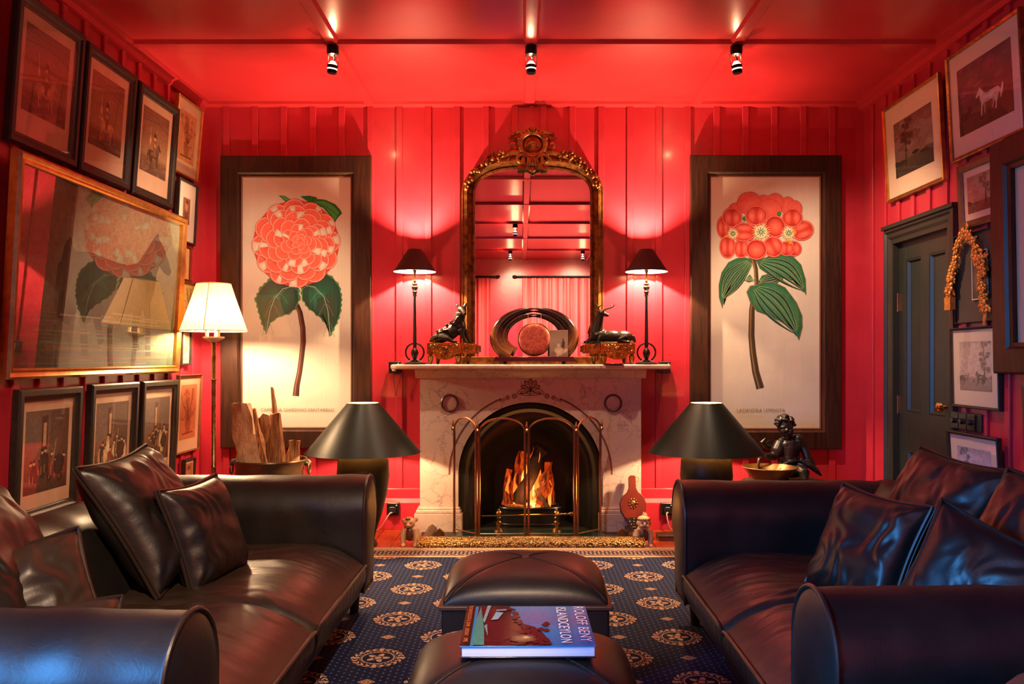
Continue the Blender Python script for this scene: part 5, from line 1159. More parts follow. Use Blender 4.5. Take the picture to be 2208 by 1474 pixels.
# ================================================================== FLOOR LAMP
t = T('floor_lamp', 'brass floor lamp with lit pleated cream shade in the left corner', 'floor lamp', ((461 - CX) * 5.4 / F, 5.40, 0))
MB().lathe([(0, 0), (0.14, 0), (0.14, 0.012), (0.10, 0.025), (0.03, 0.04), (0.016, 0.06), (0, 0.06)], 32).build('base', MT['old_brass'], t)
pole = MB().lathe([(0.013, 0.05), (0.013, 0.28), (0.018, 0.285), (0.018, 0.30), (0.0135, 0.305), (0.0135, 0.50), (0.019, 0.505), (0.014, 0.515), (0.0145, 1.06), (0.020, 1.064), (0.014, 1.072), (0.014, 1.28), (0.018, 1.30), (0, 1.30)], 18).build('pole', MT['old_brass'], t)
MB().lathe([(0, 1.298), (0.014, 1.302), (0.050, 1.320), (0.066, 1.328), (0.066, 1.338), (0, 1.338)], 28).build('candle_tray', MT['cream_plastic'], t)
for k in range(3):
    a = R(90 + 120 * k); x, y = 0.042 * math.cos(a), 0.042 * math.sin(a)
    MB().lathe([(0, 1.336), (0.011, 1.336), (0.011, 1.395), (0, 1.395)], 12, o=(x, y, 0)).build('candle_sleeve', MT['cream_plastic'], t); MB().ell((x, y, 1.425), (0.014, 0.014, 0.030)).build('bulb', MT['bulb'], t)
pleat = lambda a, z: 1 + 0.006 * math.cos(72 * a)
sd = MB().lathe([(0.204, 1.374), (0.172, 1.470), (0.135, 1.580), (0.105, 1.675)], 288, cap=False, fn=pleat).build('shade', MT['silk'], t, 80)
tr = MB(); tr.tube([(0.204 * math.cos(a), 0.204 * math.sin(a), 1.374) for a in [2 * math.pi * k / 60 for k in range(60)]], 0.003, 6, True); tr.tube([(0.105 * math.cos(a), 0.105 * math.sin(a), 1.675) for a in [2 * math.pi * k / 60 for k in range(60)]], 0.003, 6, True); tr.tube([(0.012, -0.205, 1.374), (0.010, -0.107, 1.675)], 0.0028, 6)
tr.build('shade_trim', simple('shade_braid', (0.6, 0.45, 0.26), 0.7), sd)
light('POINT', 'lamp_light', (0, 0, 1.44), 125, WARM, t, shadow_soft_size=0.045)

# ================================================================== LOG BUCKET
XLb, YLb = (583 - CX) * 5.42 / F, 5.42
t = T('log_cauldron', 'bronze cauldron with ring handles holding firewood behind the left sofa', 'cauldron', (XLb, YLb, 0))
MB().lathe([(0, 0.02), (0.12, 0.02), (0.19, 0.10), (0.222, 0.25), (0.224, 0.40), (0.214, 0.50), (0.224, 0.535), (0.234, 0.548), (0.232, 0.556), (0.222, 0.552), (0.206, 0.50), (0.214, 0.40), (0.212, 0.25), (0.18, 0.11), (0, 0.04)], 48, cap=False).build('pot', MT['cauldron'], t, 50)
for sx in (-1, 1):
    lg = MB(); lg.ell((sx * 0.236, 0, 0.525), (0.020, 0.014, 0.018)); lg.tube([(sx * 0.225, 0, 0.53), (sx * 0.245, 0, 0.545), (sx * 0.255, 0, 0.53)], 0.010, 8); lg.build('lug', simple('verdigris', (0.09, 0.14, 0.12), 0.5, 0.3), t)
    MB().tube([(sx * 0.250, 0.030 * math.cos(a), 0.495 + 0.035 * math.sin(a)) for a in [2 * math.pi * k / 20 for k in range(20)]], 0.0055, 8, True).build('ring_handle', MT['cauldron'], t)
for k in range(3):
    a = R(90 + 120 * k); MB().lathe([(0.012, 0), (0.022, 0.07)], 10, o=(0.13 * math.cos(a), 0.13 * math.sin(a), 0)).build('foot', MT['cauldron'], t)
def split(lab, x0, z0_, x1, z1_, w_, th, mat, seed, dy=0.0, tip=0.5, d=5.42):
    """split piece of firewood: a flat-sided tapered billet, given by two points in the picture plane at depth d"""
    a = Vector(((x0 - CX) * d / F, d + dy, 0.10)); b = P(x1, z1_, d); b.y = d + dy * 1.5 + 0.02
    t_ = T('firewood', lab, 'firewood', a, group='split firewood in the cauldron'); dv = b - a; L = dv.length
    ez = dv.normalized(); ey = Vector((0.25, 1, 0)); ey = (ey - ez * ey.dot(ez)).normalized(); ex = ey.cross(ez)
    sec = [(-1, -0.7), (-0.5, -1), (0.3, -0.9), (1, -0.4), (0.9, 0.7), (0, 1), (-0.8, 0.6)]
    m = MB(); N = 16; vs = []
    for k in range(N + 1):
        u = k / N; q = 1 if u < 0.55 else 1 - (1 - tip) * (u - 0.55) / 0.45
        for i, (p, r_) in enumerate(sec):
            jz = noise.noise(Vector((seed * 3 + i * 0.9, u * 7, 0))) * 0.28; e = 0.05 * noise.noise(Vector((seed + i * 1.3, 4, 0))) * (1 if k == N else 0)
            vs.append(dv * (u + e) + ex * (p * w_ * (q + jz)) + ey * (r_ * th * (1 + jz)))
    s_ = len(sec)
    m.add(vs, [(k * s_ + i, k * s_ + (i + 1) % s_, (k + 1) * s_ + (i + 1) % s_, (k + 1) * s_ + i) for k in range(N) for i in range(s_)] + [tuple(range(s_ - 1, -1, -1)), tuple(N * s_ + i for i in range(s_))])
    m.build('wood', mat, t_, 25)
split('broad pale split log standing at the left of the cauldron', 565, 1000, 528, 868, 0.080, 0.030, MT['bark_pale'], 1, -0.07, 0.75)
split('brown split log beside the broad pale one in the cauldron', 590, 1000, 545, 882, 0.046, 0.030, MT['bark'], 2, -0.03, 0.6)
split('thick reddish log in the middle of the cauldron', 600, 1000, 566, 898, 0.062, 0.036, MT['bark'], 3, 0.01, 0.7)
split('tall thin twisted stick rising highest from the cauldron', 612, 1000, 578, 836, 0.020, 0.016, MT['bark'], 4, 0.05, 0.35)
split('straight log right of the middle in the cauldron', 615, 1000, 600, 890, 0.036, 0.028, MT['bark'], 5, -0.05, 0.8)
split('short yellowish log at the right of the cauldron', 620, 1000, 634, 950, 0.055, 0.028, MT['bark'], 6, 0.0, 0.6)
split('short splintered piece at the left rim of the cauldron', 540, 1000, 517, 930, 0.036, 0.026, MT['bark'], 7, 0.05, 0.4)

# ================================================================== CHERUB, BOWL AND THEIR TABLE
tb = T('side_table', 'low dark table behind the right sofa under the cherub and bowl', 'side table', (1.72, 5.52, 0)); MB().lathe([(0, 0.36), (0.29, 0.36), (0.30, 0.37), (0.30, 0.385), (0.29, 0.392), (0, 0.392)], 40).build('top', MT['black_wood'], tb)
MB().lathe([(0.03, 0.02), (0.025, 0.2), (0.03, 0.36)], 14).build('column', MT['black_wood'], tb); MB().lathe([(0, 0), (0.17, 0), (0.16, 0.02), (0.04, 0.035), (0, 0.035)], 30).build('foot', MT['black_wood'], tb)
bwl = T('bowl', 'wide bronze bowl with gold inside at the foot of the cherub', 'bowl', ((1660 - CX) * 5.36 / F, 5.36, 0.3922)); MB().lathe([(0, 0), (0.06, 0), (0.065, 0.012), (0.110, 0.045), (0.150, 0.090), (0.174, 0.118), (0.171, 0.120), (0.146, 0.094), (0.105, 0.050), (0.05, 0.020), (0, 0.016)], 48, cap=False).build('body', simple('bowl_bronze', (0.10, 0.055, 0.02), 0.34, 0.7, col2=(0.2, 0.10, 0.03), nscale=6), bwl, 60)
rn = random.Random(2)
pt = MB()
for k in range(60):
    a = rn.uniform(0, 6.28); r = 0.10 * math.sqrt(rn.random()); pt.ell((r * math.cos(a), r * math.sin(a), 0.060 + rn.uniform(0, 0.022)), (rn.uniform(0.006, 0.016), rn.uniform(0.006, 0.012), 0.004), Matrix.Rotation(rn.uniform(0, 3), 3, 'Z') @ Matrix.Rotation(rn.uniform(-0.8, 0.8), 3, 'X'), 8, 5)
o = pt.build('potpourri', simple('dried_petals', (0.50, 0.10, 0.04), 0.6, col2=(0.65, 0.30, 0.08), nscale=40)); o.location = bwl.location; tag(o, 'red and orange dried petals heaped in the bronze bowl', 'potpourri', kind='stuff')
XC, YC2 = (1700 - CX) * 5.58 / F, 5.58
ch = T('cherub_statue', 'dark bronze cherub with curly hair sitting behind the bowl', 'statue', (XC, YC2, 0.3922))
m = MB(); U = 5.58 / F
def C(x, y, dy=0.0): return ((x - 1700) * U, dy, CH - (y - CY) * U - 0.3922)
m.ell(C(1702, 1012), (0.115, 0.085, 0.055)); m.ell(C(1704, 998), (0.075, 0.060, 0.050)); m.tube([C(1700, 1005), C(1700, 985, -0.005), C(1702, 965, -0.008), C(1703, 950, -0.004)], [0.066, 0.060, 0.068, 0.066], 16)
m.ell(C(1692, 958, -0.045), (0.030, 0.022, 0.026)); m.ell(C(1714, 959, -0.045), (0.030, 0.022, 0.026)); m.ell(C(1700, 985, -0.035), (0.048, 0.034, 0.045)); m.ell(C(1720, 945, 0.0), (0.036, 0.034, 0.030)); m.ell(C(1686, 952, -0.01), (0.034, 0.034, 0.030))
m.tube([C(1700, 946), C(1694, 932, -0.012)], [0.032, 0.030], 12)
m.ell(C(1691, 917, -0.015), (0.052, 0.056, 0.058)); m.ell(C(1684, 928, -0.055), (0.020, 0.022, 0.024)); m.ell(C(1699, 928, -0.052), (0.022, 0.022, 0.022)); m.ell(C(1690, 925, -0.074), (0.008, 0.012, 0.012)); m.ell(C(1690, 934, -0.055), (0.022, 0.020, 0.012)); m.ell(C(1683, 919, -0.058), (0.022, 0.014, 0.008)); m.ell(C(1698, 919, -0.058), (0.022, 0.014, 0.008))
m.tube([C(1682, 952, -0.01), C(1673, 972, -0.03), C(1666, 982, -0.04)], [0.034, 0.046, 0.030], 12); m.tube([C(1667, 982, -0.04), C(1652, 981, -0.06), C(1640, 979, -0.075)], [0.027, 0.023, 0.018], 12)
m.ell(C(1635, 979, -0.08), (0.018, 0.014, 0.012)); m.tube([C(1634, 980, -0.08), C(1629, 988, -0.085), C(1627, 999, -0.085), C(1630, 1008, -0.08)], [0.010, 0.012, 0.011, 0.007], 8); m.tube([C(1633, 976, -0.08), C(1628, 978, -0.085), C(1626, 984, -0.085)], [0.009, 0.007, 0.004], 8)
m.tube([C(1722, 946), C(1733, 966, -0.01), C(1738, 985, -0.03), C(1750, 1004, -0.05)], [0.034, 0.030, 0.027, 0.019], 12); m.ell(C(1753, 1010, -0.06), (0.020, 0.018, 0.018)); m.tube([C(1718, 988, -0.05), C(1738, 1000, -0.07), C(1752, 1011, -0.075), C(1763, 1022, -0.075)], [0.018, 0.020, 0.017, 0.006], 10)
m.tube([C(1668, 1004, -0.06), C(1690, 996, -0.07), C(1712, 990, -0.06)], [0.012, 0.016, 0.012], 10)
m.tube([C(1686, 1006, -0.02), C(1676, 1014, -0.10), C(1680, 1030, -0.13)], [0.045, 0.038, 0.026], 10); m.tube([C(1716, 1006, -0.02), C(1724, 1016, -0.09), C(1722, 1032, -0.12)], [0.045, 0.038, 0.026], 10)
m.tube([C(1660, 962, 0.0), C(1650, 960, -0.02)], [0.010, 0.012], 8) if False else None
m.build('figure', MT['bronze'], ch, remesh=0.0045, smoothit=3)
hr = MB(); rn = random.Random(9)
for k in range(70):
    a = rn.uniform(0, 6.28); e = rn.uniform(-0.1, 1.5); d = Vector((math.cos(a) * math.cos(e), math.sin(a) * math.cos(e), math.sin(e)))
    if d.y < -0.55 and d.z < 0.35: continue
    c = Vector(C(1691, 914, -0.010)) + Vector((d.x * 0.058, d.y * 0.060, d.z * 0.058)); hr.ell(c, (rn.uniform(0.012, 0.018),) * 2 + (0.012,), n=8, m=6)
hr.build('curly_hair', MT['bronze'], ch, remesh=0.004, smoothit=1)
wg = MB(); wg.tube([C(1672, 968, 0.03), C(1655, 962, 0.03), C(1646, 952, 0.025), C(1652, 945, 0.02)], [0.012, 0.020, 0.016, 0.005], 10); wg.tube([C(1655, 960, 0.03), C(1660, 950, 0.022)], [0.010, 0.004], 8); wg.build('raised_hand', MT['bronze'], ch)

# ================================================================== PICTURES
# wall frames: local x along the wall (viewer's right), z up, -y into the room
WALLS = {'B': (0.0, lambda a: Vector((a, YB - 0.018, 0))), 'L': (R(90), lambda a: Vector((XL + 0.018, a, 0))), 'R': (R(-90), lambda a: Vector((XR - 0.018, a, 0)))}
def picture(name, lab, wall, a0, a1, z0_, z1_, prof, fmat, art=None, mount=None, glass_='glass', tilt=0.0, group=None, back=0.012, slip=None, cat='picture'):
    """a0, a1: extent along the wall (x for the back wall, y for the sides); prof = frame section [(inset, y)]"""
    rz, pos = WALLS[wall]; w_ = abs(a1 - a0); h_ = z1_ - z0_; p = pos((a0 + a1) / 2); p.z = z0_
    t = T(name, lab, cat, group=group)
    t.matrix_world = Matrix.Translation(p) @ Matrix.Rotation(rz, 4, 'Z') @ Matrix.Rotation(tilt, 4, 'X')
    O = (0, 0, h_ / 2)
    MB().frame(w_, h_, prof, O).build('frame', fmat, t, 0)
    ins = max(i for i, y in prof) - 0.003; W, H = w_ - 2 * ins, h_ - 2 * ins; yb = -0.006
    if slip: MB().frame(W + 0.004, H + 0.004, [(0, yb - 0.001), (0, yb - 0.012), (slip[0], yb - 0.008), (slip[0], yb - 0.001)], O).build('slip', slip[1], t, 0)
    MB().box(-W / 2, W / 2, yb, yb + 0.004, h_ / 2 - H / 2, h_ / 2 + H / 2).build('mount', mount or MT['mount'], t, 0)
    if art:
        fn, mat, mg = art                  # mg = margins left, right, bottom, top as fractions of the sight size
        x0, x1 = -W / 2 + W * mg[0], W / 2 - W * mg[1]; zz0, zz1 = h_ / 2 - H / 2 + H * mg[2], h_ / 2 + H / 2 - H * mg[3]
        A = Art(lambda q: (x0 + (x1 - x0) * min(1, max(0, q[0])), zz0 + (zz1 - zz0) * min(1, max(0, q[1])))); fn(A, x1 - x0, zz1 - zz0)
        A.build('print', mat, t, 0, color=True, M=Matrix.Translation((0, yb - 0.0004, 0)))
    if glass_: MB().add([(-W / 2, yb - 0.009, h_ / 2 - H / 2), (W / 2, yb - 0.009, h_ / 2 - H / 2), (W / 2, yb - 0.009, h_ / 2 + H / 2), (-W / 2, yb - 0.009, h_ / 2 + H / 2)], [(0, 1, 2, 3)]).build('glass', MT[glass_], t, 0)
    return t
def clip01(pts): return [(min(1, max(0, x)), min(1, max(0, y))) for x, y in pts]

# ---- the two botanical prints (shapes measured on the paper, 0..1 each way)
WIDE = [(0, 0.006), (0, -0.034), (0.006, -0.040), (0.118, -0.040), (0.128, -0.030), (0.132, -0.018), (0.140, -0.018), (0.140, 0.006)]
def pm(x0, y0, x1, y1): return lambda x, y: ((x - x0) / (x1 - x0), (y1 - y) / (y1 - y0))
def camellia(A, w_, h_):
    q = pm(528, 385, 752, 915); z = lambda x, y: q(530 + x / 4.096, 400 + y / 4.096)
    Z = lambda L: [z(x, y) for x, y in L]
    g1, g2, g3 = S(36, 92, 66), S(20, 60, 50), S(24, 140, 92)
    A.poly(Z([(290, 80), (350, 88), (418, 132), (350, 138)]), S(40, 130, 60)); A.poly(Z([(302, 84), (352, 96), (402, 128), (352, 128)]), S(80, 175, 90))
    A.poly(Z([(480, 90), (560, 84), (632, 100), (600, 135), (540, 132)]), S(24, 120, 60))
    A.poly(Z([(530, 140), (620, 112), (700, 120), (790, 160), (830, 205), (850, 240), (815, 275), (782, 325), (735, 250), (680, 190), (600, 160)]), S(30, 110, 50)); A.poly(Z([(600, 140), (690, 132), (770, 170), (825, 235), (785, 300), (745, 240), (690, 180)]), S(60, 160, 70)); A.line(Z([(560, 140), (680, 165), (760, 215), (810, 265)]), 0.0035, S(20, 80, 40))
    # stem
    st_ = [q(x, y) for x, y in ((640, 655), (647, 672), (653, 705), (654, 735), (650, 770), (646, 800), (640, 830), (638, 852))]
    A.line(st_, [0.030, 0.036, 0.038, 0.038, 0.037, 0.038, 0.040, 0.046], S(70, 34, 30)); A.line([(x - 0.012, y) for x, y in st_], 0.010, S(128, 84, 62)); A.line([(x + 0.02, y) for x, y in st_], 0.007, S(44, 22, 22))
    LL = [(480, 1000), (440, 1085), (380, 1130), (300, 1150), (240, 1190), (205, 1230), (180, 1308), (140, 1215), (110, 1110), (80, 990), (130, 890), (215, 812), (330, 840), (470, 870)]
    RL = [(490, 990), (540, 1070), (600, 1120), (660, 1170), (720, 1230), (745, 1328), (800, 1230), (840, 1120), (850, 980), (830, 880), (780, 810), (715, 765), (600, 830), (490, 870)]
    def serr(L, k=3):
        out = []
        for i in range(len(L)):
            a, b = L[i], L[(i + 1) % len(L)]; n_ = max(1, int(math.hypot(b[0] - a[0], b[1] - a[1]) / 22))
            for j in range(n_):
                u = j / n_; dx, dy = b[1] - a[1], a[0] - b[0]; l_ = math.hypot(dx, dy) or 1; e = 6 * ((j % 2) * 2 - 1); out.append((a[0] + (b[0] - a[0]) * u - dx / l_ * e, a[1] + (b[1] - a[1]) * u - dy / l_ * e))
        return out
    for L, mid in ((LL, [(470, 870), (330, 905), (255, 990), (215, 1100), (182, 1290)]), (RL, [(500, 870), (610, 890), (690, 980), (725, 1100), (745, 1310)])):
        A.poly(Z(serr(L)), S(64, 122, 70)); cx_ = sum(p[0] for p in L) / len(L); cy_ = sum(p[1] for p in L) / len(L)
        A.fan(Z([(cx_ + (x - cx_) * 0.93, cy_ + (y - cy_) * 0.93) for x, y in L]), S(24, 116, 88), g2, z(cx_ + (20 if L is LL else -70), cy_ - 20))
        side = -1 if L is LL else 1
        A.fan(Z([(cx_ + (x - cx_) * 0.5 + side * 40, cy_ + (y - cy_) * 0.6 + 60) for x, y in L]), S(64, 66, 56), S(30, 78, 60)); 
        A.line(Z(mid), 0.0045, S(150, 190, 165))
        for i in range(1, 5):
            for sd_ in (-1, 1):
                a = mid[0] if i == 0 else tuple(mid[i - 1][j] * 0.5 + mid[i][j] * 0.5 for j in (0, 1)); b = (a[0] + sd_ * (150 - i * 22) * 0.8, a[1] + 60 + 16 * i); c = (a[0] + sd_ * (120 - i * 18) * 0.35, a[1] + 12)
                A.line(Z([a, c, b]), 0.0022, S(112, 156, 136))
    # flower: overlapping petals, outermost ring first
    rn = random.Random(21); A.oval(z(445, 505), 378 / 4.096 / 224, 378 / 4.096 / 530, S(226, 96, 78), S(214, 70, 60), n=48)
    rings = [(352, 12, 128, 92), (300, 11, 128, 92), (243, 10, 118, 90), (186, 8, 104, 84), (134, 7, 84, 72), (92, 6, 66, 58), (56, 5, 46, 44), (28, 4, 30, 30), (8, 2, 20, 18)]
    for ri, (rad, n_, pw, ph) in enumerate(rings):
        u = ri / (len(rings) - 1); cx_, cy_ = 445 + 45 * u, 505 - 15 * u; off = rn.uniform(0, 6)
        for k in range(n_):
            a = off + 2 * math.pi * k / n_; px_, py_ = cx_ + (rad - ph * 0.55) * math.cos(a), cy_ + (rad - ph * 0.55) * math.sin(a)
            def pet(sc, dr=0.0, w2=1.0):
                out = []
                for j in range(18):
                    b = 2 * math.pi * j / 18; lx = ph * sc * math.cos(b) * (1.0 if math.cos(b) > 0 else 0.8) + dr; ly = pw * w2 * sc * math.sin(b) * 0.78
                    out.append((px_ + lx * math.cos(a) - ly * math.sin(a), py_ + lx * math.sin(a) + ly * math.cos(a)))
                return Z(out)
            tone = rn.uniform(0.85, 1.12); c_mid = tuple(min(1, v * tone) for v in S(236, 98, 78)); c_in = tuple(v * tone for v in S(190, 48, 42))
            A.poly(pet(1.0), S(168, 44, 40)); A.poly(pet(0.97), S(250, 168, 148)); A.fan(pet(0.88, -2), c_mid, c_mid if ri > 6 else mixc(c_mid, S(244, 120, 100), 0.5), z(px_, py_)); A.fan(pet(0.55, -ph * 0.32), c_in, c_mid, z(px_ - ph * 0.5 * math.cos(a), py_ - ph * 0.5 * math.sin(a)))
            if rn.random() < (0.62 if ri < 2 else 0.48 if ri < 4 else 0.2 if ri < 5 else 0.0):
                s0 = rn.uniform(-0.6, 0.35); s1 = s0 + rn.uniform(0.5, 0.95); tri = []
                for lx, sv in ((ph * 0.92, s0), (ph * 0.95, (s0 + s1) / 2), (ph * 0.86, s1), (-ph * 0.1, s1 * 0.6), (-ph * 0.2, s0 * 0.6)):
                    ly = pw * 0.72 * sv * (1 if abs(sv) < 0.6 else 0.92); tri.append((px_ + lx * 0.92 * math.cos(a) - ly * math.sin(a), py_ + lx * 0.92 * math.sin(a) + ly * math.cos(a)))
                A.fan(Z(tri), S(238, 228, 210), S(214, 198, 180))
def lasiandra(A, w_, h_):
    q = pm(1536, 387, 1760, 917); z = lambda x, y: q(1540 + x / 4.096, 400 + y / 4.096); Z = lambda L: [z(x, y) for x, y in L]
    st_ = [q(x, y) for x, y in ((1622, 556), (1628, 580), (1630, 612), (1624, 640), (1620, 669), (1619, 723), (1622, 760), (1628, 800), (1638, 836))]
    A.line(st_, [0.030, 0.028, 0.030, 0.036, 0.040, 0.044, 0.046, 0.050, 0.056], S(70, 60, 36)); A.line([(x - 0.010, y) for x, y in st_], 0.009, S(140, 112, 66)); A.line([(x + 0.016, y) for x, y in st_], 0.008, S(44, 46, 26))
    LV = [([(260, 840), (310, 785), (352, 842), (300, 858)], (255, 842), (350, 845)), ([(375, 862), (415, 795), (500, 775), (590, 800), (612, 860), (590, 826), (520, 842), (430, 862)], (370, 860), (600, 815)),
          ([(332, 650), (260, 636), (190, 645), (120, 680), (60, 770), (35, 880), (38, 990), (70, 1092), (72, 1000), (150, 950), (230, 870), (290, 790), (325, 715)], (330, 655), (55, 1030)),
          ([(358, 660), (440, 640), (560, 585), (690, 628), (760, 700), (800, 830), (805, 972), (765, 895), (690, 840), (600, 822), (480, 795), (395, 735)], (360, 670), (800, 950)),
          ([(360, 880), (420, 852), (520, 850), (620, 900), (720, 1030), (770, 1150), (772, 1250), (740, 1366), (700, 1265), (600, 1210), (480, 1150), (370, 1110), (310, 1030), (278, 940), (310, 885)], (330, 890), (742, 1340))]
    for L, b, tip in LV:
        cx_ = sum(p[0] for p in L) / len(L); cy_ = sum(p[1] for p in L) / len(L)
        A.poly(Z(L), S(120, 104, 70)); A.poly(Z([(cx_ + (x - cx_) * 0.965, cy_ + (y - cy_) * 0.965) for x, y in L]), S(34, 104, 66)); A.fan(Z([(cx_ + (x - cx_) * 0.88, cy_ + (y - cy_) * 0.88) for x, y in L]), S(92, 150, 96), S(40, 112, 72))
        dx, dy = tip[0] - b[0], tip[1] - b[1]; l_ = math.hypot(dx, dy); nx, ny = -dy / l_, dx / l_
        # long curved veins with a dark side each
        for e in (-0.55, -0.28, 0.0, 0.28, 0.55):
            wid = 0.30 * l_
            pts = [(b[0] + dx * u + nx * e * wid * math.sin(math.pi * min(1, u * 1.02)) * 1.0 + (cx_ - (b[0] + tip[0]) / 2) * math.sin(math.pi * u) * 1.0, b[1] + dy * u + ny * e * wid * math.sin(math.pi * min(1, u * 1.02)) + (cy_ - (b[1] + tip[1]) / 2) * math.sin(math.pi * u)) for u in [k / 12 for k in range(1, 12)]]
            mx_ = 0.020 if l_ > 200 else 0.008
            A.line(Z(pts), [mx_ * math.sin(math.pi * k / 10) + 0.001 for k in range(11)], S(14, 58, 46)); A.line(Z([(x + 4, y - 4) for x, y in pts]), 0.003, S(150, 176, 110))
    rd, dk, pk_ = S(226, 70, 54), S(178, 34, 32), S(240, 120, 96)
    def petal(cx_, cy_, rx, ry, rot=0.0, pale=False, split_=True):
        rx *= 1.12; ry *= 1.12
        c0 = z(cx_, cy_); R_ = lambda k: (rx * k / 4.096 / 224, ry * k / 4.096 / 530)
        def ov(k, dx=0, dy=0, a=None, b=None, wob=0.02):
            r_ = R_(k); pts = []
            for j in range(22):
                t_ = 2 * math.pi * j / 22; x = rx * k * math.cos(t_) * (a or 1) + dx; y = ry * k * math.sin(t_) * (b or 1) + dy; pts.append(z(cx_ + x * math.cos(rot) - y * math.sin(rot), cy_ + x * math.sin(rot) + y * math.cos(rot)))
            return pts
        if pale:
            A.poly(ov(1.0), S(206, 70, 60)); A.fan(ov(0.96), S(238, 112, 92), S(230, 92, 76)); return
        A.poly(ov(1.0), S(190, 52, 44)); A.poly(ov(0.97), pk_); A.fan(ov(0.88), rd, dk)
        if split_:
            for s_ in (-1, 1): A.fan(ov(0.78, s_ * rx * 0.40, 0, 0.50, 0.95), S(244, 128, 104), S(208, 54, 44))
        else: A.fan(ov(0.72, 0, ry * 0.05), S(244, 124, 100), S(210, 56, 46))
    for p in ((190, 215, 62, 48), (430, 135, 48, 42), (640, 185, 62, 72), (700, 215, 62, 72), (305, 165, 100, 88), (530, 155, 72, 72), (480, 215, 98, 84)): petal(*p, pale=True)
    for c in ((262, 298), (565, 255)): A.oval(z(*c), 0.020, 0.009, S(70, 150, 60), S(40, 110, 40))
    for p in ((75, 375, 52, 88), (115, 545, 66, 92), (235, 558, 60, 78), (155, 290, 80, 78), (770, 402, 78, 92, 1.2), (690, 560, 66, 62), (630, 560, 60, 60), (680, 290, 82, 76)): petal(*p)
    for p in ((255, 415, 76, 98, 1.57), (365, 270, 90, 80), (530, 365, 82, 88, -0.3, False, False), (512, 545, 80, 84, -0.5), (365, 568, 86, 82, 0, False, False)): petal(*p)
    for cx_, cy_, r in ((160, 430, 46), (405, 415, 72), (648, 425, 60)):
        for k in range(22):
            a = k * 0.2856; A.line(Z([(cx_, cy_), (cx_ + r * 1.15 * math.cos(a), cy_ + r * 1.1 * math.sin(a))]), [0.012, 0.003], S(238, 196, 90) if k % 2 else S(240, 226, 190))
        A.oval(z(cx_, cy_), r * 0.75 / 4.096 / 224, r * 0.75 / 4.096 / 530, S(224, 222, 180), S(236, 216, 170)); 
        for k in range(9): a = k * 0.7; A.line(Z([(cx_ + 8 * math.cos(a), cy_ + 8 * math.sin(a)), (cx_ + r * 0.55 * math.cos(a + 0.4), cy_ + r * 0.55 * math.sin(a + 0.4))]), 0.006, S(74, 128, 92))
    for x_, y_ in ((100, 440), (640, 480), (690, 400), (665, 495)): 
        for k in range(4): A.line(Z([(x_, y_), (x_ - 20 + 14 * k, y_ + 26)]), 0.006, S(236, 150, 40))
faint = simple('faint_brown_ink', (0.20, 0.12, 0.08), 0.7)
kB = (YB - 0.018) / F
def bx(x): return (x - CX) * kB
def bz_(y): return CH - (y - CY) * kB
p1 = picture('flower_picture', 'framed red and white striped camellia print on the wall, left of the mirror', 'B', bx(479), bx(802), bz_(965), bz_(338), WIDE, MT['dark_wood'], (camellia, MT['print'], (0.03, 0.03, 0.012, 0.012)), MT['paper'], slip=(0.012, MT['slip_wood']), group='large framed botanical prints')
p2 = picture('flower_picture', 'framed pink many petalled flower print on the wall, right of the mirror', 'B', bx(1487), bx(1811), bz_(967), bz_(337), WIDE, MT['dark_wood'], (lasiandra, MT['print'], (0.03, 0.03, 0.012, 0.012)), MT['paper'], slip=(0.012, MT['slip_wood']), group='large framed botanical prints')
RX = Matrix.Rotation(R(90), 4, 'X')
text_mesh('lettering', 'CAMELLIA GIARDINO SANTARELLI', 0.032, faint, p1, Matrix.Translation((0.005, -0.0125, 0.267)) @ RX, spacing=1.05)
text_mesh('lettering', 'LASIANDRA LEPIDOTA', 0.032, faint, p2, Matrix.Translation((-0.03, -0.0125, 0.27)) @ RX, spacing=1.05)

# ---- paintings and engravings for the side walls
HORSE = [(0.02, .70), (0.05, .66), (.10, .68), (.15, .72), (.17, .66), (.18, .56), (.20, .48), (.22, .42), (.21, .30), (.20, .15), (.19, .02), (.24, .02), (.245, .15), (.26, .30), (.30, .40), (.45, .37), (.60, .40), (.68, .42), (.70, .32), (.74, .22), (.72, .10), (.71, .02), (.76, .02), (.775, .12), (.79, .25), (.82, .36), (.86, .46), (.88, .50), (.92, .40), (.93, .25), (.96, .35), (.95, .50), (.90, .62), (.85, .68), (.75, .70), (.60, .68), (.45, .67), (.36, .70), (.28, .82), (.22, .92), (.18, .97), (.16, .92), (.12, .88), (.06, .78)]
def horse(A, x0, y0, w_, h_, c1, c2, flip=False, rot=0.0):
    f = lambda p: (x0 + w_ * (((1 - p[0]) if flip else p[0]) * math.cos(rot) - (p[1] - 0.4) * math.sin(rot) * 0.8), y0 + h_ * ((((1 - p[0]) if flip else p[0]) - 0.5) * math.sin(rot) + p[1]))
    for L in ([(.28, .42), (.33, .22), (.30, .06), (.35, .06), (.38, .22), (.36, .42)], [(.62, .44), (.64, .26), (.60, .12), (.64, .08), (.69, .26), (.72, .44)]): A.poly([f(p) for p in L], mixc(c1, (0, 0, 0), 0.4))
    A.poly([f(p) for p in HORSE], c1); A.fan([f(p) for p in ((.22, .50), (.30, .44), (.60, .45), (.80, .50), (.84, .60), (.70, .66), (.45, .63), (.30, .66))], c2, c1)
    A.fan([f(p) for p in ((.16, .72), (.24, .58), (.34, .66), (.24, .86), (.17, .88))], c2, c1)
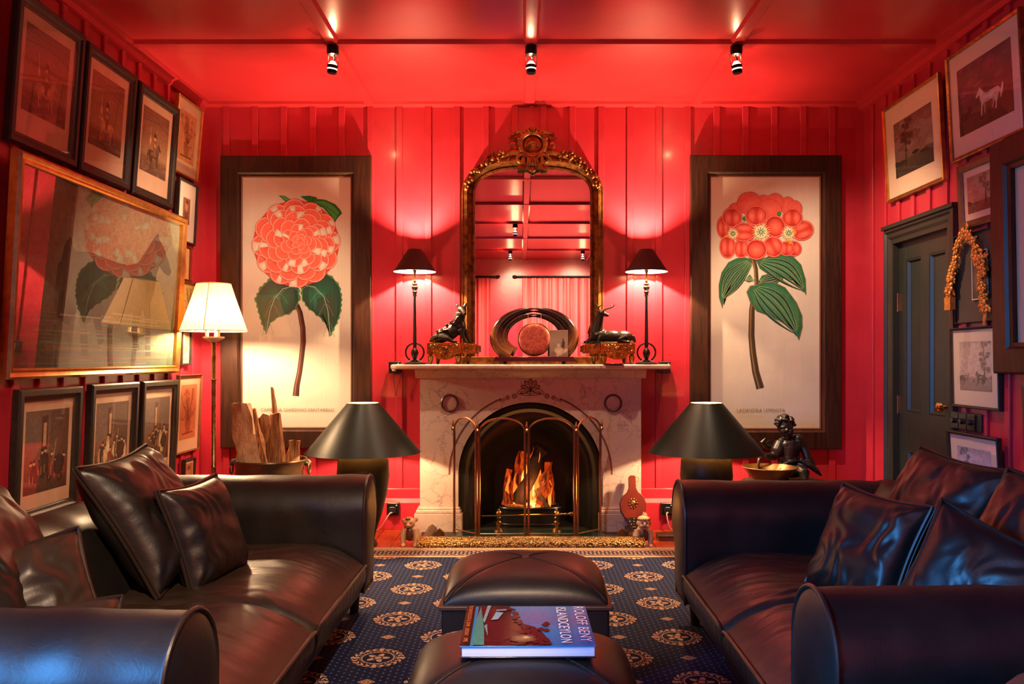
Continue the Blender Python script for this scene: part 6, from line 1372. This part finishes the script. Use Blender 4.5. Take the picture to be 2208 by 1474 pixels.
def rider(seed, rear=0.0, arch_=False):
    def fn(A, w_, h_):
        rn = random.Random(seed); b1, b2 = S(156, 111, 78), S(103, 71, 53)
        A.gradient(0, 0, 1, 1, [(0, S(88, 63, 46)), (0.22, S(121, 86, 61)), (0.30, S(163, 121, 86)), (0.7, S(146, 106, 76)), (1, S(121, 86, 63))], 2)
        if arch_:
            A.poly([(0.1, 0.45), (0.1, 1), (0.42, 1), (0.42, 0.45)], b2); A.poly([(0.62, 0.3), (0.62, 0.96), (0.96, 1), (0.96, 0.3)], S(113, 81, 61)); A.poly([(0.44, 0.62), (0.44, 0.86), (0.52, 0.9), (0.58, 0.86), (0.58, 0.62)], S(193, 151, 111))
        else:
            A.line([(0, 0.80), (0.6, 0.84), (1, 0.76)], 0.006, b2); A.line([(0, 0.92), (1, 0.90)], 0.004, b2); A.line([(0, 0.86), (1, 0.87)], 0.003, b2)
        for k in range(16): A.blot((rn.random(), rn.uniform(0, 0.22)), rn.uniform(0.05, 0.16), rn.uniform(0.01, 0.04), mixc(b2, b1, rn.random()), mixc(b2, b1, 0.4), k + seed, rot=rn.uniform(-.3, .3))
        ht, lt_ = S(88, 58, 43), S(240, 188, 136)
        horse(A, 0.22, 0.10, 0.56, 0.42, S(193, 143, 101) if seed % 2 else ht, lt_ if seed % 2 else S(143, 103, 73), seed % 3 == 0, rear)
        cx_ = 0.50; cy_ = 0.46
        A.blot((cx_, cy_), 0.085, 0.085, S(218, 163, 116), S(111, 73, 53), seed); A.poly([(cx_ - 0.05, cy_), (cx_ + 0.05, cy_ - 0.02), (cx_ + 0.03, cy_ - 0.18), (cx_ - 0.03, cy_ - 0.17)], S(136, 93, 66)); A.oval((cx_ - 0.01, cy_ + 0.115), 0.040, 0.034, S(240, 206, 151), S(193, 141, 101)); A.poly([(cx_ - 0.055, cy_ + 0.13), (cx_ + 0.04, cy_ + 0.14), (cx_ + 0.03, cy_ + 0.20), (cx_ - 0.05, cy_ + 0.20)], ht); A.blot((cx_ + 0.03, cy_ + 0.23), 0.022, 0.05, lt_, ht, 4)
        A.blot((cx_ - 0.18, cy_ + 0.06), 0.045, 0.10, lt_, S(143, 103, 73), seed + 3); A.line([(cx_ - 0.05, cy_ + 0.05), (cx_ - 0.17, cy_ + 0.14)], 0.005, S(156, 111, 78)); A.line([(cx_ - 0.16, cy_ + 0.02), (cx_ - 0.20, cy_ + 0.27)], 0.003, S(240, 218, 156))
    return fn
def group_scene(seed):
    def fn(A, w_, h_):
        rn = random.Random(seed)
        A.gradient(0, 0, 1, 1, [(0, S(73, 53, 41)), (0.25, S(111, 78, 56)), (0.5, S(136, 98, 71)), (1, S(116, 93, 76))], 2)
        A.poly([(0.36, 0.5), (0.36, 0.92), (0.50, 0.94), (0.50, 0.5)], S(81, 58, 48)); A.poly([(0.40, 0.56), (0.40, 0.84), (0.47, 0.85), (0.47, 0.56)], S(193, 156, 121)); A.poly([(0, 0.45), (0, 1), (0.32, 1), (0.32, 0.5)], S(121, 101, 88)); A.poly([(0.56, 0.4), (0.56, 0.98), (1, 1), (1, 0.4)], S(98, 73, 58))
        for k in range(10):
            x = 0.16 + 0.08 * k + rn.uniform(-.03, .03); z_ = rn.uniform(0.12, 0.24); hh = rn.uniform(0.16, 0.27); c = rn.choice([S(228, 173, 123), S(126, 88, 63), S(81, 58, 46), S(240, 213, 156), S(156, 81, 61)])
            A.blot((x, z_ + hh * 0.45), 0.075, hh * 0.62, c, mixc(c, (0, 0, 0), 0.45), k + seed); A.oval((x, z_ + hh + 0.02), 0.036, 0.028, S(240, 206, 151), S(156, 111, 81)); A.poly([(x - 0.03, z_ + hh + 0.03), (x + 0.03, z_ + hh + 0.03), (x + 0.018, z_ + hh + 0.07), (x - 0.018, z_ + hh + 0.07)], S(68, 48, 38)); A.line([(x - 0.02, z_), (x - 0.015, z_ + hh * 0.4)], 0.004, S(218, 166, 121))
        A.blot((0.78, 0.30), 0.13, 0.13, S(78, 56, 43), S(66, 46, 36), seed); A.line([(0.62, 0.30), (0.70, 0.62)], 0.0025, S(240, 193, 138))
    return fn
def flowers_sketch(bg, ink_, seed):
    def fn(A, w_, h_):
        rn = random.Random(seed); A.gradient(0, 0, 1, 1, [(0, bg), (1, mixc(bg, (1, 0.5, 0.3), 0.1))])
        A.poly([(0.38, 0.12), (0.62, 0.12), (0.68, 0.34), (0.32, 0.34)], mixc(bg, ink_, 0.6)); A.line([(0.15, 0.10), (0.85, 0.12)], 0.010, ink_)
        for k in range(34):
            x = rn.gauss(0.5, 0.2); y = rn.uniform(0.34, 0.95); A.line([(0.5, 0.32), (0.5 + (x - 0.5) * 0.4, (0.32 + y) / 2), (x, y)], 0.003, ink_); A.blot((x, y), rn.uniform(0.03, 0.09), rn.uniform(0.02, 0.06), mixc(bg, ink_, rn.uniform(0.3, 0.9)), mixc(bg, ink_, 0.4), k + seed)
    return fn
def landscape(seed, skyc, gr_, treec, cattle=False):
    def fn(A, w_, h_):
        rn = random.Random(seed); A.gradient(0, 0, 1, 1, [(0, gr_), (0.26, mixc(gr_, skyc, 0.3)), (0.30, skyc), (0.7, mixc(skyc, (1, 1, 1), 0.12)), (1, mixc(skyc, (0, 0, 0), 0.25))], 2)
        for k in range(10): A.blot((rn.random(), rn.uniform(0.45, 0.95)), rn.uniform(0.1, 0.25), rn.uniform(0.04, 0.12), mixc(skyc, (1, 1, 1), rn.uniform(0, 0.25)), skyc, k + seed)
        x = 0.78 if seed % 2 else 0.30
        A.line([(x, 0.16), (x + 0.01, 0.5), (x - 0.01, 0.9)], [0.016, 0.011, 0.004], treec)
        for k in range(18): A.blot((x + rn.gauss(0, 0.09), rn.uniform(0.42, 0.98)), rn.uniform(0.03, 0.09), rn.uniform(0.03, 0.08), treec, mixc(treec, skyc, 0.5), k + seed * 3)
        for k in range(8): A.blot((rn.random(), rn.uniform(0.22, 0.32)), rn.uniform(0.06, 0.14), 0.03, mixc(gr_, treec, 0.6), gr_, k)
        if cattle: horse(A, 0.50, 0.12, 0.32, 0.30, treec, mixc(treec, skyc, 0.7)); horse(A, 0.10, 0.16, 0.22, 0.22, mixc(treec, skyc, 0.3), skyc, True); A.blot((0.45, 0.2), 0.05, 0.04, treec, gr_, 5)
    return fn
def white_horse(A, w_, h_):
    rn = random.Random(5); A.gradient(0, 0, 1, 1, [(0, S(62, 40, 26)), (0.28, S(104, 76, 44)), (0.36, S(86, 62, 48)), (0.6, S(72, 54, 50)), (0.85, S(96, 74, 62)), (1, S(66, 48, 44))], 2)
    for k in range(14): A.blot((rn.random(), rn.uniform(0.5, 0.98)), rn.uniform(0.08, 0.2), rn.uniform(0.04, 0.1), S(rn.randint(80, 150), rn.randint(60, 110), rn.randint(56, 90)), S(82, 62, 56), k)
    A.poly([(0, 0), (0, 0.22), (0.25, 0.26), (0.6, 0.20), (1, 0.40), (1, 0)], S(70, 52, 26)); A.blot((0.14, 0.26), 0.10, 0.07, S(40, 28, 22), S(56, 40, 28), 2); A.blot((0.22, 0.34), 0.04, 0.05, S(60, 40, 36), S(40, 28, 22), 3)
    horse(A, 0.33, 0.15, 0.50, 0.44, S(206, 182, 150), S(240, 224, 196)); A.blot((0.815, 0.38), 0.022, 0.10, S(236, 214, 180), S(200, 170, 136), 9, rot=-0.2)
def dark_horse(A, w_, h_):
    rn = random.Random(8); A.gradient(0, 0, 1, 1, [(0, S(75, 99, 82)), (0.14, S(121, 147, 117)), (0.30, S(104, 115, 88)), (0.45, S(129, 129, 100)), (0.8, S(151, 152, 117)), (1, S(137, 136, 107))], 3)
    for k in range(18): A.blot((rn.uniform(0, 0.55), rn.uniform(0.28, 0.42)), rn.uniform(0.04, 0.10), rn.uniform(0.02, 0.06), S(99, 99, 73), S(121, 120, 88), k)
    for k in range(30): y = rn.uniform(0.02, 0.30); A.line([(rn.uniform(0, 0.3), y), (rn.uniform(0.5, 1), y + rn.uniform(-.01, .01))], 0.006, S(rn.randint(100, 160), rn.randint(104, 156), rn.randint(84, 130)))
    horse(A, 0.16, 0.05, 0.80, 0.86, S(66, 71, 56), S(81, 88, 69), True)
    A.blot((0.25, 0.46), 0.06, 0.22, S(50, 52, 42), S(71, 74, 59), 4); A.blot((0.36, 0.44), 0.10, 0.20, S(53, 57, 46), S(67, 73, 57), 14); A.blot((0.50, 0.42), 0.16, 0.14, S(71, 81, 57), S(66, 71, 56), 24)
    for k in range(26): y = rn.uniform(0.0, 0.34); x = rn.uniform(0, 0.8); A.line([(x, y), (x + rn.uniform(0.1, 0.3), y + rn.uniform(-.01, .01))], 0.008, S(rn.randint(120, 170), rn.randint(124, 166), rn.randint(104, 140)))
def portrait(bg, c1, c2, seed):
    def fn(A, w_, h_):
        A.gradient(0, 0, 1, 1, [(0, bg), (1, bg)]); A.blot((0.5, 0.30), 0.30, 0.30, c1, mixc(c1, bg, 0.4), seed); A.blot((0.5, 0.68), 0.20, 0.20, c2, mixc(c2, bg, 0.3), seed + 1); A.blot((0.55, 0.85), 0.16, 0.08, mixc(c1, (0, 0, 0), 0.3), c1, seed + 2)
    return fn
DARK = [(0, 0.006), (0, -0.022), (0.008, -0.030), (0.030, -0.030), (0.040, -0.022), (0.052, -0.018), (0.056, -0.010), (0.056, 0.006)]
THIN = lambda w_: [(0, 0.006), (0, -0.018), (w_ * 0.3, -0.022), (w_, -0.016), (w_, 0.006)]
TL = R(3.2)
gT = 'dark framed rider engravings in the upper row'
picture('engraving', 'dark framed mounted soldiers engraving, upper row nearest the camera', 'L', 3.665, 4.22, 2.150, 2.815, DARK, MT['black_wood'], (rider(3), MT['etching'], (0.10, 0.10, 0.20, 0.10)), tilt=R(4.2), group=gT)
picture('engraving', 'dark framed rider engraving, middle of the upper row of three', 'L', 4.245, 4.785, 2.148, 2.800, DARK, MT['black_wood'], (rider(7), MT['etching'], (0.10, 0.10, 0.20, 0.10)), tilt=R(4.2), group=gT)
picture('engraving', 'dark framed rider engraving, upper row farthest, next to the gold framed print', 'L', 4.825, 5.375, 2.145, 2.790, DARK, MT['black_wood'], (rider(12, 0.15), MT['etching'], (0.10, 0.10, 0.20, 0.10)), tilt=R(4.2), group=gT)
picture('flower_print', 'gold framed flower print at the top of the left corner', 'L', 5.395, 5.80, 2.405, 2.900, THIN(0.012), MT['gold_thin'], (flowers_sketch(S(196, 130, 84), S(120, 66, 40), 3), MT['etching'], (0.16, 0.16, 0.18, 0.14)), tilt=R(5))
picture('horse_painting', 'big gold framed painting of a dark horse on the left wall', 'L', 3.637, 5.455, 1.108, 2.105, [(0, 0.006), (0, -0.030), (0.012, -0.040), (0.024, -0.034), (0.030, -0.030), (0.040, -0.034), (0.048, -0.026), (0.048, 0.006)], MT['gold_thin'], (dark_horse, MT['oil'], (0.0, 0.0, 0.0, 0.0)), MT['black_wood'], 'glass_strong', tilt=TL, cat='painting')
picture('small_print', 'small dark print on a wide cream mount in a black frame, left corner', 'L', 5.455, 5.765, 1.965, 2.375, THIN(0.014), MT['black_wood'], (portrait(S(150, 96, 72), S(112, 64, 46), S(196, 140, 104), 2), MT['etching'], (0.30, 0.30, 0.30, 0.26)), simple('white_mount', (0.70, 0.58, 0.48), 0.7), tilt=R(3))
picture('small_portrait', 'little portrait with red jacket below the cream mounted print, left corner', 'L', 5.47, 5.685, 1.715, 1.950, THIN(0.012), MT['red_wood'], (portrait(S(224, 176, 120), S(200, 92, 50), S(226, 150, 130), 6), MT['print'], (0, 0, 0, 0)), tilt=R(2))
picture('yellow_flower_picture', 'small yellow flower picture behind the cream lamp shade', 'L', 5.535, 5.81, 1.405, 1.712, THIN(0.014), MT['mid_wood'], (flowers_sketch(S(226, 190, 110), S(130, 110, 60), 9), MT['print'], (0.02, 0.02, 0.02, 0.02)), tilt=R(2))
picture('narrow_flower_picture', 'narrow flower picture just below the cream lamp shade', 'L', 5.54, 5.69, 1.155, 1.385, THIN(0.012), MT['black_wood'], (flowers_sketch(S(232, 200, 160), S(190, 120, 90), 14), MT['print'], (0.04, 0.04, 0.04, 0.04)), tilt=R(2))
picture('flower_sketch', 'orange tinted flower vase sketch in a thin frame beside the brass lamp pole', 'L', 5.445, 5.83, 0.575, 1.092, THIN(0.010), MT['mid_wood'], (flowers_sketch(S(214, 120, 78), S(150, 58, 34), 20), MT['etching'], (0.14, 0.14, 0.16, 0.12)), simple('peach_mount', (0.68, 0.42, 0.26), 0.7), tilt=R(2.6))
picture('tiny_picture', 'tiny picture low in the left corner behind the sofa', 'L', 5.56, 5.74, 0.27, 0.53, THIN(0.012), MT['black_wood'], (portrait(S(180, 110, 70), S(110, 60, 40), S(190, 130, 90), 8), MT['etching'], (0.1, 0.1, 0.1, 0.1)), tilt=R(3))
gB = 'dark framed crowd engravings in the lower row'
picture('engraving', 'dark framed crowd engraving, lower row nearest the camera', 'L', 3.700, 4.235, 0.455, 1.062, DARK, MT['black_wood'], (group_scene(4), MT['etching'], (0.08, 0.08, 0.14, 0.10)), tilt=R(2.5), group=gB)
picture('engraving', 'dark framed crowd engraving, middle of the lower row', 'L', 4.325, 4.855, 0.455, 1.066, DARK, MT['black_wood'], (group_scene(9), MT['etching'], (0.08, 0.08, 0.14, 0.10)), tilt=R(2.5), group=gB)
picture('engraving', 'dark framed crowd engraving, lower row farthest, beside the orange sketch', 'L', 4.905, 5.410, 0.455, 1.066, DARK, MT['black_wood'], (group_scene(15), MT['etching'], (0.08, 0.08, 0.14, 0.10)), tilt=R(2.5), group=gB)
# right wall
wm = simple('cream_mount', (0.66, 0.49, 0.32), 0.7)
picture('landscape_picture', 'gold framed dusky tree landscape above the green door', 'R', 4.757, 5.50, 2.207, 2.815, THIN(0.020), MT['gold_thin'], (landscape(4, S(120, 84, 62), S(50, 44, 32), S(44, 30, 26)), MT['oil'], (0.16, 0.14, 0.20, 0.20)), wm, tilt=TL)
picture('horse_picture', 'gilt framed picture of a white horse at the upper right', 'R', 3.980, 4.680, 2.276, 2.860, THIN(0.020), MT['old_brass'], (white_horse, MT['oil'], (0.12, 0.12, 0.19, 0.16)), wm, tilt=TL, cat='painting')
picture('small_landscape', 'small red tinted landscape in a brown wooden frame above the gilded garland', 'R', 4.210, 4.580, 1.892, 2.235, [(0, 0.006), (0, -0.022), (0.010, -0.026), (0.034, -0.018), (0.040, -0.012), (0.040, 0.006)], MT['mid_wood'], (landscape(7, S(190, 130, 96), S(104, 46, 34), S(84, 46, 34)), MT['oil'], (0.12, 0.12, 0.14, 0.14)), wm, tilt=R(2.5))
picture('tall_dark_picture', 'tall dark wood framed picture cut off by the right frame edge', 'R', 3.40, 4.205, 1.125, 2.260, [(0, 0.006), (0, -0.040), (0.010, -0.050), (0.120, -0.050), (0.132, -0.036), (0.150, -0.030), (0.150, 0.006)], MT['dark_wood'], None, simple('olive_paper', (0.50, 0.42, 0.28), 0.7), None, tilt=R(1.0))
picture('cattle_print', 'grey cattle and tree print in a slim black frame above the switch block', 'R', 4.20, 4.672, 0.935, 1.365, THIN(0.014), MT['black_wood'], (landscape(9, S(196, 170, 150), S(132, 112, 100), S(84, 68, 62), True), MT['etching'], (0.15, 0.15, 0.20, 0.16)), simple('tan_mount', (0.56, 0.43, 0.30), 0.7), tilt=R(1.2))
picture('grey_print', 'pale grey tree print in a slim black frame below the switch block', 'R', 4.175, 4.675, 0.38, 0.805, THIN(0.016), MT['black_wood'], (landscape(6, S(190, 172, 182), S(132, 124, 130), S(84, 84, 96)), MT['etching'], (0.15, 0.15, 0.18, 0.16)), simple('tan_mount_2', (0.58, 0.46, 0.36), 0.7), tilt=R(3.5))
picture('edge_picture', 'brown framed picture low at the right frame edge', 'R', 3.50, 3.985, 0.58, 1.085, THIN(0.03), MT['mid_wood'], (portrait(S(150, 110, 70), S(90, 60, 40), S(150, 110, 80), 5), MT['etching'], (0.1, 0.1, 0.1, 0.1)), tilt=R(2))
# panel with the carved gilt garland
gp = picture('garland_picture', 'dark panel with small photograph framed by a carved gilt flower garland', 'R', 4.227, 4.633, 1.388, 1.864, [(0, 0.006), (0, -0.020), (0.003, -0.022), (0.006, -0.020), (0.006, 0.006)], MT['black_wood'], None, simple('dark_brown_board', (0.040, 0.036, 0.026), 0.6), None, tilt=R(1.0))
def wreath_xy(x, y): # zoom pixels of the panel -> local metres
    return ((x - 495) / 555 * 0.406, (1310 - (y + (x - 495) * 0.20)) / 1180 * 0.476)
MB().frame(0.150, 0.255, [(0, 0), (0, -0.006), (0.006, -0.006), (0.006, 0)], (0.050, -0.010, 0.245)).build('photo_mount', MT['mount'], gp, 0)
a = Art(lambda q: (-0.020 + 0.14 * q[0], 0.123 + 0.244 * q[1])); a.gradient(0, 0, 1, 1, [(0, S(70, 60, 40)), (0.4, S(110, 90, 60)), (1, S(40, 34, 28))]); a.blot((0.5, 0.3), 0.3, 0.18, S(170, 136, 96), S(96, 78, 52), 1); a.blot((0.5, 0.55), 0.22, 0.15, S(90, 96, 70), S(50, 50, 36), 2); a.blot((0.3, 0.1), 0.15, 0.1, S(60, 84, 50), S(70, 60, 40), 3)
a.build('photograph', MT['card'], gp, 0, color=True, M=Matrix.Translation((0, -0.0105, 0)))
ga = MB(); rn = random.Random(31)
def blossom(x, z_, r, y=-0.035):
    for k in range(5):
        a_ = k * 1.2566 + rn.uniform(0, 1); ga.ell((x + r * 0.6 * math.cos(a_), y - 0.008, z_ + r * 0.6 * math.sin(a_)), (r * 0.52, r * 0.30, r * 0.42), Matrix.Rotation(-a_, 3, 'Y') @ Matrix.Rotation(rn.uniform(-.5, .5), 3, 'Z'), 8, 5)
    ga.ell((x, y - 0.014, z_), r * 0.25, n=8, m=5)
def leaf(x, z_, l_, a_, y=-0.03): ga.ell((x + l_ / 2 * math.cos(a_), y - rn.uniform(0, 0.012), z_ + l_ / 2 * math.sin(a_)), (l_ * 0.55, 0.006, l_ * 0.20), Matrix.Rotation(-a_, 3, 'Y'), 8, 5)
left = [(430, 150), (390, 200), (345, 270), (325, 340), (310, 420), (300, 500), (280, 580), (250, 640), (230, 720), (225, 790), (220, 870), (195, 930), (200, 1000)]
right = [(450, 150), (490, 190), (530, 230), (560, 290), (580, 370), (575, 440), (610, 470), (660, 480), (680, 560), (690, 640), (650, 700), (640, 800), (660, 870), (670, 950), (670, 1040), (700, 1100)]
for L in (left, right):
    for i, p in enumerate(L):
        x, z_ = wreath_xy(*p); blossom(x, z_, rn.uniform(0.022, 0.034)); 
        for k in range(4): leaf(x, z_, rn.uniform(0.035, 0.06), rn.uniform(0, 6.28))
for p in ((620, 520), (700, 600), (650, 560), (700, 680)): x, z_ = wreath_xy(*p); blossom(x, z_, 0.026, -0.045)
x, z_ = wreath_xy(195, 1090); ga.box(x - 0.032, x + 0.032, -0.05, -0.02, z_ - 0.035, z_ + 0.035)
x, z_ = wreath_xy(690, 1130); leaf(x, z_, 0.08, R(-105)); leaf(x - 0.02, z_ + 0.02, 0.05, R(-150))
ga.build('garland', MT['gilt_leaf'], gp)
